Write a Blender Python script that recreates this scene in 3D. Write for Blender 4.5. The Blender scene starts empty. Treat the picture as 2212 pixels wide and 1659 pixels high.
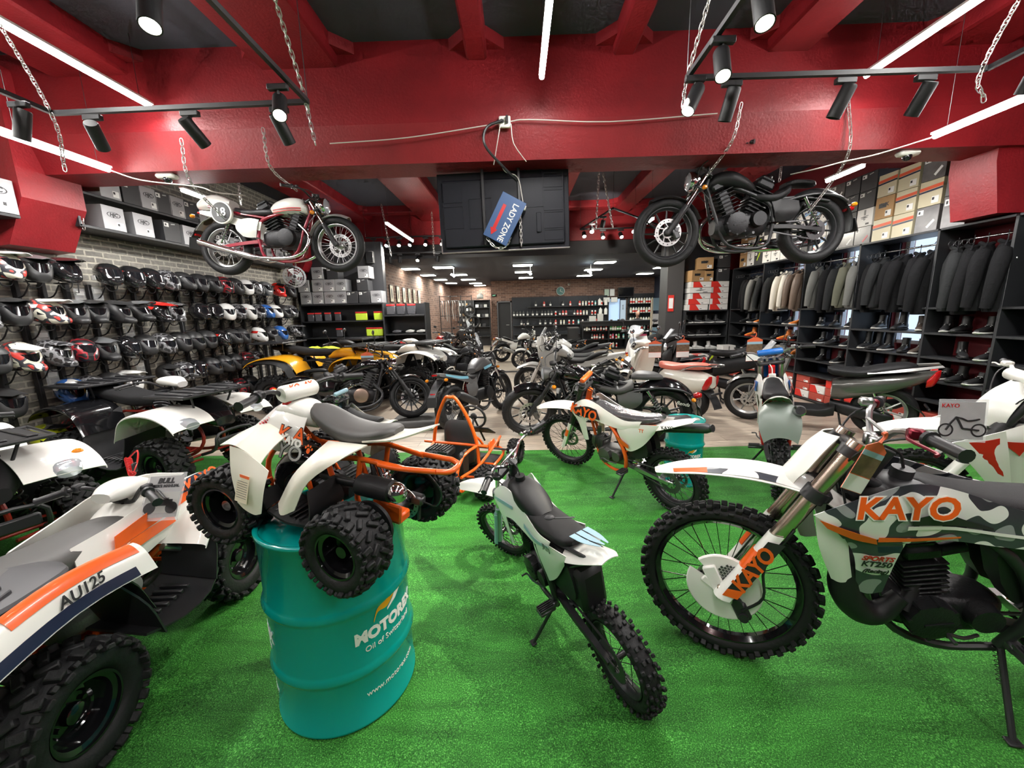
import bpy, math, random
from mathutils import Vector as V, Matrix as M4
random.seed(7)
SC = bpy.context.scene; COL = SC.collection
PI = math.pi; sin = math.sin; cos = math.cos; rad = math.radians
# ---------------------------------------------------------------- camera, world, exposure
def setup_camera():
    p, r, yw = rad(10.5), rad(1.4), rad(1.0)
    f = V((-sin(yw)*cos(p), cos(yw)*cos(p), -sin(p)))
    R = f.cross(V((0, 0, 1))).normalized(); U = R.cross(f)
    R2 = R*cos(r)-U*sin(r); U2 = U*cos(r)+R*sin(r)
    cd = bpy.data.cameras.new('camera'); cd.sensor_fit = 'HORIZONTAL'; cd.sensor_width = 36
    cd.lens = 850/2212*36; cd.clip_start = 0.05; cd.clip_end = 80
    c = bpy.data.objects.new('camera', cd); COL.objects.link(c)
    m = M4.Identity(4)
    for i in range(3):
        m[i][0] = R2[i]; m[i][1] = U2[i]; m[i][2] = -f[i]
    m[0][3] = 0; m[1][3] = 0; m[2][3] = 1.66
    c.matrix_world = m; SC.camera = c
setup_camera()
w = bpy.data.worlds.new('World'); SC.world = w; w.use_nodes = True
w.node_tree.nodes['Background'].inputs[0].default_value = (.62, .78, 1, 1)
w.node_tree.nodes['Background'].inputs[1].default_value = 1.3
SC.view_settings.view_transform = 'Standard'; SC.view_settings.look = 'None'
SC.view_settings.gamma = 1; SC.view_settings.use_curve_mapping = False
SC.view_settings.exposure = 0.85
cy = SC.cycles
cy.use_denoising = True; cy.use_adaptive_sampling = True; cy.adaptive_threshold = .05; cy.adaptive_min_samples = 12; cy.use_light_tree = True
cy.max_bounces = 4; cy.diffuse_bounces = 3; cy.glossy_bounces = 2; cy.transmission_bounces = 3; cy.transparent_max_bounces = 6
cy.sample_clamp_indirect = 4; cy.caustics_reflective = False; cy.caustics_refractive = False
def light(name, kind, loc, power, col=(1, 1, 1), size=.1, size_y=None, aim=None, angle=None, blend=.5):
    d = bpy.data.lights.new(name, kind); d.energy = power; d.color = col
    if kind == 'AREA':
        d.shape = 'RECTANGLE' if size_y else 'SQUARE'; d.size = size
        if size_y: d.size_y = size_y
    else: d.shadow_soft_size = size
    if kind == 'SPOT': d.spot_size = rad(angle or 60); d.spot_blend = blend
    o = bpy.data.objects.new(name, d); COL.objects.link(o); o.location = loc
    if aim is not None: o.rotation_euler = (V(aim)-V(loc)).to_track_quat('-Z', 'Y').to_euler()
    return o
# tubes and ceiling panels of the shop give the light; (x, y0, y1, z) of each tube
TUBES = [(.25, .9, 3.75, 3.6), (-3.35, 1.2, 4.0, 3.6), (-3.95, 1.9, 3.2, 3.1), (-3.93, 3.26, 4.08, 3.1), (3.08, 1.0, 3.9, 3.6), (3.75, 2.4, 3.9, 3.1),
         (-3.3, -2.6, .4, 3.6), (.25, -2.8, .2, 3.6), (3.1, -2.8, .2, 3.6), (-3.8, 4.78, 5.3, 3.11), (3.87, 4.78, 5.3, 3.15), (-2.3, 7.4, 9.2, 3.25), (2.3, 7.0, 8.15, 3.12), (-3.8, -1.1, 3.0, 3.9)]  # the row behind the camera is unseen, added to light the room
TUBES = TUBES[:-1]
for (x, y0, y1, z) in TUBES:
    light('tube_light', 'AREA', (x, (y0+y1)/2, z-.05), (11.5 if y0 < 4.5 else 48)*(y1-y0), (1, .98, .95), .06, y1-y0)
# track heads that are switched on, with where they point
SPOTS = [((-1.5, 2.8, 2.98), (.9, 1.3, 0), 700), ((-1.56, 1.95, 3.02), (-1.3, 1.5, 0), 260), ((1.14, 2.08, 3.02), (.9, .9, 0), 300), ((1.17, 2.5, 3.0), (-.2, 1.2, 0), 330), ((1.12, 2.85, 2.98), (0, 3.3, 0), 330)]
WASH = [((-3.03, 3.1, 3.0), (-5.1, 4.3, 1.9), 300), ((-2.31, 3.09, 3.0), (-4.9, 5.8, 1.7), 300), ((-1.66, 3.08, 3.0), (-2.6, 6.2, 1.0), 120), ((-3.32, 2.9, 3.0), (-5.1, 3.2, 1.4), 200), ((1.45, 2.94, 3.0), (1.3, 6.0, .6), 130), ((2.2, 2.95, 3.0), (5.0, 7.2, 2.0), 170), ((2.72, 2.95, 3.0), (5.0, 4.9, 1.9), 150), ((3.14, 2.7, 3.0), (4.2, 3.0, .9), 90),
    ((-2.9, 9.9, 3.1), (-5.1, 7.6, 1.8), 300), ((-2.45, 9.3, 3.25), (-4.2, 8.9, 1.9), 60), ((3.1, 9.0, 3.25), (5.0, 7.6, 2.0), 120), ((2.7, 9.0, 3.25), (4.4, 9.5, 1.6), 60), ((1.68, 8.0, 3.25), (.5, 7, .5), 80), ((-1, 8.4, 3.2), (-1.2, 10.45, 4.0), 110), ((1.6, 8.4, 3.2), (2, 10.45, 4.0), 110)]  # last two have no track head, added to brighten the red back wall
for l, a, e in WASH: light('spot_light', 'SPOT', l, e, (1, .93, .8), .04, aim=a, angle=75, blend=.9)
for l, a, e in SPOTS:
    light('spot_light', 'SPOT', l, e*1.35, (1, .92, .78), .025, aim=a, angle=88, blend=.9)
# ---------------------------------------------------------------- materials
MC = {}
def mat(name, col=(.5, .5, .5), rough=.5, metal=0., emit=None, es=1., alpha=None, trans=0., bump=0., bscale=80., coat=0., spec=None, var=0.):
    if name in MC: return MC[name]
    m = bpy.data.materials.new(name); m.use_nodes = True; MC[name] = m
    n = m.node_tree.nodes; L = m.node_tree.links; b = n['Principled BSDF']
    b.inputs['Base Color'].default_value = (*col, 1); b.inputs['Roughness'].default_value = rough; b.inputs['Metallic'].default_value = metal
    if emit: b.inputs['Emission Color'].default_value = (*emit, 1); b.inputs['Emission Strength'].default_value = es
    if alpha is not None: b.inputs['Alpha'].default_value = alpha
    if trans: b.inputs['Transmission Weight'].default_value = trans; b.inputs['IOR'].default_value = 1.2
    if coat: b.inputs['Coat Weight'].default_value = coat; b.inputs['Coat Roughness'].default_value = .05
    if spec is not None: b.inputs['Specular IOR Level'].default_value = spec
    if bump or var:
        tc = n.new('ShaderNodeTexCoord'); no = n.new('ShaderNodeTexNoise'); no.inputs['Scale'].default_value = bscale; no.inputs['Detail'].default_value = 4
        L.new(tc.outputs['Object'], no.inputs['Vector'])
        if bump:
            bp = n.new('ShaderNodeBump'); bp.inputs['Strength'].default_value = bump; bp.inputs['Distance'].default_value = .01
            L.new(no.outputs['Fac'], bp.inputs['Height']); L.new(bp.outputs['Normal'], b.inputs['Normal'])
        if var:
            mx = n.new('ShaderNodeMix'); mx.data_type = 'RGBA'; mx.blend_type = 'MULTIPLY'; mx.inputs[0].default_value = 1
            mr = n.new('ShaderNodeMapRange'); mr.inputs[3].default_value = 1-var; mr.inputs[4].default_value = 1+var*.4
            L.new(no.outputs['Fac'], mr.inputs[0]); mx.inputs[6].default_value = (*col, 1); L.new(mr.outputs[0], mx.inputs[7])
            L.new(mx.outputs[2], b.inputs['Base Color'])
    return m
def nodes_of(name, rough=.6):
    m = bpy.data.materials.new(name); m.use_nodes = True; MC[name] = m
    return m, m.node_tree.nodes, m.node_tree.links, m.node_tree.nodes['Principled BSDF']
def ramp(n, stops, interp='LINEAR'):
    r = n.new('ShaderNodeValToRGB'); r.color_ramp.interpolation = interp; e = r.color_ramp.elements
    while len(e) < len(stops): e.new(.5)
    for k, (p, c) in enumerate(stops): e[k].position = p; e[k].color = (*c, 1)
    return r
WHITE = mat('white_plastic', (.83, .82, .77), .28, coat=.3)
BLACK = mat('black_plastic', (.02, .02, .022), .42)
GLOSS = mat('gloss_black', (.006, .006, .007), .12, coat=.6)
MATTE = mat('matt_black', (.012, .012, .013), .5, spec=.35, bump=.05, bscale=300)
SEAT = mat('seat_vinyl', (.013, .013, .014), .55, spec=.25, bump=.15, bscale=400)
TYRE = mat('tyre_rubber', (.011, .011, .012), .6, spec=.35, bump=.3, bscale=60)
CHROME = mat('chrome', (.75, .75, .76), .12, 1.)
ALU = mat('aluminium', (.5, .5, .5), .32, 1., bump=.05, bscale=90)
STEEL = mat('dark_steel', (.12, .12, .125), .4, .8)
CAST = mat('cast_engine', (.13, .128, .122), .45, .7, bump=.2, bscale=120)
BENG = mat('black_engine', (.022, .022, .024), .4, .5, bump=.2, bscale=120)
ORANGE = mat('orange_paint', (.85, .12, .012), .3, coat=.4)
RED = mat('red_plastic', (.55, .012, .012), .3, coat=.3)
CREAM = mat('cream_plastic', (.74, .66, .5), .4)
NAVY = mat('navy_sticker', (.015, .02, .05), .3)
BLUE = mat('blue_sticker', (.02, .16, .55), .3)
SKY = mat('pale_blue_sticker', (.3, .46, .55), .35)
GREY = mat('grey_plastic', (.1, .1, .1), .4, coat=.2)
LGREY = mat('light_grey_plastic', (.42, .42, .4), .35)
SILVER = mat('silver_paint', (.42, .42, .41), .28, .5)
YELLOW = mat('yellow_paint', (.72, .33, .012), .25, coat=.5)
AMBER = mat('amber_lens', (.8, .25, .01), .15)
REDLENS = mat('red_lens', (.45, .008, .01), .12, coat=.5)
LENS = mat('headlamp_glass', (.75, .8, .85), .06, .6)
GLASSY = mat('clear_plastic', (.85, .88, .9), .06, alpha=.28)
SMOKE = mat('smoked_visor', (.012, .013, .016), .07, .35, coat=.8)
PAPER = mat('white_paper', (.8, .8, .78), .6)
CARD = mat('brown_card', (.42, .25, .11), .7, var=.15, bscale=8)
LIT = mat('lamp_tube', (1, 1, 1), .5, emit=(1, .98, .94), es=34)
LITW = mat('lamp_lens', (1, 1, 1), .5, emit=(1, .9, .72), es=40)
LITC = mat('cool_lamp_lens', (1, 1, 1), .5, emit=(.75, .95, 1), es=40)
PANEL = mat('ceiling_panel_light', (1, 1, 1), .5, emit=(1, 1, .86), es=9)
# ---------------------------------------------------------------- mesh builder
def cr(P, k=4, closed=False):
    P = [V(p) for p in P]; n = len(P)
    if n < 3 or k < 2: return P
    o = []; rng = range(n if closed else n-1)
    for i in rng:
        if closed: a, b, c, d = P[i-1], P[i], P[(i+1) % n], P[(i+2) % n]
        else: a, b, c, d = P[max(i-1, 0)], P[i], P[i+1], P[min(i+2, n-1)]
        if not closed and i == 0: a = b*2-c
        if not closed and i == n-2: d = c*2-b
        for j in range(k):
            t = j/k; t2 = t*t; t3 = t2*t
            o.append(.5*((2*b)+(c-a)*t+(2*a-5*b+4*c-d)*t2+(3*b-a-3*c+d)*t3))
    if not closed: o.append(P[-1].copy())
    return o
class VN(tuple): pass
def crn(rows, k):
    """catmull on tuples of numbers"""
    n = len(rows); o = []
    if k < 2: return [tuple(r) for r in rows]
    for i in range(n-1):
        b, c = rows[i], rows[i+1]; a = rows[i-1] if i else tuple(2*x-y for x, y in zip(b, c)); d = rows[i+2] if i < n-2 else tuple(2*y-x for x, y in zip(b, c))
        for j in range(k):
            t = j/k
            o.append(tuple(.5*(2*q+(r-p)*t+(2*p-5*q+4*r-s)*t*t+(3*q-p-3*r+s)*t**3) for p, q, r, s in zip(a, b, c, d)))
    o.append(tuple(rows[-1])); return o
def bez2(P, k): return cr(P, k)
class B:
    def __init__(s, xf=None): s.v = []; s.f = []; s.mi = []; s.x = xf or M4.Identity(4); s.m = 0; s.mk = 0
    def add(s, vs, fs, m=None):
        o = len(s.v); s.v += [s.x @ V(p) for p in vs]; m = s.m if m is None else m
        for f in fs: s.f.append([i+o for i in f]); s.mi.append(m)
        return s
    def mark(s): s.mk = (len(s.v), len(s.f)); return s
    def mirror(s):
        """mirror everything since mark() across local y"""
        a, b = s.mk; o = len(s.v)-a; inv = s.x.inverted()
        for p in list(s.v[a:]): q = inv @ p; q.y = -q.y; s.v.append(s.x @ q)
        for f, m in list(zip(s.f[b:], s.mi[b:])): s.f.append([i+o for i in reversed(f)]); s.mi.append(m)
        return s
    def box(s, c, d, R=None, b=0., m=None):
        hx, hy, hz = d[0]/2, d[1]/2, d[2]/2; c = V(c); R = R or M4.Identity(3)
        b = min(b, hx*.9, hy*.9, hz*.9)
        if b <= 0:
            vs = [c+R @ V((x*hx, y*hy, z*hz)) for x in (-1, 1) for y in (-1, 1) for z in (-1, 1)]
            return s.add(vs, [(0, 1, 3, 2), (4, 6, 7, 5), (0, 4, 5, 1), (2, 3, 7, 6), (0, 2, 6, 4), (1, 5, 7, 3)], m)
        vs = []; idx = {}
        for x in (-1, 1):
            for y in (-1, 1):
                for z in (-1, 1):
                    for a in range(3):
                        q = [x*(hx-b), y*(hy-b), z*(hz-b)]; q[a] = (x, y, z)[a]*(hx, hy, hz)[a]
                        idx[x, y, z, a] = len(vs); vs.append(c+R @ V(q))
        F = []
        for a in range(3):
            u, w_ = (a+1) % 3, (a+2) % 3
            for sg in (-1, 1):
                l = []
                for p, q in ((-1, -1), (1, -1), (1, 1), (-1, 1)):
                    k = [0, 0, 0]; k[a] = sg; k[u] = p; k[w_] = q; l.append(idx[k[0], k[1], k[2], a])
                F.append(l if sg > 0 else l[::-1])
            for p in (-1, 1):
                for q in (-1, 1):
                    k1 = [0, 0, 0]; k1[u] = p; k1[w_] = q; k2 = list(k1); k1[a] = -1; k2[a] = 1
                    l = [idx[(*k1, u)], idx[(*k2, u)], idx[(*k2, w_)], idx[(*k1, w_)]]
                    F.append(l if p*q < 0 else l[::-1])
        for x in (-1, 1):
            for y in (-1, 1):
                for z in (-1, 1):
                    l = [idx[x, y, z, 0], idx[x, y, z, 1], idx[x, y, z, 2]]; F.append(l if x*y*z > 0 else l[::-1])
        return s.add(vs, F, m)
    def loft(s, rings, m=None, cap=True, closed=False):
        n = len(rings[0]); vs = [p for r in rings for p in r]; F = []; k = len(rings)
        for i in range(k if closed else k-1):
            i2 = (i+1) % k
            for j in range(n): F.append((i*n+j, i*n+(j+1) % n, i2*n+(j+1) % n, i2*n+j))
        if cap and not closed: F.append(list(range(n))[::-1]); F.append([(k-1)*n+j for j in range(n)])
        return s.add(vs, F, m)
    def tube(s, P, r, n=8, k=1, closed=False, m=None, cap=True, flat=1., up=None):
        rr = r if isinstance(r, (list, tuple)) else None
        P = [V(p) for p in P]
        if rr and k > 1 and not closed:
            q = crn([(*p, a) for p, a in zip(P, rr)], k); P = [V(a[:3]) for a in q]; rr = [a[3] for a in q]
        elif k > 1: P = cr(P, k, closed)
        N = len(P); rings = []; T = []
        for i in range(N):
            a = P[(i-1) % N] if closed or i else P[0]; b = P[(i+1) % N] if closed or i < N-1 else P[-1]
            T.append((b-a).normalized() if (b-a).length > 1e-9 else V((0, 0, 1)))
        u = V(up) if up else (V((0, 0, 1)) if abs(T[0].z) < .9 else V((1, 0, 0)))
        u = (u-T[0]*u.dot(T[0])).normalized()
        for i in range(N):
            u = (u-T[i]*u.dot(T[i])); u = u.normalized() if u.length > 1e-6 else V((1, 0, 0)); w_ = T[i].cross(u)
            a = rr[i] if rr else r
            rings.append([P[i]+(u*cos(2*PI*j/n+PI/n)*flat+w_*sin(2*PI*j/n+PI/n))*a for j in range(n)])
        return s.loft(rings, m, cap, closed)
    def lathe(s, prof, c=(0, 0, 0), ax='y', n=24, m=None, closed=False, cap=False, a0=0., a1=2*PI):
        """prof of (r, t): radius and distance along the axis"""
        c = V(c); full = abs(a1-a0-2*PI) < 1e-6; K = n if full else n+1; rings = []
        A = {'x': lambda r, t, a: V((t, r*cos(a), r*sin(a))), 'y': lambda r, t, a: V((r*sin(a), t, r*cos(a))), 'z': lambda r, t, a: V((r*cos(a), r*sin(a), t))}[ax]
        for i in range(K):
            a = a0+(a1-a0)*i/n; rings.append([c+A(r, t, a) for r, t in prof])
        p = len(prof); vs = [q for r in rings for q in r]; F = []
        for i in range(n):
            i2 = (i+1) % K
            for j in range(p if closed else p-1): j2 = (j+1) % p; F.append((i*p+j, i2*p+j, i2*p+j2, i*p+j2))
        return s.add(vs, F, m)
    def cyl(s, a, b, r, n=12, m=None, r2=None): return s.tube([a, b], [r, r if r2 is None else r2], n, m=m)
    def body(s, secs, n=16, k=4, m=None, y0=0.):
        """secs: (x, z, half width, up, down, power[, y])"""
        secs = [tuple(q)+(0,)*(7-len(q)) for q in secs]; q = crn(secs, k); rings = []
        for x, z, hw, hu, hd, p, yy in q:
            hw = max(hw, .001); hu = max(hu, .001); hd = max(hd, .001); ring = []; e = 2/max(p, 1.)
            for j in range(n):
                a = 2*PI*j/n; c, d = cos(a), sin(a)
                ring.append(V((x, y0+yy+math.copysign(abs(c)**e, c)*hw, z+math.copysign(abs(d)**e, d)*(hu if d > 0 else hd))))
            rings.append(ring)
        return s.loft(rings, m)
    def prism(s, out, y0, y1, m=None, k=1, ax='y'):
        """outline of (x, z) pushed from y0 to y1"""
        P = [(p[0], 0, p[1]) for p in out]; P = [(q.x, q.z) for q in cr(P, k, True)] if k > 1 else out
        f = (lambda a, b, t: (a, t, b)) if ax == 'y' else (lambda a, b, t: (a, b, t)) if ax == 'z' else (lambda a, b, t: (t, a, b))
        n = len(P); vs = [f(a, b, y0) for a, b in P]+[f(a, b, y1) for a, b in P]
        F = [list(range(n)), [n+i for i in range(n)][::-1]]+[(i, i+n, (i+1) % n+n, (i+1) % n) for i in range(n)]
        return s.add(vs, F, m)
    def sheet(s, rows, th=.004, k=3, kj=3, m=None, off=0.):
        """thick skin through a grid of points"""
        G = [cr(r, kj) for r in rows]; cols = list(zip(*G)); cols = [cr(c, k) for c in cols]; G = [list(r) for r in zip(*cols)]
        a, b = len(G), len(G[0]); top = []; bot = []
        for i in range(a):
            for j in range(b):
                du = G[min(i+1, a-1)][j]-G[max(i-1, 0)][j]; dv = G[i][min(j+1, b-1)]-G[i][max(j-1, 0)][j] if False else G[i][min(j+1, b-1)]-G[i][max(j-1, 0)]
                nn = du.cross(dv); nn = nn.normalized() if nn.length > 1e-12 else V((0, 0, 1))
                top.append(G[i][j]+nn*(off+th/2)); bot.append(G[i][j]+nn*(off-th/2))
        n = a*b; F = []
        for i in range(a-1):
            for j in range(b-1):
                q = (i*b+j, (i+1)*b+j, (i+1)*b+j+1, i*b+j+1); F.append(q); F.append([n+x for x in reversed(q)])
        e = [(i*b, (i+1)*b) for i in range(a-1)]+[((a-1)*b+j, (a-1)*b+j+1) for j in range(b-1)]+[((i+1)*b+b-1, i*b+b-1) for i in range(a-1)]+[(j+1, j) for j in range(b-1)]
        for p, q in e: F.append((q, p, p+n, q+n))
        return s.add(top+bot, F, m)
    def sphere(s, c, r, n=14, m=None, sc=(1, 1, 1)):
        c = V(c); h = n//2; rings = []
        for i in range(1, h): a = PI*i/h; rings.append([c+V((sc[0]*r*sin(a)*cos(2*PI*j/n), sc[1]*r*sin(a)*sin(2*PI*j/n), -sc[2]*r*cos(a))) for j in range(n)])
        vs = [p for q in rings for p in q]+[c-V((0, 0, r*sc[2])), c+V((0, 0, r*sc[2]))]; F = []; L = len(rings)
        for i in range(L-1):
            for j in range(n): F.append((i*n+j, i*n+(j+1) % n, (i+1)*n+(j+1) % n, (i+1)*n+j))
        for j in range(n): F.append(((j+1) % n, j, L*n)); F.append(((L-1)*n+j, (L-1)*n+(j+1) % n, L*n+1))
        return s.add(vs, F, m)
    def mesh(s, name, mats, ang=.7):
        me = bpy.data.meshes.new(name); me.from_pydata([tuple(p) for p in s.v], [], s.f)
        for m in (mats if isinstance(mats, (list, tuple)) else [mats]): me.materials.append(m)
        me.polygons.foreach_set('material_index', s.mi); me.polygons.foreach_set('use_smooth', [True]*len(s.f)); me.update()
        try: me.set_sharp_from_angle(angle=ang)
        except Exception: pass
        return me
    def build(s, name, mats, parent=None, ang=.7, **kw):
        o = bpy.data.objects.new(name, s.mesh(name, mats, ang)); COL.objects.link(o)
        if parent: o.parent = parent
        for k_, v_ in kw.items(): o[k_] = v_
        return o
def _twin(s, name, mats, parent=None):
    """the piece and its mirror image on the other side, as two objects"""
    o = s.build(name, mats, parent); inv = s.x.inverted(); t = B()
    for p in s.v: q = inv @ p; q.y = -q.y; t.v.append(s.x @ q)
    t.f = [list(reversed(f)) for f in s.f]; t.mi = list(s.mi); t.build(name, mats, parent); return o
B.twin = _twin
def obj(name, me, parent=None, loc=None, M=None, **kw):
    o = bpy.data.objects.new(name, me); COL.objects.link(o)
    if parent: o.parent = parent
    if loc is not None: o.location = loc
    if M is not None: o.matrix_local = M
    for k_, v_ in kw.items(): o[k_] = v_
    return o
def tag(o, label, cat, group=None, kind=None):
    o['label'] = label; o['category'] = cat
    if group: o['group'] = group
    if kind: o['kind'] = kind
    return o
def thing(name, label, cat, loc=(0, 0, 0), rz=0., group=None, sc=1., M=None):
    o = bpy.data.objects.new(name, None); COL.objects.link(o); o.empty_display_size = .1
    if M is not None: o.matrix_world = M
    else: o.location = loc; o.rotation_euler = (0, 0, rz); o.scale = (sc,)*3
    return tag(o, label, cat, group)
def copy_tree(o, parent=None):
    c = o.copy(); COL.objects.link(c)
    if parent: c.parent = parent
    for ch in KIDS.get(o.name, None) or [q for q in o.children]: copy_tree(ch, c)
    return c
KIDS = {}
def struct(o, *a): o['kind'] = 'structure'; return o
def frame(o, x, up=(0, 0, 1)):
    """matrix with x axis along x, z close to up"""
    x = V(x).normalized(); z = V(up); z = (z-x*z.dot(x)).normalized(); y = z.cross(x)
    m = M4.Identity(4)
    for i in range(3): m[i][0] = x[i]; m[i][1] = y[i]; m[i][2] = z[i]; m[i][3] = o[i]
    return m
def R3(ax, a): return M4.Rotation(a, 3, ax)
def X4(loc=(0, 0, 0), ax='Z', a=0.): return M4.Translation(loc) @ M4.Rotation(a, 4, ax)
# lettering: x of the frame runs along the line of text, y up the letters
TM = {}
def text(body, size, m, parent, o, right, up, off=0., ext=.0006, shear=0., name='lettering', sx=1., sp=1., align='CENTER', bend=None):
    k = (body, size, m.name, off, ext, shear, sp, align)
    if k not in TM or bend:
        c = bpy.data.curves.new(name, 'FONT'); c.body = body; c.size = size; c.extrude = ext; c.offset = off; c.shear = shear; c.align_x = align; c.align_y = 'CENTER'; c.space_character = sp; c.resolution_u = 3
        t = bpy.data.objects.new(name, c); COL.objects.link(t); bpy.context.view_layer.update()
        me = bpy.data.meshes.new_from_object(t.evaluated_get(bpy.context.evaluated_depsgraph_get())); me.name = name; me.materials.clear(); me.materials.append(m)
        bpy.data.objects.remove(t); bpy.data.curves.remove(c)
        if bend:
            R, a0, z0 = bend
            for v in me.vertices: x, y, z = v.co; a = a0+x*sx/R; v.co = (cos(a)*(R+z), sin(a)*(R+z), z0+y)
            return obj(name, me, parent)
        TM[k] = me
    right = V(right).normalized(); up = V(up); up = (up-right*up.dot(right)).normalized(); nn = right.cross(up); M = M4.Identity(4)
    for i in range(3): M[i][0] = right[i]*sx; M[i][1] = up[i]; M[i][2] = nn[i]; M[i][3] = o[i]
    return obj(name, TM[k], parent, M=M)
# ---------------------------------------------------------------- surface materials
def brick_mat(name, cols, mortar, bw, bh, axis, rough=.85, msize=.012):
    m, n, L, b = nodes_of(name); b.inputs['Roughness'].default_value = rough
    tc = n.new('ShaderNodeTexCoord'); sp = n.new('ShaderNodeSeparateXYZ'); cb = n.new('ShaderNodeCombineXYZ')
    L.new(tc.outputs['Object'], sp.inputs[0]); L.new(sp.outputs[axis], cb.inputs[0]); L.new(sp.outputs['Z'], cb.inputs[1])
    no = n.new('ShaderNodeTexNoise'); no.inputs['Scale'].default_value = 9; no.inputs['Detail'].default_value = 3; L.new(cb.outputs[0], no.inputs['Vector'])
    mx0 = n.new('ShaderNodeVectorMath'); mx0.operation = 'MULTIPLY_ADD'; mx0.inputs[1].default_value = (.018, .018, 0)
    L.new(no.outputs['Color'], mx0.inputs[0]); L.new(cb.outputs[0], mx0.inputs[2])
    br = n.new('ShaderNodeTexBrick'); L.new(mx0.outputs[0], br.inputs['Vector']); br.inputs['Scale'].default_value = 1
    br.inputs['Color1'].default_value = (*cols[0], 1); br.inputs['Color2'].default_value = (*cols[1], 1); br.inputs['Mortar'].default_value = (*mortar, 1)
    br.inputs['Mortar Size'].default_value = msize; br.inputs['Mortar Smooth'].default_value = .3; br.inputs['Brick Width'].default_value = bw; br.inputs['Row Height'].default_value = bh
    n2 = n.new('ShaderNodeTexNoise'); n2.inputs['Scale'].default_value = 26; n2.inputs['Detail'].default_value = 5; L.new(cb.outputs[0], n2.inputs['Vector'])
    mx = n.new('ShaderNodeMix'); mx.data_type = 'RGBA'; mx.blend_type = 'MULTIPLY'; mx.inputs[0].default_value = 1
    mr = n.new('ShaderNodeMapRange'); mr.inputs[3].default_value = .55; mr.inputs[4].default_value = 1.35
    L.new(n2.outputs['Fac'], mr.inputs[0]); L.new(br.outputs['Color'], mx.inputs[6]); L.new(mr.outputs[0], mx.inputs[7]); L.new(mx.outputs[2], b.inputs['Base Color'])
    bp = n.new('ShaderNodeBump'); bp.inputs['Strength'].default_value = .6; bp.inputs['Distance'].default_value = .01
    ad = n.new('ShaderNodeMath'); ad.operation = 'MULTIPLY_ADD'; ad.inputs[1].default_value = .4; L.new(n2.outputs['Fac'], ad.inputs[0])
    iv = n.new('ShaderNodeMath'); iv.operation = 'SUBTRACT'; iv.inputs[0].default_value = 1; L.new(br.outputs['Fac'], iv.inputs[1]); L.new(iv.outputs[0], ad.inputs[2])
    L.new(ad.outputs[0], bp.inputs['Height']); L.new(bp.outputs['Normal'], b.inputs['Normal']); return m
BRICKG = brick_mat('grey_brick', ((.3, .285, .25), (.2, .19, .17)), (.47, .44, .37), .215, .072, 'Y')
BRICKR = brick_mat('brown_brick', ((.27, .15, .11), (.12, .065, .05)), (.3, .22, .18), .26, .085, 'X', msize=.01)
BRICKR2 = brick_mat('brown_brick_side', ((.27, .15, .11), (.12, .065, .05)), (.3, .22, .18), .26, .085, 'Y', msize=.01)
def red_mat():
    m, n, L, b = nodes_of('red_painted_concrete'); b.inputs['Roughness'].default_value = .48
    tc = n.new('ShaderNodeTexCoord'); no = n.new('ShaderNodeTexNoise'); no.inputs['Scale'].default_value = 2.2; no.inputs['Detail'].default_value = 6; L.new(tc.outputs['Object'], no.inputs['Vector'])
    r = ramp(n, [(.25, (.17, .006, .010)), (.6, (.25, .009, .014)), (.8, (.21, .008, .012))]); L.new(no.outputs['Fac'], r.inputs[0]); L.new(r.outputs[0], b.inputs['Base Color'])
    n2 = n.new('ShaderNodeTexNoise'); n2.inputs['Scale'].default_value = 45; n2.inputs['Detail'].default_value = 6; L.new(tc.outputs['Object'], n2.inputs['Vector'])
    bp = n.new('ShaderNodeBump'); bp.inputs['Strength'].default_value = .35; bp.inputs['Distance'].default_value = .01; L.new(n2.outputs['Fac'], bp.inputs['Height']); L.new(bp.outputs['Normal'], b.inputs['Normal']); return m
REDC = red_mat()
BLACKC = mat('black_painted_ceiling', (.04, .042, .058), .75, bump=.1, bscale=30)
BLACKW = mat('black_painted_wall', (.028, .028, .031), .7, bump=.1, bscale=30)
NAVYW = mat('dark_blue_wall', (.022, .03, .055), .6)
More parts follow.
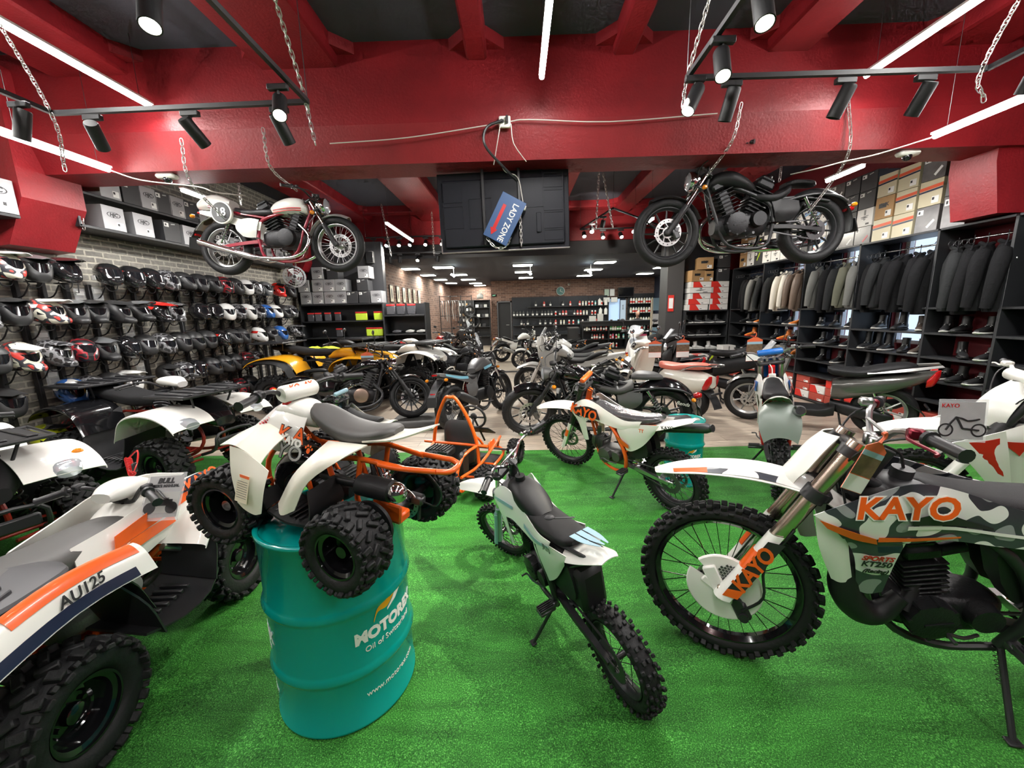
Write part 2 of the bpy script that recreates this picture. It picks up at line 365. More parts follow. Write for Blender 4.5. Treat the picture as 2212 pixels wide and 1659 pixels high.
def wood_mat():
    m, n, L, b = nodes_of('oak_laminate'); b.inputs['Roughness'].default_value = .33
    tc = n.new('ShaderNodeTexCoord'); sp = n.new('ShaderNodeSeparateXYZ'); cb = n.new('ShaderNodeCombineXYZ')
    L.new(tc.outputs['Object'], sp.inputs[0]); L.new(sp.outputs['X'], cb.inputs[0]); L.new(sp.outputs['Y'], cb.inputs[1])
    br = n.new('ShaderNodeTexBrick'); L.new(cb.outputs[0], br.inputs['Vector']); br.inputs['Scale'].default_value = 1
    br.inputs['Color1'].default_value = (.5, .42, .33, 1); br.inputs['Color2'].default_value = (.38, .31, .245, 1); br.inputs['Mortar'].default_value = (.16, .12, .09, 1)
    br.inputs['Mortar Size'].default_value = .003; br.inputs['Brick Width'].default_value = 1.3; br.inputs['Row Height'].default_value = .19
    mp = n.new('ShaderNodeMapping'); mp.inputs['Scale'].default_value = (1.6, 14, 1); L.new(cb.outputs[0], mp.inputs[0])
    no = n.new('ShaderNodeTexNoise'); no.inputs['Scale'].default_value = 2.2; no.inputs['Detail'].default_value = 6; no.inputs['Distortion'].default_value = .8; L.new(mp.outputs[0], no.inputs['Vector'])
    mr = n.new('ShaderNodeMapRange'); mr.inputs[1].default_value = .3; mr.inputs[2].default_value = .7; mr.inputs[3].default_value = .62; mr.inputs[4].default_value = 1.25; L.new(no.outputs['Fac'], mr.inputs[0])
    mx = n.new('ShaderNodeMix'); mx.data_type = 'RGBA'; mx.blend_type = 'MULTIPLY'; mx.inputs[0].default_value = 1
    L.new(br.outputs['Color'], mx.inputs[6]); L.new(mr.outputs[0], mx.inputs[7]); L.new(mx.outputs[2], b.inputs['Base Color']); return m
WOOD = wood_mat()
def turf_mat():
    m, n, L, b = nodes_of('green_turf'); b.inputs['Roughness'].default_value = .55; b.inputs['Specular IOR Level'].default_value = .2; b.inputs['Sheen Weight'].default_value = .08; b.inputs['Sheen Tint'].default_value = (.3, .9, .3, 1)
    tc = n.new('ShaderNodeTexCoord'); no = n.new('ShaderNodeTexNoise'); no.inputs['Scale'].default_value = 210; no.inputs['Detail'].default_value = 5; L.new(tc.outputs['Object'], no.inputs['Vector'])
    mp = n.new('ShaderNodeMapping'); mp.inputs['Scale'].default_value = (.6, 2.6, 1); L.new(tc.outputs['Object'], mp.inputs[0])
    n2 = n.new('ShaderNodeTexNoise'); n2.inputs['Scale'].default_value = 3.5; n2.inputs['Detail'].default_value = 7; n2.inputs['Distortion'].default_value = .6; L.new(mp.outputs[0], n2.inputs['Vector'])
    r = ramp(n, [(.3, (.008, .065, .007)), (.5, (.032, .19, .022)), (.62, (.08, .36, .05)), (.74, (.28, .7, .2))]); L.new(no.outputs['Fac'], r.inputs[0])
    mr = n.new('ShaderNodeMapRange'); mr.inputs[1].default_value = .3; mr.inputs[2].default_value = .7; mr.inputs[3].default_value = .62; mr.inputs[4].default_value = 1.3; L.new(n2.outputs['Fac'], mr.inputs[0])
    mx = n.new('ShaderNodeMix'); mx.data_type = 'RGBA'; mx.blend_type = 'MULTIPLY'; mx.inputs[0].default_value = 1
    L.new(r.outputs[0], mx.inputs[6]); L.new(mr.outputs[0], mx.inputs[7]); L.new(mx.outputs[2], b.inputs['Base Color'])
    bp = n.new('ShaderNodeBump'); bp.inputs['Strength'].default_value = .9; bp.inputs['Distance'].default_value = .006; L.new(no.outputs['Fac'], bp.inputs['Height']); L.new(bp.outputs['Normal'], b.inputs['Normal']); return m
TURF = turf_mat()
def bx(name, x0, x1, y0, y1, z0, z1, m, parent=None, b=0., kind=None):
    o = B().box(((x1-x0)/2*0, 0, 0), (x1-x0, y1-y0, z1-z0), b=b).build(name, m, parent); o.location = ((x0+x1)/2, (y0+y1)/2, (z0+z1)/2)
    if kind: o['kind'] = kind
    return o
def S(*a, **k): return bx(*a, kind='structure', **k)
def multi(name, boxes, m, parent=None, kind='structure', b=0.):
    q = B()
    for (x0, x1, y0, y1, z0, z1) in boxes: q.box(((x0+x1)/2, (y0+y1)/2, (z0+z1)/2), (x1-x0, y1-y0, z1-z0), b=b)
    o = q.build(name, m, parent)
    if kind: o['kind'] = kind
    return o
fl = B().box((0, 9.7, -.05), (14, 27, .1)).build('floor', WOOD); struct(fl)
cpt = B()
g = [(-4.7+9.6*i/40, -3.6+8.1*j/40) for i in range(41) for j in range(41)]
cpt.add([(x, y, .012+.004*sin(5*x+3*sin(y*2))*sin(7*y+2*sin(3*x))) for x, y in g], [(i*41+j, (i+1)*41+j, (i+1)*41+j+1, i*41+j+1) for i in range(40) for j in range(40)])
cpt.box((.1, .45, .004), (9.6, 8.1, .006))
cpt = cpt.build('turf_carpet', TURF); tag(cpt, 'bright green artificial grass carpet covering the front of the shop floor', 'carpet')
S('wall_left', -5.35, -5.15, -3.7, 10.6, 0, 4.3, BRICKG)
S('wall_front', -5.35, 5.62, -3.9, -3.7, 0, 4.3, BLACKW)
# right wall with three tall windows
W = [(4.95, 5.85), (6.25, 6.85), (7.35, 8.0)]; bb = []; y = -3.7
for a, c in W: bb.append((5.42, 5.6, y, a, 0, 4.3)); bb.append((5.42, 5.6, a, c, 0, 1.08)); bb.append((5.42, 5.6, a, c, 3.58, 4.3)); y = c
bb.append((5.42, 5.6, y, 10.6, 0, 4.3)); multi('wall_right', bb, mat('dark_red_wall', (.2, .012, .018), .6))
FRW = mat('white_window_frame', (.75, .76, .78), .4)
for i, (a, c) in enumerate(W):
    q = B(); q.box((5.5, a+.03, 2.33), (.06, .06, 2.5)).box((5.5, c-.03, 2.33), (.06, .06, 2.5)).box((5.5, (a+c)/2, 2.33), (.05, .05, 2.5))
    for z in (1.1, 1.9, 2.7, 3.55): q.box((5.5, (a+c)/2, z), (.05, c-a, .05))
    f = q.build('window_%d' % (i+1), FRW); struct(f); p = B().box((5.52, (a+c)/2, 2.33), (.008, c-a-.04, 2.45)).build('pane', GLASSY, f)
# ceiling
S('ceiling', -5.35, 5.62, -3.7, 10.6, 4.13, 4.3, BLACKC)
def beam(name, x0, x1, y0, y1, z0, z1, sl=.1):
    q = B(); q.add([(x0, y0, z0), (x1, y0, z0), (x1, y0-sl, z0+.32), (x0, y0-sl, z0+.32), (x1, y0-sl, z1), (x0, y0-sl, z1), (x0, y1, z0), (x1, y1, z0), (x1, y1+sl, z0+.32), (x0, y1+sl, z0+.32), (x1, y1+sl, z1), (x0, y1+sl, z1)],
        [(0, 1, 2, 3), (3, 2, 4, 5), (1, 0, 6, 7), (7, 6, 9, 8), (8, 9, 11, 10), (5, 4, 10, 11), (0, 3, 9, 6), (3, 5, 11, 9), (1, 7, 8, 2), (2, 8, 10, 4)])
    return struct(q.build(name, REDC, ang=.3))
beam('beam', -5.2, 5.5, 4.22, 4.62, 3.12, 4.25)
beam('beam', -5.2, 5.5, -1.6, -1.2, 3.12, 4.25)
# ribs along the room, with shallow cross ribs framing the black panels
q = B()
for x0, x1, z in [(-4.35, -3.6, 3.93), (-2.35, -1.62, 3.93), (-.42, -.23, 3.95), (.93, 1.13, 3.95), (2.33, 2.72, 3.93), (3.9, 4.5, 3.93)]:
    for y0, y1 in ((-3.7, -1.6), (-1.3, 4.2), (4.6, 10.6)):
        q.box(((x0+x1)/2, (y0+y1)/2, (z+4.24)/2), (x1-x0, y1-y0, 4.24-z), b=.02)
struct(q.build('ceiling_ribs', REDC))
q = B()
for y0, y1, z in [(.7, .95, 4.0), (6.95, 7.2, 3.98), (9.7, 10.0, 3.98), (-1.3, -1.25, 4.03)]: q.box((.13, (y0+y1)/2, (z+4.24)/2), (10.6, y1-y0, 4.24-z), b=.02)
# splayed corners of each black panel
for xa, sg in ((-3.6, 1), (-2.35, -1), (-1.62, 1), (-.42, -1), (-.23, 1), (.93, -1), (1.13, 1), (2.33, -1), (2.72, 1), (3.9, -1)):
    for yy, sy in ((4.12, -1), (4.7, 1), (6.95, -1), (7.2, 1), (9.7, -1)):
        q.add([(xa, yy, 4.03), (xa+sg*.16, yy, 4.03), (xa, yy+sy*.16, 4.03), (xa, yy, 4.24), (xa+sg*.16, yy, 4.24), (xa, yy+sy*.16, 4.24)], [(0, 1, 2), (1, 4, 5, 2), (0, 3, 4, 1), (0, 2, 5, 3)])
struct(q.build('ceiling_cross_ribs', REDC))
S('wall_back_red', -5.2, 5.5, 10.45, 10.6, 3.37, 4.25, REDC)
q = B()
for (y0, y1) in ((3.97, 4.55), (9.1, 9.41)): q.prism([(-5.16, 4.0), (-4.72, 4.0), (-4.72, 2.85), (-4.95, 2.42), (-5.16, 2.4)], y0, y1)
struct(q.build('corbel_left', REDC, ang=.3))
q = B()
for (y0, y1) in ((4.28, 4.72), (9.9, 10.45)): q.prism([(5.43, 4.0), (4.74, 4.0), (4.76, 3.0), (4.86, 2.515), (5.43, 2.515)], y0, y1)
struct(q.build('corbel_right', REDC, ang=.3))
# back hall
S('ceiling_back', -5.35, 7, 10.6, 24, 3.1, 3.3, BLACKC)
S('wall_black_header', -5.35, 5.6, 10.5, 10.62, 3.04, 3.38, BLACKW)
S('wall_black_left', -5.2, -3.1, 9.42, 9.6, 0, 3.3, BLACKW)
S('wall_back_right_side', 5.0, 7, 10.55, 10.7, 0, 3.3, BLACKW)
S('wall_black_right', 3.95, 5.5, 9.95, 10.1, 0, 3.3, BLACKW)
S('pillar', 3.55, 3.95, 9.62, 10.1, 0, 3.35, mat('dark_grey_pillar', (.05, .048, .048), .55), b=.01)
S('wall_hall_left', -3.9, -3.7, 10.0, 22.8, 0, 3.2, BRICKR2)
S('wall_hall_right', 6.6, 6.8, 10.6, 19.6, 0, 3.2, NAVYW)
multi('wall_hall_back', [(-3.7, -1.25, 22.6, 22.8, 0, 3.2), (-1.25, -.95, 19.5, 22.8, 0, 3.2), (-.95, -.3, 19.5, 19.7, 2.1, 3.2), (-.3, 4.38, 19.5, 19.7, 0, 3.2), (4.38, 5.25, 19.5, 19.7, 2.2, 3.2), (5.25, 6.8, 19.5, 19.7, 0, 3.2)], BRICKR)
S('wall_hall_beyond', -1.25, 6.8, 21.2, 21.3, 0, 3.2, BLACKW)
S('trim_threshold', -2.3, 3.2, 10.72, 10.8, -.01, .03, STEEL)
# door openings of the back hall
d1 = multi('door_1', [(-.98, -.92, 19.44, 19.5, 0, 2.14), (-.33, -.27, 19.44, 19.5, 0, 2.14), (-.98, -.27, 19.44, 19.5, 2.08, 2.14)], STEEL)
B().cyl((-.4, 19.42, 1.0), (-.55, 19.42, 1.0), .012).build('door_handle', ALU, d1)
B().box((-.62, 19.6, 1.04), (.6, .04, 2.06)).build('door_leaf', mat('black_door', (.01, .01, .012), .5), d1)
d2 = multi('door_2', [(4.36, 4.42, 19.42, 19.5, 0, 2.2), (5.2, 5.27, 19.42, 19.5, 0, 2.2), (4.36, 5.27, 19.42, 19.5, 2.14, 2.2)], BLACK)
BLUEG = mat('frosted_door_glass', (.45, .62, .85), .5, emit=(.45, .62, .85), es=.35)
B().box((4.72, 19.56, 1.5), (.52, .02, 1.24)).build('glazed_leaf', BLUEG, d2)
ban = B().box((5.1, 19.38, 1.45), (.26, .02, 1.2)).build('banner', mat('pale_blue_banner', (.55, .68, .85), .6)); tag(ban, 'narrow pale blue banner standing beside the frosted door', 'banner')
text('BIHR', .11, NAVY, ban, (5.1, 19.367, 1.72), (0, 0, 1), (-1, 0, 0))
# ---------------------------------------------------------------- lamps
def housing(x, y0, y1, z): return
for i, (x, y0, y1, z) in enumerate(TUBES):
    if y1 < 1: lab = 'unseen led batten added behind the camera to light the room'
    else: lab = ['long led batten in the middle of the ceiling', 'long led batten running under the left red rib', 'left edge led batten, nearer one', 'short led batten ending at the beam above the corbel', 'long led batten over the right track frame', 'led batten above the right corbel',
        '', '', '', 'led batten behind the red beam above the white hanging bike', 'led batten behind the beam above the black hanging bike', 'short slanted led batten by the far left track', 'short slanted led batten by the far right track'][i]
    t = thing('led_batten', lab, 'lamp', (x, (y0+y1)/2, z), group='led battens under the red ceiling')
    B().tube([(0, (y0-y1)/2, 0), (0, (y1-y0)/2, 0)], .022, 10).build('lamp_tube', LIT, t)
    B().box((0, 0, .028), (.05, y1-y0+.03, .018)).build('lamp_housing', mat('white_lamp_body', (.7, .7, .7), .4), t)
    for yy in ((y0-y1)/2+.1, (y1-y0)/2-.1): B().tube([(0, yy, .03), (0, yy, 4.13-z)], .002, 5).build('hanging_wire', STEEL, t)
def chain(name, P, lab, parent=None, s=1., group=None):
    """links along a path"""
    pts = cr(P, 8); L = [0]
    for a, b in zip(pts, pts[1:]): L.append(L[-1]+(b-a).length)
    st = .034*s; q = B(); d = 0; k = 0; i = 0
    while d < L[-1]-st*.5:
        while L[i+1] < d+st/2 and i < len(L)-2: i += 1
        t = (d+st/2-L[i])/max(L[i+1]-L[i], 1e-6); c = pts[i].lerp(pts[i+1], t); a = (pts[i+1]-pts[i]).normalized()
        u = V((1, .2, 0)) if abs(a.x) < .9 else V((0, 1, 0)); u = (u-a*u.dot(a)).normalized(); w_ = a.cross(u)
        if k % 2: u, w_ = w_, u
        ring = [c+a*(cos(x)*.55+(.35 if cos(x) > 0 else -.35))*st*.9+u*sin(x)*.012*s for x in [2*PI*j/10 for j in range(10)]]
        q.tube(ring, .0034*s, 5, closed=True, up=tuple(w_)); d += st; k += 1
    o = q.build(name, mat('zinc_chain', (.55, .54, .52), .35, .9), parent)
    if lab: tag(o, lab, 'chain', group)
    return o
def spot_head(x, y, z, aim, lab, on=None, group=None, L=.19, r=.043):
    t = thing('track_spotlight', lab, 'spotlight', (x, y, z), group=group); d = (V(aim)-V((x, y, z))).normalized(); c = V((0, 0, -.12))
    B().box((0, 0, -.018), (.13 if True else 0, .035, .035), b=.004).build('track_adapter', BLACK, t)
    B().cyl((0, 0, -.03), c, .008).build('stem', BLACK, t)
    q = B(); m = frame(c+d*.02, d); q.x = m; q.lathe([(0, -L/2), (r*.9, -L/2), (r, -L/2+.01), (r, L/2), (r-.006, L/2), (r-.008, L/2-.02), (0, L/2-.02)], ax='x', n=20); q.build('lamp_can', MATTE, t)
    if on: q = B(); q.x = m; q.lathe([(0, L/2-.006), (r-.007, L/2-.006)], ax='x', n=16); q.build('lamp_lens', on, t)
    return t
def track(name, P, lab):
    q = B()
    for a, b in zip(P, P[1:]): q.tube([a, b], .02, 4)
    o = q.build(name, BLACK); tag(o, lab, 'light track')
    for a in P[:2]:
        if a[1] > 1: B().cyl((a[0], a[1], a[2]), (a[0], a[1], 4.13), .003, 5).build('hanging_wire', STEEL, o)
    return o
Z = 3.14
track('light_track', [(-1.35, -.5, Z), (-1.44, 3.06, Z), (-3.31, 3.1, Z), (-3.35, -.5, Z)], 'black track frame hung by chains over the left side of the green carpet')
track('light_track', [(1.08, -.5, Z), (1.15, 2.93, Z), (3.1, 2.94, Z), (3.15, -.5, Z)], 'black track frame hung by chains over the right side of the green carpet')
track('light_track', [(-3.5, 9.6, 3.42), (-1.6, 9.6, 3.42)], 'far left black light track in front of the red wall')
track('light_track', [(-3.3, 10.2, 3.15), (-.2, 10.2, 3.15)], 'far low black light track left of the hanging screen')
track('light_track', [(1.45, 9.3, 3.42), (1.75, 7.5, 3.42), (3.3, 9.3, 3.42), (1.45, 9.3, 3.42)], 'far right black light track in front of the red wall')
g = 'spotlights on the ceiling tracks'
heads = [(-1.5, 2.8, (-.9, 1.3, 1), LITW, 'lit spotlight at the near corner of the left track frame'), (-1.56, 1.95, (-1.2, 1.2, 1), LITW, 'lit spotlight high on the left track, facing the floor'),
    (-3.03, 3.1, (-3.7, 4.4, 2), None, 'unlit spotlight second from the outer corner of the left track frame'), (-2.31, 3.09, (-2.0, 4.3, 2), None, 'unlit spotlight in the middle of the left track frame'), (-1.66, 3.08, (-1.5, 4.0, 2), None, 'unlit spotlight under the lit one at the left track corner'),
    (-3.32, 2.9, (-3.9, 2.9, 1.2), None, 'spotlight at the outer corner of the left track frame'),
    (1.14, 2.08, (1.0, 1.2, 1), LITW, 'lit spotlight nearest the camera on the right track'), (1.17, 2.5, (.9, 1.4, 1), LITW, 'lit spotlight in the middle of the receding right track'), (1.18, 2.87, (.4, 2.4, 1.6), LITW, 'lit spotlight at the chained corner of the right track'),
    (1.45, 2.94, (1.2, 3.6, 1.2), None, 'unlit spotlight beside the chained corner of the right track'), (2.2, 2.95, (1.8, 3.5, 1.6), None, 'unlit spotlight in the middle of the right track frame'), (2.72, 2.95, (2.6, 4.0, 1.4), None, 'unlit spotlight near the outer corner of the right track frame'), (3.14, 2.7, (3.1, 3.4, 1.4), None, 'spotlight at the outer corner of the right track frame')]
for x, y, aim, on, lab in heads: spot_head(x, y, Z-.02, aim, lab, on, g)
# far spotlights
far = [(-3.32, 9.6, 3.4, LITC), (-3.0, 9.6, 3.4, LITC), (-2.72, 9.6, 3.4, LITW), (-2.45, 9.6, 3.4, LITC), (-2.1, 9.6, 3.4, LITW), (-3.15, 10.2, 3.13, None), (-2.9, 10.2, 3.13, None), (-2.45, 10.2, 3.13, LITW), (-1.95, 10.2, 3.13, None),
    (1.5, 9.1, 3.4, LITW), (1.58, 8.6, 3.4, LITW), (1.68, 8.0, 3.4, None), (1.95, 9.3, 3.4, LITW), (2.35, 9.3, 3.4, LITC), (2.7, 9.3, 3.4, LITC), (3.1, 9.2, 3.4, LITW), (-1.72, 9.6, 3.4, LITW)]
names = ['first', 'second', 'third', 'fourth', 'fifth']
for i, (x, y, z, on) in enumerate(far):
    side = 'left' if x < 0 else 'right'
    spot_head(x, y, z, (x+random.uniform(-.3, .3), y-1.2 if on else y+.3, z-1.2), 'small far %s spotlight on the %s track before the red wall' % ('lit' if on else 'unlit', side), on, 'far spotlights %s %s' % ('lit' if on else 'unlit', side), .14, .045)
for x, y in ((-2.7, 9.4), (-2.1, 9.4), (2.3, 9.1), (1.6, 8.4)): light('spot_light', 'SPOT', (x, y, 3.25), 60, (1, .93, .82), .04, aim=(x*.6, y-3, 0), angle=100, blend=.9)
# panels of the back hall
pn = [(-2.3, 12.9), (-2.2, 15.55), (-2.13, 17.9), (-2.05, 20.3), (-2.0, 22.0), (.2, 12.9), (.25, 15.1), (.4, 17.7), (2.75, 12.7), (2.8, 14.9), (2.9, 17.4), (5.3, 14.8), (5.4, 17.2), (-3.4, 13.1), (-3.35, 15.4), (-3.3, 17.6), (-3.2, 19.8)]
for i, (x, y) in enumerate(pn):
    p = thing('ceiling_panel_light', ['ceiling panel light in row %s of the black hall ceiling, %s' % (('far left', 'left', 'middle', 'right', 'far right')[0 if x < -3 else 1 if x < -1 else 2 if x < 1 else 3 if x < 4 else 4], 'numbered away from us')][0].split(', numbered')[0], 'ceiling light', (x, y, 3.07), group='hall panels %d' % (0 if x < -3 else 1 if x < -1 else 2 if x < 1 else 3 if x < 4 else 4))
    sx = .6 if x > -3 else .5; B().box((0, 0, 0), (sx, .42, .03)).build('diffuser', PANEL, p); B().box((0, 0, .018), (sx+.04, .46, .024)).build('lamp_frame', MATTE, p)
    if i % 2 == 0: light('panel_light', 'AREA', (x, y, 3.03), 30, (1, 1, .92), .5)
for x, y, lab in ((-2.0, 13.0, 'left'), (.45, 13.0, 'middle'), (2.4, 13.2, 'right')):
    t = thing('hanging_bulb', 'small bulb on a bracket under the %s column of hall panels' % lab, 'lamp', (x, y, 2.98)); q = B().cyl((0, 0, .1), (0, 0, -.14), .012).build('stem', ALU, t); B().sphere((0, 0, -.17), .04).build('bulb', LITC, t); B().sphere((-.07, 0, -.12), .03).build('bulb', LITC, t)
# chains of the tracks
ch = 'chains holding the light tracks'
for P, lab in [([(-1.3, 2.0, 4.2), (-1.44, 3.0, 3.2), (-1.45, 3.06, 3.1), (-1.42, 3.07, 2.86)], 'zinc chain at the corner of the left track frame'), ([(-3.28, 2.5, 4.2), (-3.3, 3.05, 3.2), (-3.29, 3.08, 2.75)], 'zinc chain at the outer end of the left track frame'),
        ([(1.25, 2.2, 4.2), (1.15, 2.85, 3.22), (1.12, 2.9, 2.95)], 'zinc chain at the corner of the right track frame'), ([(3.2, 2.5, 4.2), (3.05, 2.9, 3.2), (3.1, 2.93, 2.95)], 'zinc chain at the outer end of the right track frame')]:
    chain('chain', P, lab, group=ch)
chain('chain', [(-3.05, 9.5, 4.2), (-2.9, 9.5, 3.0)], 'pale chain hanging at the far left track', s=1.5)
chain('chain', [(-1.9, 9.5, 4.2), (-1.9, 9.5, 3.0)], 'pale chain hanging beside the left edge of the screen', s=1.5)
chain('chain', [(1.5, 7.5, 4.2), (1.45, 7.5, 3.1)], 'pale chain hanging at the far right track', s=1.5)
chain('chain', [(1.52, 7.5, 4.2), (1.75, 7.5, 3.1)], 'second pale chain hanging at the far right track', s=1.5)
# wires and cameras on the beam
CABLE = mat('pale_cable', (.6, .57, .52), .5)
q = B().tube([(-1.75, 4.08, 3.27), (-1, 4.08, 3.3), (-.1, 4.08, 3.4), (.15, 4.08, 3.42), (.9, 4.08, 3.38), (1.9, 4.08, 3.42)], .005, 5, k=4).tube([(-.12, 4.06, 3.38), (-.15, 4.08, 3.25), (-.2, 4.2, 3.08)], .005, 5, k=3).tube([(-.02, 4.06, 3.38), (0, 4.08, 3.22), (.12, 4.2, 3.1)], .005, 5, k=3)
tag(q.build('cable', CABLE), 'thin pale cable strung along the big red beam', 'cable')
tag(B().tube([(-3.93, 4.09, 3.1), (-3.6, 4.06, 2.99), (-3.1, 4.1, 2.93), (-2.95, 4.12, 2.88), (-2.9, 4.5, 2.95)], .006, 6, k=5).build('cable', CABLE), 'pale cable sagging from the left batten to the beam', 'cable')
tag(B().tube([(3.75, 3.92, 3.1), (3.4, 4.05, 3.02), (3.1, 4.08, 2.97), (2.9, 4.12, 2.93), (2.9, 4.5, 3.0)], .006, 6, k=5).build('cable', CABLE), 'pale cable running from the right batten down the beam', 'cable')
so = thing('socket_box', 'white double socket screwed to the middle of the red beam', 'socket', (-.08, 4.09, 3.41)); B().box((0, 0, 0), (.11, .03, .1), b=.008).build('socket_plate', WHITE, so); B().cyl((-.02, -.014, 0), (-.02, -.03, 0), .014).build('plug', BLACK, so); B().box((.022, -.03, .01), (.022, .04, .06), b=.004).build('plug', BLACK, so)
tag(B().tube([(-.1, 4.05, 3.41), (-.25, 4.05, 3.35), (-.27, 4.05, 3.2), (-.1, 4.2, 3.05), (.02, 4.35, 2.98)], .013, 7, k=5).build('cable', BLACK), 'thick black cable looping down to the hanging screen', 'cable')
for x, lab, yy in ((-3.55, 'white dome camera under the beam on the left', 4.3), (3.9, 'white dome camera under the beam on the right', 4.3)):
    t = thing('dome_camera', lab, 'camera', (x, yy, 3.1)); B().box((0, 0, 0), (.2, .1, .05), b=.02).build('camera_body', WHITE, t); B().sphere((0, 0, -.03), .04).build('camera_dome', SMOKE, t)
# ---------------------------------------------------------------- wheels (axis along local y, centre at origin)
WM = {}
def ring_prof(R, r, W, p=2.3, n=14):
    rc, hr, hw = (R+r)/2, (R-r)/2, W/2; e = 2/p
    return [(rc+math.copysign(abs(sin(a))**e, sin(a))*hr, math.copysign(abs(cos(a))**e, cos(a))*hw) for a in [2*PI*j/n for j in range(n)]]
def block(q, a, r, t, d, yaw=0., tilt=0., b=.0):
    """tread block at angle a, radius r, offset t; d = (along, across, high)"""
    rd = V((sin(a), 0, cos(a))); tg = V((cos(a), 0, -sin(a))); y = V((0, 1, 0))
    M = M4((tg, y, rd)).transposed().to_3x3() if False else M4([[tg.x, y.x, rd.x], [tg.y, y.y, rd.y], [tg.z, y.z, rd.z]]) if False else None
    from mathutils import Matrix
    M = Matrix(((tg.x, y.x, rd.x), (tg.y, y.y, rd.y), (tg.z, y.z, rd.z))) @ R3('X', -tilt) @ R3('Z', yaw)
    q.box(rd*r+y*t, d, R=M, b=b)
def tyre_mesh(R, W, r, kind):
    k = ('t', R, W, r, kind)
    if k in WM: return WM[k]
    q = B()
    if kind == 'mx':
        h = R*.045; q.lathe(ring_prof(R-h, r, W*.82, 2.1), n=56, closed=True); N = int(2*PI*R/.062); s = R/.35*(.9+.1)
        for i in range(N):
            a = 2*PI*i/N; a2 = a+PI/N
            for sg in (-1, 1):
                block(q, a, R-h*.6, sg*W*.12, (.026*s, W*.15, h*1.4), b=.003)
                block(q, a2, R-h*.85, sg*W*.32, (.024*s, W*.16, h*1.5), tilt=sg*.45, b=.003)
                block(q, a, R-h*2.0, sg*W*.45, (.022*s, W*.1, h*1.6), tilt=sg*1.0, b=.003)
    elif kind == 'atv':
        h = R*.075; q.lathe(ring_prof(R-h, r, W, 3.0, 18), n=56, closed=True); N = 18
        for i in range(N):
            for sg in (-1, 1):
                a = 2*PI*(i+(.5 if sg > 0 else 0))/N
                block(q, a, R-h*.75, sg*W*.14, (.028*R/.25, W*.3, h*1.5), yaw=sg*.75, b=.004)
                block(q, a+.1, R-h*.95, sg*W*.36, (.034*R/.25, W*.24, h*1.6), yaw=sg*.25, tilt=sg*.35, b=.004)
                block(q, a+.1, R-h*2.1, sg*W*.49, (.036*R/.25, W*.1, h*2.2), tilt=sg*1.25, b=.004)
                block(q, a-.09, R-h*1.6, sg*W*.46, (.022*R/.25, W*.1, h*1.7), tilt=sg*.95, b=.003)
    else:
        q.lathe(ring_prof(R, r, W, 2.2, 18), n=56, closed=True)
        if kind == 'groove':
            N = 26
            for i in range(N):
                for sg in (-1, 1): block(q, 2*PI*(i+.25*sg)/N, R-.0045, sg*W*.2, (.008, W*.28, .012), yaw=sg*.6)
    WM[k] = q.mesh('tyre', TYRE); return WM[k]
def rim_mesh(r, w, style, m, hub=.03):
    k = ('r', r, w, style, m.name, hub)
    if k in WM: return WM[k]
    q = B(); h = w/2
    if style == 'wire':
        q.lathe([(r, -h), (r+.006, -h), (r+.006, -h+.006), (r-.012, -h*.4), (r-.012, h*.4), (r+.006, h-.006), (r+.006, h), (r, h), (r-.018, h*.4), (r-.018, -h*.4)], n=48, closed=True)
        q.lathe([(0, -.06), (hub, -.06), (hub, -.05), (hub*.55, -.04), (hub*.55, .04), (hub, .05), (hub, .06), (0, .06)], n=20)
        nn = 18 if r < .2 else 32
        for i in range(nn):
            a = 2*PI*i/nn; sg = 1 if i % 2 else -1; a2 = a+(.28 if (i//2) % 2 else -.28)
            q.tube([(hub*sin(a2), sg*.05, hub*cos(a2)), ((r-.012)*sin(a), sg*.006, (r-.012)*cos(a))], .0022, 4)
    elif style == 'atv':
        q.lathe([(r, -h), (r+.008, -h), (r+.004, -h+.012), (r-.015, -h+.02), (r-.022, h*.2), (r*.62, h*.25), (r*.55, h*.1), (r*.25, h*.12), (r*.22, h*.3), (0, h*.3)], n=32)
        q.lathe([(r, h), (r+.008, h), (r+.004, h-.012), (r-.015, h-.02), (r-.022, h*.2)], n=32)
        q.lathe([(r*.3, h*.12), (r*.3, h*.45), (r*.26, h*.5), (0, h*.5)], n=16)
        for i in range(4): a = PI/2*i+.4; q.cyl((r*.42*sin(a), h*.1, r*.42*cos(a)), (r*.42*sin(a), h*.26, r*.42*cos(a)), .009, 6)
    elif style == 'atvdeep':
        q.lathe([(r, -h), (r+.008, -h), (r+.004, -h+.012), (r-.012, -h+.02), (r-.02, -h*.3), (r*.6, -h*.35), (0, -h*.35)], n=32)
        q.lathe([(r, h), (r+.008, h), (r+.004, h-.012), (r-.012, h-.02), (r-.02, -h*.3)], n=32)
        q.lathe([(r*.3, -h*.35), (r*.27, h*.5), (0, h*.5)], n=16)
    else:
        q.lathe([(r, -h), (r+.008, -h), (r+.008, -h+.008), (r-.014, -h*.5), (r-.014, h*.5), (r+.008, h-.008), (r+.008, h), (r, h), (r-.022, h*.4), (r-.022, -h*.4)], n=48, closed=True)
        q.lathe([(0, -.05), (hub*1.3, -.05), (hub*1.3, .05), (0, .05)], n=24); nn = int(style[5:] or 10)
        for i in range(nn):
            a = 2*PI*i/nn
            q.tube([(hub*sin(a+.1), 0, hub*cos(a+.1)), ((r-.015)*sin(a), 0, (r-.015)*cos(a))], [.014, .009], 6, flat=1.)
    WM[k] = q.mesh('wheel', m); return WM[k]
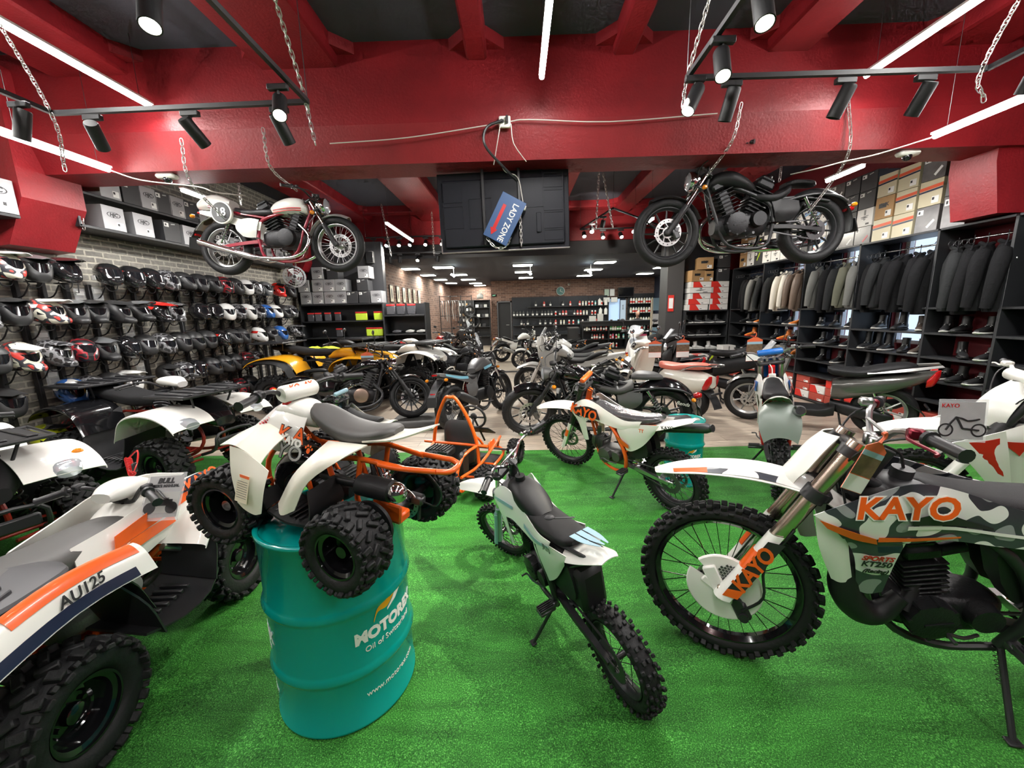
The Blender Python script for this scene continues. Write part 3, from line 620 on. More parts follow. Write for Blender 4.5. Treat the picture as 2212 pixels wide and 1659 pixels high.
def disc_mesh(r, y):
    k = ('d', round(r, 3), y)
    if k in WM: return WM[k]
    q = B(); n = 36
    for r0, r1 in ((r*.72, r), (r*.3, r*.42)): q.lathe([(r0, y-.002), (r1, y-.002), (r1, y+.002), (r0, y+.002)], n=n, closed=True)
    for i in range(8): a = PI/4*i; q.tube([(r*.36*sin(a), y, r*.36*cos(a)), (r*.8*sin(a+.35), y, r*.8*cos(a+.35))], .006, 4)
    for i in range(16): a = 2*PI*i/16; q.cyl((r*.86*sin(a), y-.003, r*.86*cos(a)), (r*.86*sin(a), y+.003, r*.86*cos(a)), r*.05, 6, m=1)
    WM[k] = q.mesh('brake_disc', [ALU, BLACK]); return WM[k]
def wheel(p, c, R, W, r, kind='mx', style='wire', m=None, disc=0, dy=.06, M=None, rimw=None, hub=.03):
    m = m or ALU; rm = rim_mesh(r, rimw or W*.62, style, m, hub); loc = M4.Translation(c)
    o = obj('wheel', rm, p, M=(M @ loc if M else loc)); obj('tyre', tyre_mesh(R, W, r, kind), o)
    if disc: obj('brake_disc', disc_mesh(disc, dy), o)
    return o
# ---------------------------------------------------------------- shared bits
def engine(p, c, s=1., kind='single', case=CAST, head=None, tilt=.25, M=None, cover=None, w=.13):
    """crankcase with its cylinder, covers and fins round c"""
    head = head or case; X = M4.Translation(c) @ M4.Scale(s, 4); X = (M @ X) if M else X
    q = B(X); q.body([(-.2, .0, .05, .05, .06, 3), (-.15, .0, w*.62, .07, .09, 3.5), (0, 0, w*.72, .07, .1, 4), (.13, -.01, w*.65, .07, .09, 3.5), (.19, -.01, w*.4, .05, .06, 3)], 18, 3)
    e = q.build('engine', case, p)
    q = B(X); q.lathe([(0, w*1.02), (.062, w*1.02), (.078, w*.98), (.082, w*.6)], (.06, 0, -.01), n=28); q.lathe([(0, w*.98), (.05, w*.98), (.058, w*.6)], (-.1, 0, .02), n=24)
    for i in range(8): a = 2*PI*i/8; q.cyl((.06+.078*sin(a), w*.6, -.01+.078*cos(a)), (.06+.078*sin(a), w*1.0, -.01+.078*cos(a)), .008, 6)
    q.box((.05, w*1.03, -.01), (.09, .006, .012), R=R3('Y', .3)); q.build('engine_cover', cover or case, e); q = B(X); q.lathe([(.082, -w*.6), (.076, -w*.98), (.06, -w*1.02), (0, -w*1.02)], (.05, 0, -.01), n=28); q.build('engine_cover', cover or case, e)
    def cylr(t, x0, nm, ln=.2, y=0.):
        q = B(X @ M4.Translation((x0, y, .05)) @ M4.Rotation(t, 4, 'Y'))
        q.box((0, 0, ln*.42), (.1, .1, ln*.85), b=.02)
        for i in range(7): q.box((0, 0, ln*(.12+.11*i)), (.145, .14, .008), b=.003)
        q.box((0, 0, ln*.98), (.13, .12, .06), b=.015).box((0, 0, ln*1.15), (.1, .09, .03), b=.01)
        q.cyl((-.02, .02, ln*1.1), (-.02, .02, ln*1.28), .012, 8).cyl((-.08, 0, ln*.8), (-.16, .0, ln*.85), .024, 10)
        q.build(nm, head, e)
    if kind == 'vtwin': cylr(.42, .07, 'cylinder', .25); cylr(-.42, -.07, 'cylinder', .25)
    elif kind == 'flat': cylr(1.35, .12, 'cylinder', .15)
    elif kind == 'twin': cylr(tilt, .05, 'cylinder', .2, .06); cylr(tilt, .05, 'cylinder', .2, -.06)
    else: cylr(tilt, .06, 'cylinder', .2)
    return e
def spring(q, a, b, r, n=7, wr=.006, m=None):
    a = V(a); b = V(b); d = (b-a); u = d.normalized(); x = u.cross(V((0, 1, 0)) if abs(u.y) < .9 else V((1, 0, 0))).normalized(); y = u.cross(x); K = n*10
    q.tube([a+d*(i/K)+(x*cos(2*PI*i/10)+y*sin(2*PI*i/10))*r for i in range(K+1)], wr, 5, m=m)
def shock(p, a, b, r=.028, m=CHROME, sm=None, M=None, name='shock_absorber'):
    a = V(a); b = V(b); q = B(M); q.cyl(a, a.lerp(b, .45), r*.62, 12, m=0).cyl(a.lerp(b, .4), b, r*.3, 8, m=0).cyl(a-(b-a)*.04, a+(b-a)*.02, r*.7, 10, m=0)
    spring(q, a.lerp(b, .18), a.lerp(b, .88), r, m=1); return q.build(name, [m, sm or m], p)
def decal(q, pts, m=None): q.sheet(pts, .0012, 3, 3, m=m)
def bars(p, M, P, grip=.11, m=ALU, lever=True, pad=None, gm=None, r=.011, mirrors=None, lm=None):
    """P: points from the clamp to the bar end on the left side"""
    q = B(M); L = [(x, -y, z) for x, y, z in reversed(P)]+list(P); q.tube(L, r, 8, k=3); o = q.build('handlebar', m, p)
    a = V(P[-1]); d = (V(P[-1])-V(P[-2])).normalized()
    for sg in (1, -1):
        f = lambda v: V((v[0], sg*v[1], v[2])); q = B(M); a0 = a-d*grip*1.05
        q.tube([f(a0), f(a0+d*.012), f(a0+d*.014), f(a-d*.004), f(a+d*.004)], [.026, .026, .0175, .0175, .021], 12)
        q.build('grip', gm or BLACK, o)
        if lever:
            q = B(M); c = a0-d*.03; q.box(f(c+V((.01, 0, 0))), (.045, .035, .035), b=.006); fw = V((.045, 0, -.01))
            q.tube([f(c+V((.015, 0, 0))), f(c+fw+d*.03), f(a+fw-d*.02), f(a+fw*1.3)], [.007, .006, .005, .006], 6, k=3)
            q.build('lever', lm or BLACK, o)
        if mirrors:
            q = B(M); c = a0-d*.02; t = c+V((-.02, .06 if len(mirrors) < 2 else mirrors[1], mirrors[0]))
            q.tube([f(c), f(c+V((.0, .02, .06))), f(t)], .005, 6, k=3, m=0); q.body([(-.014, 0, .02, .012, .012, 2), (-.01, 0, .05, .03, .03, 2.4), (.01, 0, .055, .034, .034, 2.4), (.018, 0, .03, .02, .02, 2)], 14, 2, m=0) if False else q.sphere(f(t), .05, 14, sc=(.32, 1.1, .68)); q.sphere(f(t)+V((-.008, 0, 0)), .044, 14, sc=(.26, 1.1, .66), m=1)
            q.build('mirror', [BLACK, CHROME], o)
    if pad:
        q = B(M); a, b, rr, mm = pad; q.tube([(a, -b[0], b[1]), (a, -b[0]+.01, b[1]), (a, b[0]-.01, b[1]), (a, b[0], b[1])], [rr*.8, rr, rr, rr*.8], 14); q.build('bar_pad', mm, o)
    return o
def side_stand(p, a, b, M=None): q = B(M).tube([a, b], .011, 8).box((b[0], b[1], b[2]+.006), (.05, .035, .01), b=.004); spring(q, V(a)+V((.02, 0, 0)), V(a).lerp(V(b), .4)+V((.02, 0, 0)), .006, 8, .0015); return q.build('side_stand', BLACK, p)
def steer(px, pz, rake, a):
    """rotation of the front end about the steering axis through (px, pz)"""
    ax = V((-sin(rake), 0, cos(rake))); return M4.Translation((px, 0, pz)) @ M4.Rotation(a, 4, ax) @ M4.Translation((-px, 0, -pz))
def root(name, label, cat, rear, front, wb, lean=0., z=0., group=None, pitch=0.):
    """Empty at the rear wheel's contact, x towards the front wheel; scale from the true wheelbase"""
    d = V((front[0]-rear[0], front[1]-rear[1])); sc = d.length/wb; h = math.atan2(d.y, d.x)
    z = z or (.013 if rear[1] < 4.5 else .001); M = M4.Translation((rear[0], rear[1], z)) @ M4.Rotation(h, 4, 'Z') @ M4.Rotation(-pitch, 4, 'Y') @ M4.Rotation(-lean, 4, 'X') @ M4.Scale(sc, 4)
    return thing(name, label, cat, M=M, group=group)
def logo(p, s, o, right, up, c1=ORANGE, back=WHITE, body='KAYO', M=None, shear=.2, back2=None, off=.008):
    o = V(o); right = V(right).normalized(); up = V(up); up = (up-right*up.dot(right)).normalized(); n = right.cross(up)
    if back: text(body, s, back, p, o, right, up, off=off*s/.08 if s < .08 else off, shear=shear, name='lettering_outline')
    text(body, s, c1, p, o+n*.0015, right, up, off=.0025*s/.08, shear=shear)
# ---------------------------------------------------------------- dirt bike
def camo(name, a, b, c, sc=9):
    m, n, L, bs = nodes_of(name); bs.inputs['Roughness'].default_value = .28; bs.inputs['Coat Weight'].default_value = .3
    tc = n.new('ShaderNodeTexCoord'); no = n.new('ShaderNodeTexNoise'); no.inputs['Scale'].default_value = sc; no.inputs['Detail'].default_value = .5; L.new(tc.outputs['Object'], no.inputs['Vector'])
    r = ramp(n, [(0, a), (.47, b), (.6, c)], 'CONSTANT'); L.new(no.outputs['Fac'], r.inputs[0]); L.new(r.outputs[0], bs.inputs['Base Color']); return m
CAMO = camo('white_grey_camo', (.8, .8, .77), (.045, .048, .06), (.3, .31, .32))
def shroud(q, m, top, mid, bot, th=.005): q.sheet([top, mid, bot], th, 4, 3, m=m)
def dirt_bike(label, rear, front, wb=1.48, lean=.13, st=0., o=None, name='dirt_bike'):
    o = dict(dict(plastic=WHITE, fork=ALU, guard=WHITE, frame=BLACK, seat=SEAT, rim=BLACK, shroud=WHITE, tail=WHITE, side=WHITE, fender=WHITE, guardband=None, bar=ALU, swing=ALU, eng=CAST, kind='full', R=(.335, .35), grips=None, usd=True), **(o or {}))
    full = o['kind'] == 'full'; p = root(name, label, 'dirt bike', rear, front, wb, lean)
    BX = M4.Translation((1.0, 0, 0)) @ M4.Diagonal((o.get('bx', 1), 1, 1, 1)) @ M4.Translation((-1.0, 0, o.get('bz', 0))); Rr, Rf = o['R']; rk = rad(o.get('rake', 27)); S_ = steer(1.07, 1.0, rk, st); FL = o.get('fl', .92)/.92; k = 1
    # wheels
    wheel(p, (0, 0, Rr), Rr, .125, Rr*.68, 'mx', 'wire', o['rim'], disc=.1, dy=-.07)
    wheel(p, (1.48, 0, Rf), Rf, .095, Rf*.79, 'mx', 'wire', o['rim'], disc=.12, dy=-.06 if not full else .055, M=S_)
    # frame
    q = B(); F = o['frame']
    q.mark(); q.tube([(1.06, .02, .98), (.9, .05, .9), (.6, .11, .74), (.47, .12, .5), (.5, .1, .3)], .02, 10, k=4); q.tube([(.62, .1, .76), (.35, .08, .84), (.05, .05, .9)], .012, 8, k=3); q.tube([(.5, .1, .5), (.3, .09, .7), (.1, .06, .86)], .01, 8, k=3)
    q.tube([(1.04, .02, .9), (.97, .03, .6), (.88, .07, .34), (.7, .09, .26), (.5, .09, .28)], .016, 8, k=4); q.mirror(); q.cyl((1.08, 0, .9), (1.0, 0, 1.1), .032, 14)
    q.build('frame', F, p)
    q = B(); q.mark(); q.tube([(.52, .07, .38), (.3, .09, .37), (0, .075, Rr)], [.032, .028, .022], 4, k=3); q.box((0, .075, Rr), (.09, .012, .045), b=.004); q.mirror(); q.box((.36, 0, .38), (.05, .16, .05), b=.01); sw = q.build('swingarm', o['swing'], p)
    q = B(); q.lathe([(.06, .056), (.105, .056), (.105, .061), (.06, .061)], (0, 0, Rr), n=40, closed=True)
    for i in range(36): a = 2*PI*i/36; q.box((.107*sin(a), .0585, Rr+.107*cos(a)), (.008, .005, .01), R=R3('Y', a))
    q.tube([(-.0, .058, Rr+.105), (.5, .058, .42)], .007, 4).tube([(0, .058, Rr-.105), (.5, .058, .35)], .007, 4); q.build('chain', STEEL, p)
    shock(p, (.5, 0, .75), (.38, 0, .42), .04, CHROME, ORANGE if full else (o.get('spring') or CHROME))
    # fork
    d = V((-sin(rk), 0, cos(rk))); f0 = V((1.455, 0, Rf+.01)); q = B(S_); q.mark()
    P = lambda s_, y=.095: f0+d*s_+V((0, y, 0))
    if o['usd']: q.cyl(P(.0), P(.36), .019, 14, m=1).tube([P(.34), P(.35), P(.42), P(.92*FL)], [.03, .033, .031, .031], 18, m=0)
    else: q.cyl(P(-.02), P(.42), .027, 16, m=0).cyl(P(.4), P(.9), .018, 14, m=1)
    q.box(P(0)+V((.02, 0, -.01)), (.06, .035, .05), b=.01, m=0); q.mirror(); q.cyl(P(0, .1)+V((.025, 0, 0)), P(0, -.1)+V((.025, 0, 0)), .011, 12, m=1); fk = q.build('fork', [o['fork'], CHROME], p)
    for s_, w_ in ((.64*FL, .05), (.87*FL, .035)):
        q = B(S_); q.box(P(s_, .0)-V((.02, 0, 0)), (.07, .23, w_), R=R3('Y', -rk), b=.012); q.tube([P(s_-w_/2), P(s_+w_/2)], .042, 16); q.tube([P(s_-w_/2, -.095), P(s_+w_/2, -.095)], .042, 16); q.build('fork_clamp', BLACK, fk)
    q = B(S_)
    for sg in (1, -1):
        rows = [[P(s_, 0)+V((.0, 0, 0))+(V((cos(a), 0, 0))*.042*w_+V((0, sin(a), 0))*.042*w_)+V((0, sg*.095, 0)) for a in [sg*t for t in (-.9, -.2, .5, 1.2, 1.9)]] for s_, w_ in ((-.03, 1.15), (.12, 1), (.36, .9))]
        q.sheet(rows, .003, 3, 3, m=0)
        if o['guardband']: q.sheet([[x+(x-V((P(.1, 0).x, sg*.095, P(.1, 0).z))).normalized()*.0 for x in r] for r in [[P(s_, 0)+V((cos(a), 0, 0))*.0445+V((0, sin(a)*.0445+sg*.095, 0)) for a in [sg*t for t in (-.7, -.2, .5, 1.2, 1.8)]] for s_ in (.16, .26)]], .002, 2, 3, m=1)
    q.build('fork_guard', [o['guard'], o['guardband'] or o['guard']], fk)
    if full:   # disc cover with its hub shield
        q = B(S_ @ M4.Translation((1.48, 0, Rf))); q.lathe([(.05, .075), (.15, .075), (.155, .07), (.155, .062), (.05, .066)], n=36, a0=1.2, a1=7.1); q.box((.03, .078, .02), (.06, .02, .16), R=R3('Y', .5), b=.006); q.box((.0, .08, -.02), (.2, .012, .035), R=R3('Y', -.5), b=.006); q.build('disc_guard', WHITE, fk)
        q = B(S_ @ M4.Translation((1.48, 0, Rf)));
        for i in range(9):
            for j in range(7):
                x, z = -.02+.014*(i-4)+(.007 if j % 2 else 0), .075+.013*(j-3)
                if (x+.02)**2+(z-.072)**2 < .0022: q.box((x, .0775, z), (.009, .004, .009), R=R3('Y', .78))
        q.build('disc_mesh', STEEL, fk)
        q = B(S_); q.box((1.4, .07, .29), (.06, .04, .09), R=R3('Y', .5), b=.012).cyl((1.39, .06, .27), (1.39, .1, .27), .02, 12).cyl((1.42, .06, .33), (1.42, .1, .33), .02, 12); q.tube([(1.4, .09, .3), (1.33, .1, .4), (1.34, .11, .55), (1.26, .12, .75)], .006, 6, k=4); q.build('brake_caliper', BLACK, fk)
    # front fender and number plate
    z0 = Rf+.42+(.03 if full else 0); q = B(S_); rows = []
    for x, z, w_, h in ((.98, z0-.03, .045, .02), (1.12, z0+.05, .06, .028), (1.22, z0+.105, .07, .03), (1.4, z0+.13, .078, .028), (1.6, z0+.105, .066, .022), (1.74, z0+.06, .045, .014), (1.82, z0+.02, .012, .004)):
        rows.append([(x-.012*abs(t)**2, t*w_*1.25, z-h*abs(t)**2*1.3+(.012 if abs(t) < .3 else 0)) for t in (-1, -.6, -.2, .2, .6, 1)])
    q.sheet(rows, .005, 4, 3); ff = q.build('front_fender', o['fender'], p)
    if o.get('fdecal'):
        for m_, sl in o['fdecal']:
            q = B(S_)
            for sg in (1, -1): q.sheet([[(V(rows[i][5 if sg > 0 else 0]).lerp(V(rows[i][4 if sg > 0 else 1]), t)+V((0, 0, .007))) for t in (.15, .5, .9)] for i in sl], .0012, 3, 2)
            q.build('sticker', m_, ff)
    if o.get('plate', 1):
        pm = o.get('platem', WHITE); q = B(S_); px = o.get('px', 0); rows = [[(x+px-.045*abs(t)**2, t*w_, z) for t in (-1, -.5, 0, .5, 1)] for x, z, w_ in ((1.11+.0, 1.19+o.get('hz', 0), .06), (1.155, 1.12+o.get('hz', 0)*.8, .09), (1.2, 1.02+o.get('hz', 0)*.5, .095), (1.225, .95, .08), (1.24, .89, .05))]
        q.sheet(rows, .005, 4, 4); q.build('number_plate', pm, p)
    # controls
    hb = [(1.04, .0, 1.19), (1.04, .06, 1.19), (1.03, .16, 1.26), (.99, .26, 1.275), (.945, .39, 1.265)]; S0 = S_; S_ = S_ @ M4.Translation((o.get('hx', 0), 0, o.get('hz', 0)))
    hh = bars(p, S_, hb, .12, o['bar'], gm=o['grips'], pad=o.get('pad'), lm=o.get('lever'))
    q = B(S_).box((1.045, .035, 1.175), (.04, .03, .05), b=.006).box((1.045, -.035, 1.175), (.04, .03, .05), b=.006).cyl((1.04, -.13, 1.235), (1.04, .13, 1.235), .007, 8).box((1.03, -.22, 1.285), (.05, .04, .035), b=.008); q.build('bar_clamp', o['bar'], hh)
    q = B(S_); 
    for sg in (1, -1): q.tube([(.99, sg*.25, 1.27), (1.08, sg*.2, 1.22), (1.14, sg*.1, 1.08), (1.1, sg*.06, .9)], .0045, 6, k=4)
    q.build('cable', BLACK, hh)
    # tank, seat and bodywork
    q = B(); q.body([(1.06, .9, .03, .03, .05, 2.4), (1.0, .92, .08, .06, .08, 2.6), (.85, .9, .11, .08, .1, 2.8), (.7, .86, .1, .07, .09, 2.6), (.6, .84, .06, .04, .05, 2.4)], 18, 3); q.cyl((.93, 0, .95), (.925, 0, 1.02), .035, 16).tube([(.925, 0, 1.02), (.95, .0, 1.08), (1.02, .02, 1.12)], .005, 6, k=3); q.build('fuel_tank', o.get('tankm', BLACK), p)
    q = B(BX); q.body([(.9, .975, .02, .015, .02, 2.2), (.84, .955, .07, .03, .05, 2.6), (.68, .915, .09, .035, .06, 3), (.45, .895, .105, .04, .065, 3.2), (.2, .905, .105, .045, .05, 3), (.0, .94, .09, .035, .035, 2.8), (-.07, .955, .05, .02, .02, 2.2)], 20, 4); stt = q.build('seat', o['seat'], p)
    q = B(BX); rows = []
    for x, z, w_, h in ((.2, .86, .115, .05), (.0, .9, .12, .055), (-.2, .955, .105, .045), (-.36, 1.0, .08, .03), (-.45, 1.01, .05, .012)): rows.append([(x, t*w_, z-h*abs(t)**2.2) for t in (-1, -.75, -.3, .3, .75, 1)])
    q.sheet(rows, .005, 4, 3); rf = q.build('rear_fender', o['tail'], p)
    q = B(BX); q.mark(); q.sheet([[(.5, .105, .85), (.3, .125, .86), (.08, .125, .9), (-.12, .118, .93)], [(.46, .125, .74), (.28, .14, .74), (.1, .135, .79), (-.08, .12, .88)], [(.36, .115, .56), (.26, .13, .58), (.1, .125, .68), (-.04, .11, .83)]], .004, 4, 4); sp = q.twin('side_panel', o['side'], p)
    q = B(BX); q.mark()
    q.sheet([[(1.27, .14, .88), (1.12, .135, .965), (.98, .12, 1.02), (.84, .1, 1.0), (.62, .1, .93), (.36, .113, .885), (.1, .125, .93)], [(1.22, .15, .85), (1.08, .16, .9), (.95, .15, .93), (.82, .125, .92), (.62, .118, .865), (.38, .128, .84), (.12, .132, .9)], [(1.16, .145, .79), (1.06, .16, .79), (.94, .155, .8), (.82, .14, .81), (.64, .13, .79), (.4, .13, .79), (.14, .13, .86)]], .005, 4, 4)
    q.sheet([[(1.16, .143, .8), (1.06, .158, .8), (.96, .15, .8)], [(1.1, .14, .7), (1.04, .15, .69), (.97, .145, .7)], [(1.06, .13, .54), (1.02, .135, .53), (.97, .13, .54)]], .005, 4, 3)
    sh = q.twin('radiator_shroud', o['shroud'], p)
    for (m_, g) in o.get('decals', []):
        q = B(BX); q.mark(); decal(q, g); q.twin('sticker', m_, sh)
    for (s_, pos, rt, up, c1, bk) in o.get('logos', []):
        logo(sh, s_, BX @ V(pos), rt, up, c1, bk)
        if o.get('both', 1): pass
    for (bd, s_, pos, rt, up, c1, sh_) in o.get('words', []): text(bd, s_, c1, sh, BX @ V(pos)+V((0, .006, 0)), rt, up, off=.001, shear=sh_)
    # engine and exhaust
    engine(p, (.7, 0, .42), 1.05, 'single' if full else 'flat', o['eng'], M=None)
    q = B()
    if o.get('pipe') == 'two':
        q.tube([(.86, .02, .62), (.95, .05, .68), (1.04, .07, .67), (1.08, .085, .58), (1.06, .095, .48), (1.0, .1, .41), (.93, .1, .41), (.87, .09, .49)], [.024, .03, .044, .053, .056, .052, .042, .03], 16, k=5)
        q.tube([(.84, .09, .42), (.75, .0, .6), (.5, -.1, .7), (.3, -.12, .76), (-.05, -.13, .84)], [.03, .02, .02, .035, .035], 12, k=4)
    else:
        q.tube([(.84, -.03, .58), (.92, -.06, .5), (.85, -.12, .38), (.6, -.14, .45), (.4, -.13, .66), (.22, -.13, .76)], .018, 10, k=4)
    q.build('exhaust_pipe', o.get('pipem', MATTE if o.get('pipe') == 'two' else STEEL), p)
    if o.get('muffler', True):
        q = B(); y = o.get('muy', -.14); q.tube([(.25, y, .76), (.2, y, .775), (-.25, y, .88), (-.3, y, .892)], [.03, .047, .047, .03], 18, m=0); q.tube([(-.29, y, .89), (-.31, y, .895), (-.31, y, .895), (-.24, y, .88)], [.032, .034, .022, .02], 16, m=1, cap=False); q.build('muffler', [o.get('mum', ALU), BLACK], p)
    q = B(); q.mark(); q.box((.47, .19, .33), (.075, .11, .022), b=.006); 
    for i in range(5): q.box((.44+.015*i, .19, .348), (.006, .1, .016))
    q.box((.48, .13, .33), (.05, .05, .04), b=.008); q.twin('foot_peg', STEEL, p); q = B(); q.tube([(.6, .12, .36), (.68, .16, .38), (.74, .17, .4), (.745, .21, .4)], .007, 6, k=3); q.build('gear_lever', STEEL, p); B().tube([(.66, -.13, .36), (.74, -.17, .34)], .007, 6).build('brake_pedal', STEEL, p)
    q = B(); q.box((1.0, 0, .74), (.04, .2, .3), R=R3('Y', -.25), b=.008)
    for i in range(10): q.box((1.025-.0*i, 0, .62+.026*i), (.05, .21, .004), R=R3('Y', -.25))
    if full: q.build('radiator', BENG, p)
    q = B(); q.mark(); q.prism([(.62, .8), (.3, .82), (.2, .6), (.3, .5), (.52, .52)], .03, .1, k=3); q.mirror(); q.build('air_box', MATTE, p)
    if o.get('stand', 1):
        a = lean; side_stand(p, (.5, .11, .3), (.54, .3, -.0-.3*math.tan(-a)*-1 if False else .3*math.tan(a)+.004))
    return p
# ---------------------------------------------------------------- the dirt bikes on the carpet
GRAD = ORANGE
def kayo_logo(): pass
KT = dirt_bike('big grey camo dirt bike with a fat black exhaust bend', (2.42, 1.44), (.95, 1.7), 1.48, .15, -.36,
    dict(R=(.36, .375), rake=25, fl=.83, hz=-.05, px=.09, shroud=CAMO, tail=CAMO, side=WHITE, guard=WHITE, guardband=ORANGE, pipe='two', mum=ALU, eng=BENG, fork=mat('brushed_fork', (.62, .5, .42), .25, 1.), rim=GLOSS, tankm=BLACK, plate=1, lever=mat('dark_red_anodised', (.16, .008, .02), .3, .6),
    fdecal=[(CAMO, (2, 3, 4)), (ORANGE, (4, 5))],
    decals=[(ORANGE, [[(1.255, .152, .868), (1.16, .1665, .84), (1.07, .171, .815)], [(1.225, .156, .836), (1.14, .163, .802), (1.06, .1675, .79)]]), (ORANGE, [[(1.06, .167, .82), (.94, .162, .825), (.8, .149, .835)], [(1.06, .167, .80), (.94, .162, .812), (.8, .148, .828)]]),
        (WHITE, [[(.98, .166, .875), (.82, .142, .87), (.6, .128, .84), (.4, .135, .845)], [(.98, .167, .86), (.82, .143, .858), (.6, .131, .83), (.4, .136, .838)]]), (BLACK, [[(.97, .163, .905), (.88, .152, .93), (.8, .138, .9), (.7, .13, .868)], [(.97, .166, .88), (.88, .153, .88), (.8, .142, .874), (.7, .133, .86)]]),
        (NAVY, [[(1.1, .151, .775), (1.04, .159, .775), (.97, .153, .778)], [(1.09, .149, .745), (1.04, .156, .745), (.97, .151, .748)]])],
    logos=[(.11, (1.0, .158, .94), (-1, .03, .1), (0, -.3, 1), ORANGE, WHITE)],
    words=[('SPORTS', .03, (1.035, .15, .715), (-1, 0, 0), (0, .1, 1), RED, .2), ('KT250', .036, (1.033, .149, .688), (-1, 0, 0), (0, .1, 1), BLACK, .1), ('(Racing)', .026, (1.03, .148, .655), (-1, 0, 0), (0, .1, 1), BLACK, .3)]))
q = B(); q.sheet([[(1.25, .115, .86), (1.21, .125, .86), (1.15, .125, .86)], [(1.22, .125, .73), (1.18, .135, .72), (1.12, .132, .72)], [(1.15, .125, .58), (1.12, .132, .57), (1.08, .13, .58)]], .006, 4, 4); q.twin('radiator_guard', WHITE, KT)
# word down the fork guard
fx = V((1.455, .14, .385)); d_ = V((-sin(rad(25)), 0, cos(rad(25)))); ST = steer(1.07, 1.0, rad(25), -.36)
q = B(ST).sheet([[fx+d_*.02+V((.028, 0, 0)), fx+d_*.02+V((-.03, .002, 0))], [fx+d_*.33+V((.028, 0, 0)), fx+d_*.33+V((-.03, .002, 0))]], .002, 2, 2); q.build('sticker', BLACK, KT)
logo(KT, .085, ST @ (fx+d_*.17+V((-.002, .0035, 0))), ST.to_3x3() @ d_, ST.to_3x3() @ V((1, 0, .5)), ORANGE, None); q = B(ST).sheet([[fx+d_*.0+V((.028, .001, 0)), fx+d_*.0+V((-.03, .003, 0))], [fx+d_*.04+V((.028, .001, 0)), fx+d_*.05+V((-.03, .003, 0))]], .003, 2, 2); q.build('sticker', ORANGE, KT)
TT = dirt_bike('white pit bike with an orange frame and film on its seat', (1.27, 3.02), (.56, 4.04), 1.48, .16, .35,
    dict(kind='pit', bx=.86, R=(.33, .36), frame=ORANGE, guardband=ORANGE, usd=True, fork=BLACK, swing=ALU, mum=STEEL, muy=-.15, seat=mat('seat_in_film', (.06, .06, .065), .18, coat=.9, bump=1., bscale=14), spring=ORANGE, plate=0, pad=(1.02, (.11, 1.25), .03, ORANGE),
    decals=[(BLACK, [[(1.2, .152, .885), (1.05, .166, .935), (.9, .148, .955), (.78, .125, .93)], [(1.14, .157, .82), (1.04, .1685, .815), (.92, .16, .825), (.72, .142, .83)]]), (ORANGE, [[(.5, .14, .72), (.4, .148, .68), (.3, .146, .64)], [(.42, .135, .62), (.36, .144, .61), (.3, .142, .6)]])],
    logos=[(.15, (.98, .17, .885), (-1, .05, -.08), (0, -.2, 1), ORANGE, None)], words=[('TT160', .05, (.98, .166, .81), (-1, .05, -.1), (0, 0, 1), WHITE, .2), ('TT', .05, (.1, .142, .84), (-1, 0, .1), (0, 0, 1), ORANGE, .2), ('KAYO', .05, (-.22, .118, .93), (-1, .02, .2), (0, .2, 1), BLACK, .1)]))
CEN = dirt_bike('small white electric motocross bike with pale blue stripes standing in the middle of the carpet', (.44, 1.44), (-.06, 2.46), 1.48, .19, .5,
    dict(kind='pit', bx=.72, bz=-.06, hz=-.1, R=(.285, .28), rake=24, fl=.86, usd=False, fork=mat('pale_blue_grey_fork', (.45, .55, .6), .35), frame=BLACK, swing=BLACK, guard=SKY, plate=0, muffler=False, bar=CHROME, eng=BENG, pipem=BLACK, tankm=MATTE,
    decals=[(SKY, [[(1.2, .155, .88), (1.0, .163, .93), (.8, .13, .92)], [(1.16, .157, .86), (1.0, .165, .9), (.8, .134, .895)]]), (SKY, [[(.6, .126, .86), (.38, .134, .84), (.12, .138, .895)], [(.6, .132, .83), (.38, .137, .815), (.12, .138, .88)]])], words=[('JR10', .05, (.12, .146, .89), (-1, 0, .1), (0, 0, 1), STEEL, 0)]))
q = B(M4.Translation((1.0, 0, 0)) @ M4.Diagonal((.72, 1, 1, 1)) @ M4.Translation((-1.0, 0, 0)))
for y in (.045, .0, -.045): q.sheet([[(-.08, y-.018, .955), (-.08, y+.018, .955)], [(-.25, y*.9-.016, .982), (-.25, y*.9+.016, .982)], [(-.41, y*.5-.004, 1.015), (-.41, y*.5+.004, 1.015)]], .002, 3, 2)
q.build('sticker', SKY, CEN); B().box((.3, 0, .6), (.3, .17, .28), b=.03).build('battery_box', MATTE, CEN)
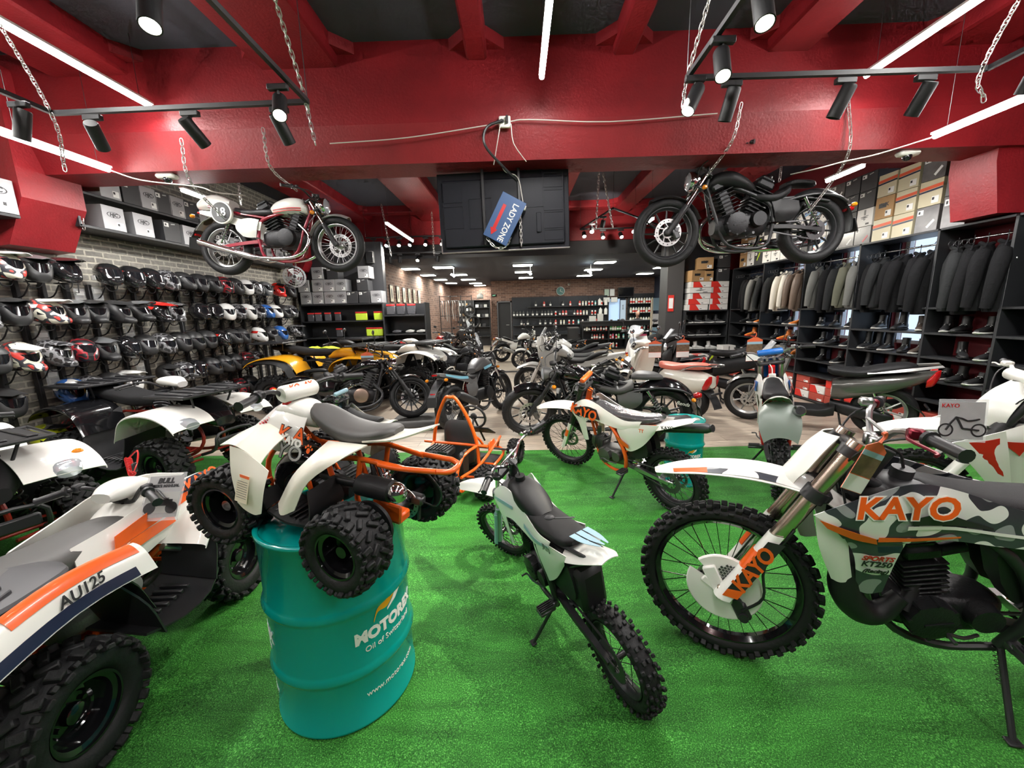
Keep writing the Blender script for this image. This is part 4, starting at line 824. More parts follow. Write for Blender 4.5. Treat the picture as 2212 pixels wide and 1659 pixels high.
# key lying on the seat
k_ = thing('key', 'black ignition key lying on the seat of the small electric motocross bike', 'key', M=CEN.matrix_world @ M4.Translation((.37, 0, .965)) @ M4.Rotation(.9, 4, 'Z'))
B().box((0, 0, .0), (.13, .012, .006), b=.002).build('blade', STEEL, k_); B().sphere((.085, 0, .006), .032, 12, sc=(1, .7, .35)).build('key_head', BLACK, k_)
KS = dirt_bike('white dirt bike with red stripes and large KS letters, second from the right corner', (4.05, 2.2), (2.7, 2.62), 1.48, .12, -.05,
    dict(eng=BENG, rim=BLACK, fork=BLACK, guardband=ORANGE, plate=0, pad=(1.06, (.13, 1.24), .04, WHITE), bar=WHITE, lever=WHITE, tankm=WHITE,
    decals=[(RED, [[(1.2, .158, .87), (1.14, .163, .87), (1.06, .17, .875)], [(1.11, .165, .80), (1.1, .166, .79), (1.09, .168, .78)]]), (BLACK, [[(1.03, .17, .88), (.9, .158, .9), (.76, .137, .885), (.6, .132, .85)], [(1.03, .17, .805), (.9, .16, .81), (.76, .148, .81), (.62, .14, .795)]]), (RED, [[(.8, .13, .965), (.6, .118, .905), (.4, .131, .862)], [(.8, .132, .945), (.6, .124, .88), (.4, .135, .845)]])],
    words=[('KS', .13, (1.0, .175, .85), (-1, .06, -.05), (0, -.1, 1), WHITE, .4)]))
q = B(steer(1.07, 1., rad(27), -.05)); q.sheet([[(x-.1*abs(t)**1.6, t*w_, z) for t in (-1, -.5, 0, .5, 1)] for x, z, w_ in ((1.12, 1.22, .07), (1.2, 1.14, .11), (1.26, 1.02, .13), (1.25, .93, .1))], .005, 4, 4); q.build('headlight_mask', WHITE, KS)
q = B(); q.sheet([[(1.46, .18, .84), (1.32, .185, .9), (1.2, .178, .95)], [(1.33, .185, .72), (1.24, .19, .75), (1.15, .185, .78)], [(1.16, .16, .53), (1.12, .17, .54), (1.08, .17, .56)]], .005, 4, 4); q.twin('radiator_wing', WHITE, KS)
q = B(); q.sheet([[(1.36, .19, .86), (1.28, .192, .88), (1.22, .188, .9)], [(1.27, .194, .76), (1.23, .195, .76), (1.19, .19, .77)], [(1.18, .186, .66), (1.16, .186, .65), (1.14, .184, .64)]], .003, 3, 3, off=-.003); q.twin('sticker', RED, KS)
KBLUE = dirt_bike('white pit bike with blue and orange tank seen from behind, its silencer pointing at us', (2.25, 3.22), (2.94, 4.42), 1.48, .1, .15,
    dict(kind='pit', bx=.9, frame=RED, R=(.34, .35), swing=BLACK, fork=ALU, plate=1, platem=BLUE, tankm=WHITE, mum=ALU, guardband=ORANGE, pad=(1.04, (.12, 1.25), .035, BLUE),
    decals=[(BLUE, [[(1.16, .156, .9), (1.02, .166, .94), (.86, .142, .95)], [(1.12, .161, .83), (1.02, .168, .83), (.86, .158, .84)]]), (ORANGE, [[(1.22, .152, .87), (1.14, .162, .86), (1.1, .165, .86)], [(1.18, .155, .84), (1.14, .163, .83), (1.1, .166, .82)]])], logos=[(.1, (.95, .168, .9), (-1, .05, -.1), (0, -.2, 1), ORANGE, WHITE)]))
text('KAYO', .1, ORANGE, KBLUE, (.95, -.17, .9), (1, .05, .1), (0, .2, 1), off=.003)
q = B(); rows = [[(x, t*w_, z-.05*abs(t)**2.5) for t in (-1, -.75, -.3, .3, .75, 1)] for x, z, w_ in ((-.1, .93, .12), (-.24, .88, .15), (-.3, .78, .15), (-.32, .66, .12))]; q.sheet(rows, .004, 3, 3); q.build('mud_flap', mat('grey_green_flap', (.22, .26, .23), .4), KBLUE)
KID = dirt_bike('tiny pale blue and white dirt bike half hidden behind the youth quad', (-1.35, 3.78), (-2.1, 4.42), 1.48, .1, .2,
    dict(kind='pit', R=(.33, .33), shroud=camo('blue_white_camo', (.72, .7, .6), (.2, .38, .47), (.72, .7, .6), 5), tail=WHITE, plate=1, platem=SKY, pad=(1.02, (.12, 1.25), .035, SKY), muffler=False, bar=CHROME))
def tag_board(label, M, w, h, style='card', parent=None):
    """price card or manual in a clear sleeve; x right, y up"""
    t = thing('price_tag' if style == 'card' else 'manual_sleeve', label, 'price tag' if style == 'card' else 'booklet', M=M)
    if style == 'card':
        q = B(); q.prism([(-w/2, -h/2), (w/2, -h/2), (w/2, h*.38), (w*.12, h*.5), (-w*.12, h*.5), (-w/2, h*.38)], -.001, .001, ax='z', m=0); q.tube([(0, h*.5, 0), (w*.06, h*.62, 0), (-w*.02, h*.7, 0), (-w*.12, h*.66, 0)], .006, 6, k=3, m=0)
        q.box((0, h*.26, .0015), (w, h*.1, .001), m=1).box((0, h*.02, .0015), (w, h*.38, .001), m=2).box((0, -h*.34, .0015), (w, h*.3, .001), m=3)
        q.build('tag_card', [mat('orange_card', (.7, .13, .05), .5), SKY, mat('photo_print', (.2, .13, .08), .5, var=.8, bscale=30), PAPER], t)
    else:
        B().box((0, 0, 0), (w*1.12, h*1.15, .004), b=.001).build('clear_sleeve', GLASSY, t); B().box((0, 0, .0), (w, h, .0025)).build('booklet', mat('grey_booklet', (.35, .33, .32), .5, var=.3, bscale=20), t)
    return t
def face(o, right, up, sc=1.): right = V(right).normalized(); up = V(up); up = (up-right*up.dot(right)).normalized(); n = right.cross(up); m = M4.Identity(4); [m.__setitem__(i, (right[i], up[i], n[i], o[i])) for i in range(3)]; return m
c = tag_board('orange and blue price card hanging from the handlebar of the camo dirt bike', face((1.19, 1.3, 1.1), (.85, .2, -.35), (.3, -.05, 1)), .1, .19)
ks = tag_board('manual with a motorbike drawing hanging on the white dirt bike with red stripes', face((2.35, 2.05, 1.03), (1, -.15, 0), (0, .1, 1)), .2, .2, 'sleeve')
q = B()
for x in (-.07, .07): q.lathe([(.03, .003), (.036, .003)], (0, 0, 0), 'z', 20); 
text('KAYO', .03, RED, ks, (-.06, .08, .003), (1, 0, 0), (0, 1, 0))
q = B()
for x in (-.075, .075): q.x = M4.Translation((x, -.05, .003)); q.lathe([(.028, 0), (.036, 0)], ax='z', n=24)
q.x = M4.Translation((0, -.02, .003)); q.tube([(-.075, -.03, 0), (-.03, .04, 0), (.02, .02, 0), (.075, .03, 0)], .005, 4, k=2).tube([(.075, -.03, 0), (.0, -.02, 0), (-.03, .04, 0)], .006, 4); q.build('motorbike_drawing', BLACK, ks)
# ---------------------------------------------------------------- drums
TEAL = mat('teal_paint', (.0, .3, .27), .22, coat=.6)
def drum(label, x, y, r, h, a0, sc=1., open_=False):
    t = thing('oil_drum', label, 'drum', (x, y, .012))
    q = B(); pr = [(r*.9, .012), (r, .0), (r+.006, .006), (r+.006, .016), (r, .022), (r, h*.3-.03), (r+.003, h*.3-.018), (r+.013, h*.3), (r+.003, h*.3+.018), (r, h*.3+.03), (r, h*.63-.03), (r+.003, h*.63-.018), (r+.013, h*.63), (r+.003, h*.63+.018), (r, h*.63+.03), (r, h-.022), (r+.006, h-.016), (r+.007, h-.004), (r, h), (r-.012, h-.004), (r-.014, h-.018), (0, h-.018)]
    q.lathe(pr, ax='z', n=72); q.lathe([(0, .012), (r*.9, .012)], ax='z', n=40); q.build('drum_body', TEAL, t, ang=1.2)
    for (cx, cy_, cr_) in ((r*.62, 0, .032), (-r*.6, .05, .022)): B().lathe([(0, .014), (cr_*.7, .014), (cr_, .008), (cr_, 0)], (cx, cy_, h-.018), 'z', 20).build('bung', LGREY if cr_ > .03 else TEAL, t)
    for a in (a0, a0-2.35):
        text('MOTOREX', .066*sc, PAPER, t, None, None, None, off=.0035*sc, bend=(r+.0012, a, h*.48), sx=1.)
        text('Oil of Switzerland', .034*sc, PAPER, t, None, None, None, bend=(r+.0012, a, h*.48-.058*sc), sx=1.)
        text('www.motorex.com', .034*sc, PAPER, t, None, None, None, bend=(r+.0012, a, h*.17), sx=1.)
        q = B(); R_ = r+.002
        for k_, (c0, z0, m_, sg) in enumerate(((-.035, .075, 0, 1), (.035, .085, 1, -1))):
            P = [(c0-.05, z0-.025), (c0-.02, z0-.005), (c0, z0+.012), (c0+.028, z0+.03), (c0+.005, z0+.045), (c0-.02, z0+.03)] if k_ else [(c0-.045, z0-.03), (c0-.025, z0+.01), (c0+.02, z0+.015), (c0+.06, z0+.04), (c0+.035, z0), (c0-.01, z0-.01)]
            P = [(p[0]*sc, p[1]*sc) for p in P]; W_ = [.004, .008, .016, .012, .009, .003]
            rows = [[(cos(a+u/R_)*R_, sin(a+u/R_)*R_, h*.48+v-w_*sc), (cos(a+u/R_)*R_, sin(a+u/R_)*R_, h*.48+v+w_*sc)] for (u, v), w_ in zip(P[:4], W_[:4])]
            q.sheet(rows, .001, 4, 1, m=m_)
        q.build('drum_emblem', [YELLOW, PAPER], t)
    return t
drum('big teal oil drum carrying the youth quad', -.81, 1.55, .285, .835, -.45)
drum('smaller teal drum on the carpet behind the white pit bike', 1.56, 3.6, .168, .62, -1.5, .56)
q = B(); q.sheet([[(.12*a*(1+.2*sin(b*3)), .1*b, .006+.012*abs(sin(a*2+b*3))) for a in (-1, -.4, .3, 1)] for b in (-1, -.3, .4, 1)], .006, 3, 3); g_ = q.build('glove', MATTE); g_.location = (1.48, 3.57, .625); tag(g_, 'black cloth glove draped on the smaller teal drum', 'glove')
# ---------------------------------------------------------------- quads
def quad(label, M, o):
    """x forward, wheelbase L, half track T"""
    o = dict(dict(L=1.1, T=.4, R=.26, W=.2, body=WHITE, low=BLACK, frame=RED, rack=True, seatm=SEAT, style='atv', youth=False, bar=BLACK, hz=1.05), **o); L, T, R, W = o['L'], o['T'], o['R'], o['W']
    p = thing('quad_bike', label, 'quad bike', M=M); k = L/1.1; H = o['hz']
    st = o.get('st', 0)
    for x, a in ((0, 0), (L, st)):
        for sg in (1, -1):
            m = M4.Translation((x, sg*T, R)) @ M4.Rotation(a, 4, 'Z') @ (M4.Rotation(PI, 4, 'Z') if sg < 0 else M4.Identity(4)); w_ = W*(1 if x == 0 else .86)
            wo = obj('wheel', rim_mesh(R*.5, w_*.8, o['style'], GLOSS), p, M=m); obj('tyre', tyre_mesh(R, w_, R*.5, 'atv'), wo)
    q = B(); q.mark(); f = o['frame']
    q.tube([(-.05*k, .12, .45*k), (.1, .13, .3), (.3*k, .14, .26), (.8*k, .14, .26), (L, .12, .32), (L+.12*k, .1, .45*k), (L-.05, .08, .68*k)], .016, 8, k=4); q.tube([(.1, .1, .3), (.15*k, .1, .62*k), (.6*k, .07, .66*k), (L-.1*k, .06, .7*k)], .014, 8, k=3)
    for x in (0, L):
        for dx in (-.09, .1): q.tube([(x+dx, .12, .27), (x+dx*.3, T-.08, R-.02)], .012, 8)
        q.tube([(x, .1, .36), (x, T-.08, R+.05)], .01, 8)
    q.mirror(); q.box((L*.5, 0, .24), (.5*k, .26, .02), b=.004).cyl((0, -T, R), (0, T, R), .018, 10).cyl((L, -T, R), (L, T, R), .012, 10); q.build('frame', f, p)
    for x in (.02, L-.03):
        for sg in (1, -1): shock(p, (x, sg*.13, .68*k), (x, sg*(T-.14), .3), .03, CHROME, o.get('spring', BLACK))
    engine(p, (.48*k, 0, .42*k), .95*k, 'single', CAST)
    body, low = o['body'], o['low']
    # front and rear mudguards, each an arch over its pair of wheels
    def guard(x0, s_, zt, nm, m, drop=.0, wd=1., inner=.14):
        q = B(); rows = []
        yo = (T+W*.42)*wd
        for (dx, dz) in ((-s_*.36*k, -.17+drop), (-s_*.27*k, .015), (-s_*.1*k, .09), (s_*.1*k, .085), (s_*.26*k, .02), (s_*.33*k, -.05)):
            rows.append([(x0+dx, y, zt+dz-.02*abs(y/yo)**6) for y in (inner, yo*.6, yo*.9, yo)]+[(x0+dx*1.01, yo+.004, zt+dz-.035)])
        q.mark(); q.sheet(rows, .006, 4, 3); q.mirror(); return q.build(nm, m, p)
    gz = .62*k+.06
    if not o['youth']:
        fg = guard(L, 1, gz, 'front_mudguard', body, o.get('drop', 0)); rg = guard(0, -1, gz+.02, 'rear_mudguard', o.get('rearm', body))
        q = B(); q.mark(); q.sheet([[(.32*k, .13, .36), (.5*k, .13, .33), (.72*k, .13, .33), (.84*k, .13, .38)], [(.3*k, T+.08, .33), (.5*k, T+.1, .27), (.7*k, T+.1, .27), (.82*k, T+.08, .33)]], .01, 3, 2); 
        for i in range(6): q.box((.42*k+.05*i*k, T-.05, .325), (.02, .14, .02), b=.004)
        q.sheet([[(.84*k, .14, .62), (.84*k, T+.08, .58)], [(.8*k, .14, .5), (.82*k, T+.09, .45)], [(.76*k, .14, .35), (.76*k, T+.1, .3)]], .008, 3, 2)
        q.sheet([[(.3*k, .14, .72*k), (.26*k, T+.04, .6)], [(.33*k, .14, .5), (.33*k, T+.09, .45)], [(.4*k, .14, .33), (.38*k, T+.1, .28)]], .008, 3, 2)
        q.mirror(); q.build('footwell', low, p)
        # centre body, nose and tank
        q = B(); q.body([(L+.3*k, .6*k, .1, .04, .06, 3), (L+.2*k, .66*k, .17, .06, .1, 3), (L, .74*k, .17, .07, .12, 3), (.85*k, .78*k, .14, .07, .12, 2.8), (.7*k, .76*k, .12, .05, .1, 2.6), (.6*k, .72*k, .08, .04, .06, 2.4)], 20, 4); q.build('tank_cover', o.get('mid', body), p)
        q = B(); q.body([(.74*k, .79*k, .06, .02, .05, 2.6), (.62*k, .78*k, .12, .04, .08, 3), (.35*k, .78*k, .15, .05, .08, 3.2), (.05*k, .83*k, .16, .05, .07, 3.2), (-.15*k, .85*k, .12, .03, .05, 2.6)], 20, 4); q.build('seat', o['seatm'], p)
        for sg in (1, -1):
            q = B(); q.body([(L+.2*k, gz+.0, .05, .02, .03, 2, sg*(T-.06)), (L+.27*k, gz-.02, .085, .04, .05, 2.4, sg*(T-.07)), (L+.33*k, gz-.045, .06, .03, .035, 2.2, sg*(T-.08))], 16, 4); q.build('headlamp', LENS, p)
        if o.get('amber'): B().sphere((L+.2*k, T+.02, gz+.03), .035, 12, sc=(.6, 1, 1)).build('indicator', AMBER, p)
        if o['rack']:
            for x0, x1, z in ((-.32*k, .12*k, .9*k+.02), (L-.16*k, L+.26*k, .84*k+.02)):
                q = B(); q.box(((x0+x1)/2, 0, z), (x1-x0, T*1.5, .02), b=.008)
                for i in range(5): q.box(((x0+x1)/2, (i-2)*T*.3, z+.016), ((x1-x0)*.9, .05, .014), b=.005)
                q.tube([(x0, -T*.85, z), (x1, -T*.8, z), (x1, T*.8, z), (x0, T*.85, z)], .014, 8, closed=True)
                for sg in (1, -1): q.tube([(x0+.05, sg*T*.5, z), (x0+.1, sg*T*.4, z-.14)], .01, 6); q.tube([(x1-.08, sg*T*.5, z), (x1-.12, sg*T*.4, z-.14)], .01, 6)
                q.build('luggage_rack', BLACK, p)
        q = B(); q.tube([(L+.22*k, -.22, .36), (L+.36*k, -.2, .42), (L+.38*k, -.16, .56), (L+.38*k, .16, .56), (L+.36*k, .2, .42), (L+.22*k, .22, .36)], .014, 8, k=3); q.box((L+.36*k, 0, .47), (.03, .34, .08), b=.012); q.build('front_bumper', o.get('bump', BLACK), p)
    hb = [(L*.72, 0, H-.06), (L*.72, .07, H-.05), (L*.7, .16, H+.02), (L*.66, .25, H+.03), (L*.6, .38, H+.0)]
    hst = M4.Translation((L*.72, 0, 0)) @ M4.Rotation(o.get('st', 0), 4, 'Z') @ M4.Translation((-L*.72, 0, 0))
    q = B(hst); q.tube([(L*.72, 0, H-.05), (L*.86, 0, .45)], .018, 10); q.build('steering_column', o.get('colm', BLACK), p)
    hh = bars(p, hst, [(a, b*o.get('bw', 1), c) for a, b, c in hb], .11, o['bar'], pad=o.get('pad'), mirrors=o.get('mirrors'))
    if not o['youth']:
        q = B(hst); q.body([(L*.62, H+.01, .05, .02, .03, 2.4), (L*.68, H+.02, .08, .035, .05, 2.6), (L*.78, H+.02, .085, .035, .06, 2.6), (L*.86, H-.01, .05, .02, .04, 2.4)], 16, 4); q.build('bar_cover', o.get('podm', body), hh)
    return p
def qm(x, y, h, z=.012, s=1., tilt=None):
    m = M4.Translation((x, y, z)) @ M4.Rotation(h, 4, 'Z')
    if tilt: m = m @ tilt
    return m @ M4.Scale(s, 4)
# white quad with orange stripes, bottom left
A = quad('white quad bike with orange stripes and a manual on its fender', qm(-1.98, 1.15, rad(93.5)), dict(drop=.1, L=.95, T=.31, R=.245, W=.2, frame=ORANGE, rack=False, podm=WHITE, mid=WHITE, hz=.8, st=-.1, bw=.8, rearm=BLACK, seatm=mat('grey_seat', (.075, .073, .07), .5), spring=ORANGE))
k_ = .95/1.1
q = B(); q.body([(-.32, .74, .05, .02, .03, 3), (-.2, .745, .3, .02, .03, 4), (.1, .735, .3, .02, .03, 4), (.2, .72, .2, .015, .02, 3)], 20, 4)
for i in range(4): q.box((-.1, -.12-.05*i, .768-.002*i), (.3-.04*i, .022, .016), R=R3('Z', .25), b=.004)
q.build('luggage_rack', mat('dark_grey_rack', (.05, .05, .055), .5), A)
def skirt(x0, x1, u0, u1, m_, off=0., nm='sticker'):
    q = B(); f = lambda x, u: (x, -.345-.078*u, .762-.3*abs(x-.02)**1.6-.115*u*u+.0)
    q.sheet([[f(x0+(x1-x0)*t, u0+(u1-u0)*w_) for w_ in (0, .33, .66, 1)] for t in (0, .25, .5, .75, 1)], .006 if nm != 'sticker' else .002, 2, 2, off=off); return q.build(nm, m_, A)
skirt(-.3, .33, 0, 1.02, WHITE, nm='side_skirt'); skirt(-.14, .3, .05, .55, ORANGE, -.006); skirt(-.26, .25, .82, 1.0, NAVY, -.006)
for m_, x0, x1, y0, y1, z0, z1, w_ in ((ORANGE, .45, .95, -.152, -.19, .6, .72, .03),): pass
text('AU125', .055, BLACK, A, (.05, -.412, .705), (1, 0, .0), (0, .41, .91), off=.001, shear=.3)
q = B(); q.mark(); q.sheet([[(.3, .12, .72), (.5, .15, .74), (.75, .16, .78), (1.0, .15, .76), (1.2, .1, .68)], [(.26, .17, .64), (.5, .19, .63), (.75, .22, .68), (1.0, .24, .68), (1.15, .2, .62)], [(.2, .18, .6), (.45, .19, .53), (.7, .2, .56), (.85, .34, .6), (1.1, .3, .58)]], .006, 4, 3); q.mirror(); q.build('side_fairing', WHITE, A)
for pts, m_ in (([[(.42, -.19, .70), (.6, -.2, .73), (.8, -.215, .765)], [(.4, -.2, .645), (.6, -.215, .665), (.8, -.24, .7)]], ORANGE), ([[(.34, -.2, .63), (.5, -.205, .65), (.7, -.22, .66)], [(.3, -.205, .59), (.5, -.21, .6), (.7, -.225, .615)]], ORANGE), ([[(.72, -.19, .78), (.9, -.2, .79), (1.02, -.19, .77)], [(.74, -.22, .735), (.9, -.24, .735), (1.02, -.24, .72)]], NAVY)):
    q = B(); q.sheet(pts, .003, 3, 3, off=-.004); q.build('sticker', m_, A)
logo(A, .085, (.9, -.237, .762), (1, -.02, .02), (0, .75, 1), ORANGE, None); text('125', .045, WHITE, A, (.42, -.222, .635), (1, 0, .1), (0, .2, 1))
q = B(); q.tube([(.62, -.2, .52), (.78, -.24, .4)], .018, 10); q.build('heel_guard', ALU, A)
B().lathe([(0, -.03), (.05, -.028), (.055, 0)], (.45, -.16, .42), 'y', 24).build('clutch_cover', SILVER, A)
k_ = thing('key', 'key with a red coiled cord on the tank of the white and orange quad', 'key', M=A.matrix_world @ M4.Translation((.78, .02, .85)))
q = B(); spring(q, (0, 0, .0), (.1, .1, .05), .014, 12, .0035); q.tube([(.1, .1, .05), (.12, .06, .09), (.04, .0, .05), (0, 0, .0)], .004, 6, k=3); q.build('coiled_cord', RED, k_); B().box((.02, .0, .03), (.03, .008, .05), b=.003).build('key_head', BLACK, k_)
b_ = tag_board('manual in a clear sleeve on the front fender of the white and orange quad', face((-1.77, 1.79, .8), (1, .1, 0), (0, .6, 1)), .16, .2, 'sleeve')
text('BULL', .034, BLACK, b_, (0, .075, .003), (1, 0, 0), (0, 1, 0), off=.002, shear=.2); text("USER'S MANUAL", .018, BLACK, b_, (0, .05, .003), (1, 0, 0), (0, 1, 0), off=.001)
q = B(); q.box((0, -.03, .002), (.15, .1, .001), m=0).box((0, -.03, .0028), (.1, .03, .001), m=1)
for x in (-.05, .05): q.x = M4.Translation((x, -.055, .003)); q.lathe([(0, 0), (.028, 0)], ax='z', n=16, m=1)
q.build('quad_picture', [LGREY, BLACK], b_)
# black and white quads behind
quad('black quad bike with white front fender parked against the helmet wall', qm(-4.4, 4.12, rad(-14)), dict(L=1.2, T=.42, R=.285, W=.22, body=WHITE, rearm=GLOSS, mid=GLOSS, frame=mat('dark_red_frame', (.3, .02, .012), .4), podm=WHITE, hz=1.02))
quad('quad bike with white fender and amber indicator at the left edge of the carpet', qm(-4.5, 2.64, rad(-22)), dict(L=1.2, T=.42, R=.285, W=.22, body=WHITE, rearm=WHITE, mid=MATTE, frame=mat('dark_red_frame', (.3, .02, .012), .4), amber=1, hz=1.0))
YQ = quad('big yellow four wheel drive quad bike on the wooden floor', qm(-4.2, 7.1, rad(-1), .0), dict(L=1.45, T=.48, R=.34, W=.25, body=YELLOW, rearm=YELLOW, mid=YELLOW, low=MATTE, frame=BLACK, podm=MATTE, hz=1.16, mirrors=[.2, .1]))
text('4X4', .07, BLACK, YQ, (.75, -.165, .78), (1, 0, 0), (0, 0, 1), off=.002, shear=.3)
q = B(); q.sheet([[(-.5, -.5, .93), (-.2, -.52, .96), (.25, -.52, .9), (.45, -.54, .62)], [(-.45, -.56, .85), (-.2, -.58, .88), (.2, -.58, .82), (.38, -.59, .5)]], .03, 4, 3); q.build('fender_flare', MATTE, YQ)
B().body([(-.05, 1.0, .1, .02, .04, 2.5), (-.1, 1.15, .13, .03, .05, 2.5), (-.14, 1.3, .09, .02, .03, 2.2)], 16, 3).build('passenger_backrest', MATTE, YQ)
c = tag_board('orange and blue price card on the front of the yellow quad', face((-2.38, 6.15, .93), (1, 0, 0), (0, 0, 1)), .2, .3)
WQ = quad('big white quad bike behind the yellow one, by the cardboard box', qm(-3.2, 8.3, rad(-14), .0), dict(L=1.4, T=.45, R=.33, W=.24, body=WHITE, rearm=WHITE, mid=WHITE, frame=BLACK, bump=WHITE, hz=1.1))
# ---------------------------------------------------------------- youth quad on the drum
KQ_M = qm(-.6, 1.66, rad(177), .735) 
def youth():
    L, T, R, W = .78, .3, .185, .165
    # rear near wheel, rear far wheel and front near wheel set the pose
    rn, rf, fn = V((-.62, 1.255, .85)), V((-.45, 1.73, .86)), V((-1.2, 1.39, .92))
    yax = (rn-rf).normalized(); xax = (fn-rn); xax = (xax-yax*xax.dot(yax)).normalized(); zax = xax.cross(yax); c = (rn+rf)/2; M = M4.Identity(4)
    for i in range(3): M[i][0] = xax[i]; M[i][1] = yax[i]; M[i][2] = zax[i]; M[i][3] = c[i]
    T = (rn-rf).length/2; L = (fn-rn).length; k = .84; M = M @ M4.Scale(k, 4); T /= k; L /= k; BY = M4.Translation((.17, 0, .01)) @ M4.Diagonal((.8, 1, .92, 1))
    p = thing('quad_bike', 'small white and orange youth quad standing on the teal drum', 'quad bike', M=M)
    for x in (0, L):
        for sg in (1, -1):
            m = M4.Translation((x, sg*(T if x == 0 else T*.92), 0)) @ (M4.Rotation(PI, 4, 'Z') if sg < 0 else M4.Identity(4)) @ M4.Rotation((.12*sg if x else 0), 4, 'Z')
            wo = obj('wheel', rim_mesh(R*.52, W*.85, 'atvdeep', GLOSS), p, M=m); obj('tyre', tyre_mesh(R, W, R*.52, 'atv'), wo)
    q = B(); q.mark()
    q.tube([(-.12, .08, .3), (.12, .1, .3), (.3, .1, .26), (.52, .07, .24), (.62, .04, .33)], .013, 10, k=4).tube([(-.28, .07, .32), (-.1, .09, .3), (.0, .1, .3)], .013, 10, k=3)
    q.tube([(.1, .1, .3), (.12, .1, .1), (.1, .1, .03), (.3, .11, .0), (.52, .11, .0), (.68, .09, .02), (.72, .07, .14), (.62, .05, .28)], .013, 10, k=3).tube([(.3, .1, .26), (.2, .1, .0), (.24, .1, -.0)], .013, 10).tube([(.5, .07, .24), (.4, .1, .05), (.42, .1, -.0)], .012, 10)
    q.tube([(.24, .11, .0), (.26, .25, -.0), (.5, .25, -.0), (.53, .11, .0)], .013, 10, k=2)
    for dx, dz in ((-.07, -.03), (.07, -.03), (0, .05)): q.tube([(.68+dx, .09, dz), (L, T*.75, dz*.6)], .011, 8)
    q.mirror(); q.tube([(-.28, -.07, .32), (-.33, -.04, .32), (-.33, .04, .32), (-.28, .07, .32)], .013, 10, k=3); q.box((.02, 0, .0), (.2, .09, .05), b=.01).box((-.02, .06, .05), (.16, .02, .09), b=.008).cyl((.62, 0, .3), (.6, 0, .42), .022, 14).box((.6, 0, .35), (.05, .07, .05), b=.01); q.build('frame', ORANGE, p)
    q = B(); q.cyl((0, -T, 0), (0, T, 0), .02, 14).cyl((0, -.12, 0), (0, .12, 0), .035, 16); q.build('axle', BLACK, p)
    obj('brake_disc', disc_mesh(.085, -.0), p, M=M4.Translation((0, -.1, 0))); shock(p, (.08, 0, .24), (-.02, 0, .03), .036, CHROME)
    q = B(); q.lathe([(.0, -.012), (.11, -.012), (.118, -.004), (.118, .012), (.0, .012)], (0.02, .12, -.0), n=32); q.box((.1, .12, .0), (.2, .024, .14), b=.012); q.build('chain_guard', MATTE, p)
    e = engine(p, (.36, 0, .06), .62, 'flat', BENG)
    q = B(); q.tube([(.32, .06, .2), (.44, .08, .22), (.55, .09, .14), (.56, .1, .02), (.5, .1, -.04)], [.05, .062, .062, .055, .04], 16, k=4); q.build('fan_cowl', GLOSS, p)
    q = B(); q.tube([(.34, .09, .16), (.2, .11, .17), (.06, .12, .19)], .018, 10, k=3); q.tube([(.1, .12, .19), (.08, .12, .19), (-.09, .12, .2), (-.11, .12, .2)], [.03, .05, .05, .03], 18); q.build('muffler', MATTE, p)
    B().sphere((-.115, .12, .2), .047, 20).build('muffler_cap', CHROME, p)
    # mudguards and tank
    q = B(BY); q.mark()
    q.sheet([[(.36, .04, .47), (.48, .05, .5), (.6, .05, .47), (.7, .05, .4)], [(.33, .1, .4), (.46, .12, .42), (.6, .13, .4), (.72, .12, .34)], [(.34, .13, .28), (.44, .15, .27), (.54, .16, .28), (.62, .17, .3)]], .005, 4, 4)
    q.mirror(); q.body([(.3, .43, .05, .03, .05, 2.4), (.42, .46, .085, .05, .08, 2.4), (.55, .46, .09, .045, .08, 2.4), (.66, .4, .06, .03, .05, 2.4)], 18, 4); q.build('tank_cover', WHITE, p)
    q = B(M4.Translation((-.1, 0, -.03)) @ BY); q.mark(); q.sheet([[(.86, .03, .38), (.86, .1, .38), (.84, .2, .37), (.82, .3, .35)], [(.74, .05, .43), (.73, .12, .43), (.72, .22, .41), (.7, .31, .38)], [(.64, .08, .42), (.62, .15, .42), (.6, .24, .4), (.58, .31, .36)], [(.54, .12, .4), (.52, .2, .38), (.5, .27, .35), (.49, .31, .32)]], .006, 4, 4); q.sheet([[(.72, .308, .37), (.62, .312, .37), (.52, .312, .34), (.43, .31, .3)], [(.66, .345, .26), (.58, .355, .25), (.49, .355, .24), (.42, .345, .22)], [(.6, .36, .12), (.54, .365, .1), (.47, .365, .09), (.43, .36, .1)]], .006, 4, 4); q.sheet([[(.84, -.0, .38), (.84, .04, .38)], [(.97, 0, .3), (.95, .05, .3)], [(1.02, 0, .25), (1.0, .02, .25)]], .006, 3, 2); q.mirror(); fg = q.build('front_mudguard', mat('ivory_plastic', (.8, .77, .67), .35), p)
    q = B(); q.sheet([[(.7, .306, .3), (.62, .318, .3)], [(.63, .33, .17), (.55, .336, .17)]], .002, 2, 2) if False else None
    M2 = face(V((-.1, 0, -.03))+(BY @ V((.545, .368, .21))), (-1, .1, .08), (.1, -.25, 1)); t_ = B(M2); t_.box((0, 0, 0), (.085, .12, .0015), m=0).box((0, .053, .001), (.085, .012, .001), m=1)
    for i in range(8): t_.box((0, .03-.01*i, .001), (.07, .002, .001), m=2)
    t_.build('warning_sticker', [CREAM, ORANGE, GREY], fg)
    q = B(BY); q.mark(); q.sheet([[(.14, .1, .37), (.0, .1, .385), (-.14, .1, .4)], [(.14, .2, .33), (.02, .23, .35), (-.1, .2, .375)], [(.2, .26, .24), (.14, .3, .22), (.06, .28, .25)], [(.26, .3, .1), (.2, .33, .07), (.13, .31, .1)]], .006, 4, 4); q.mirror()
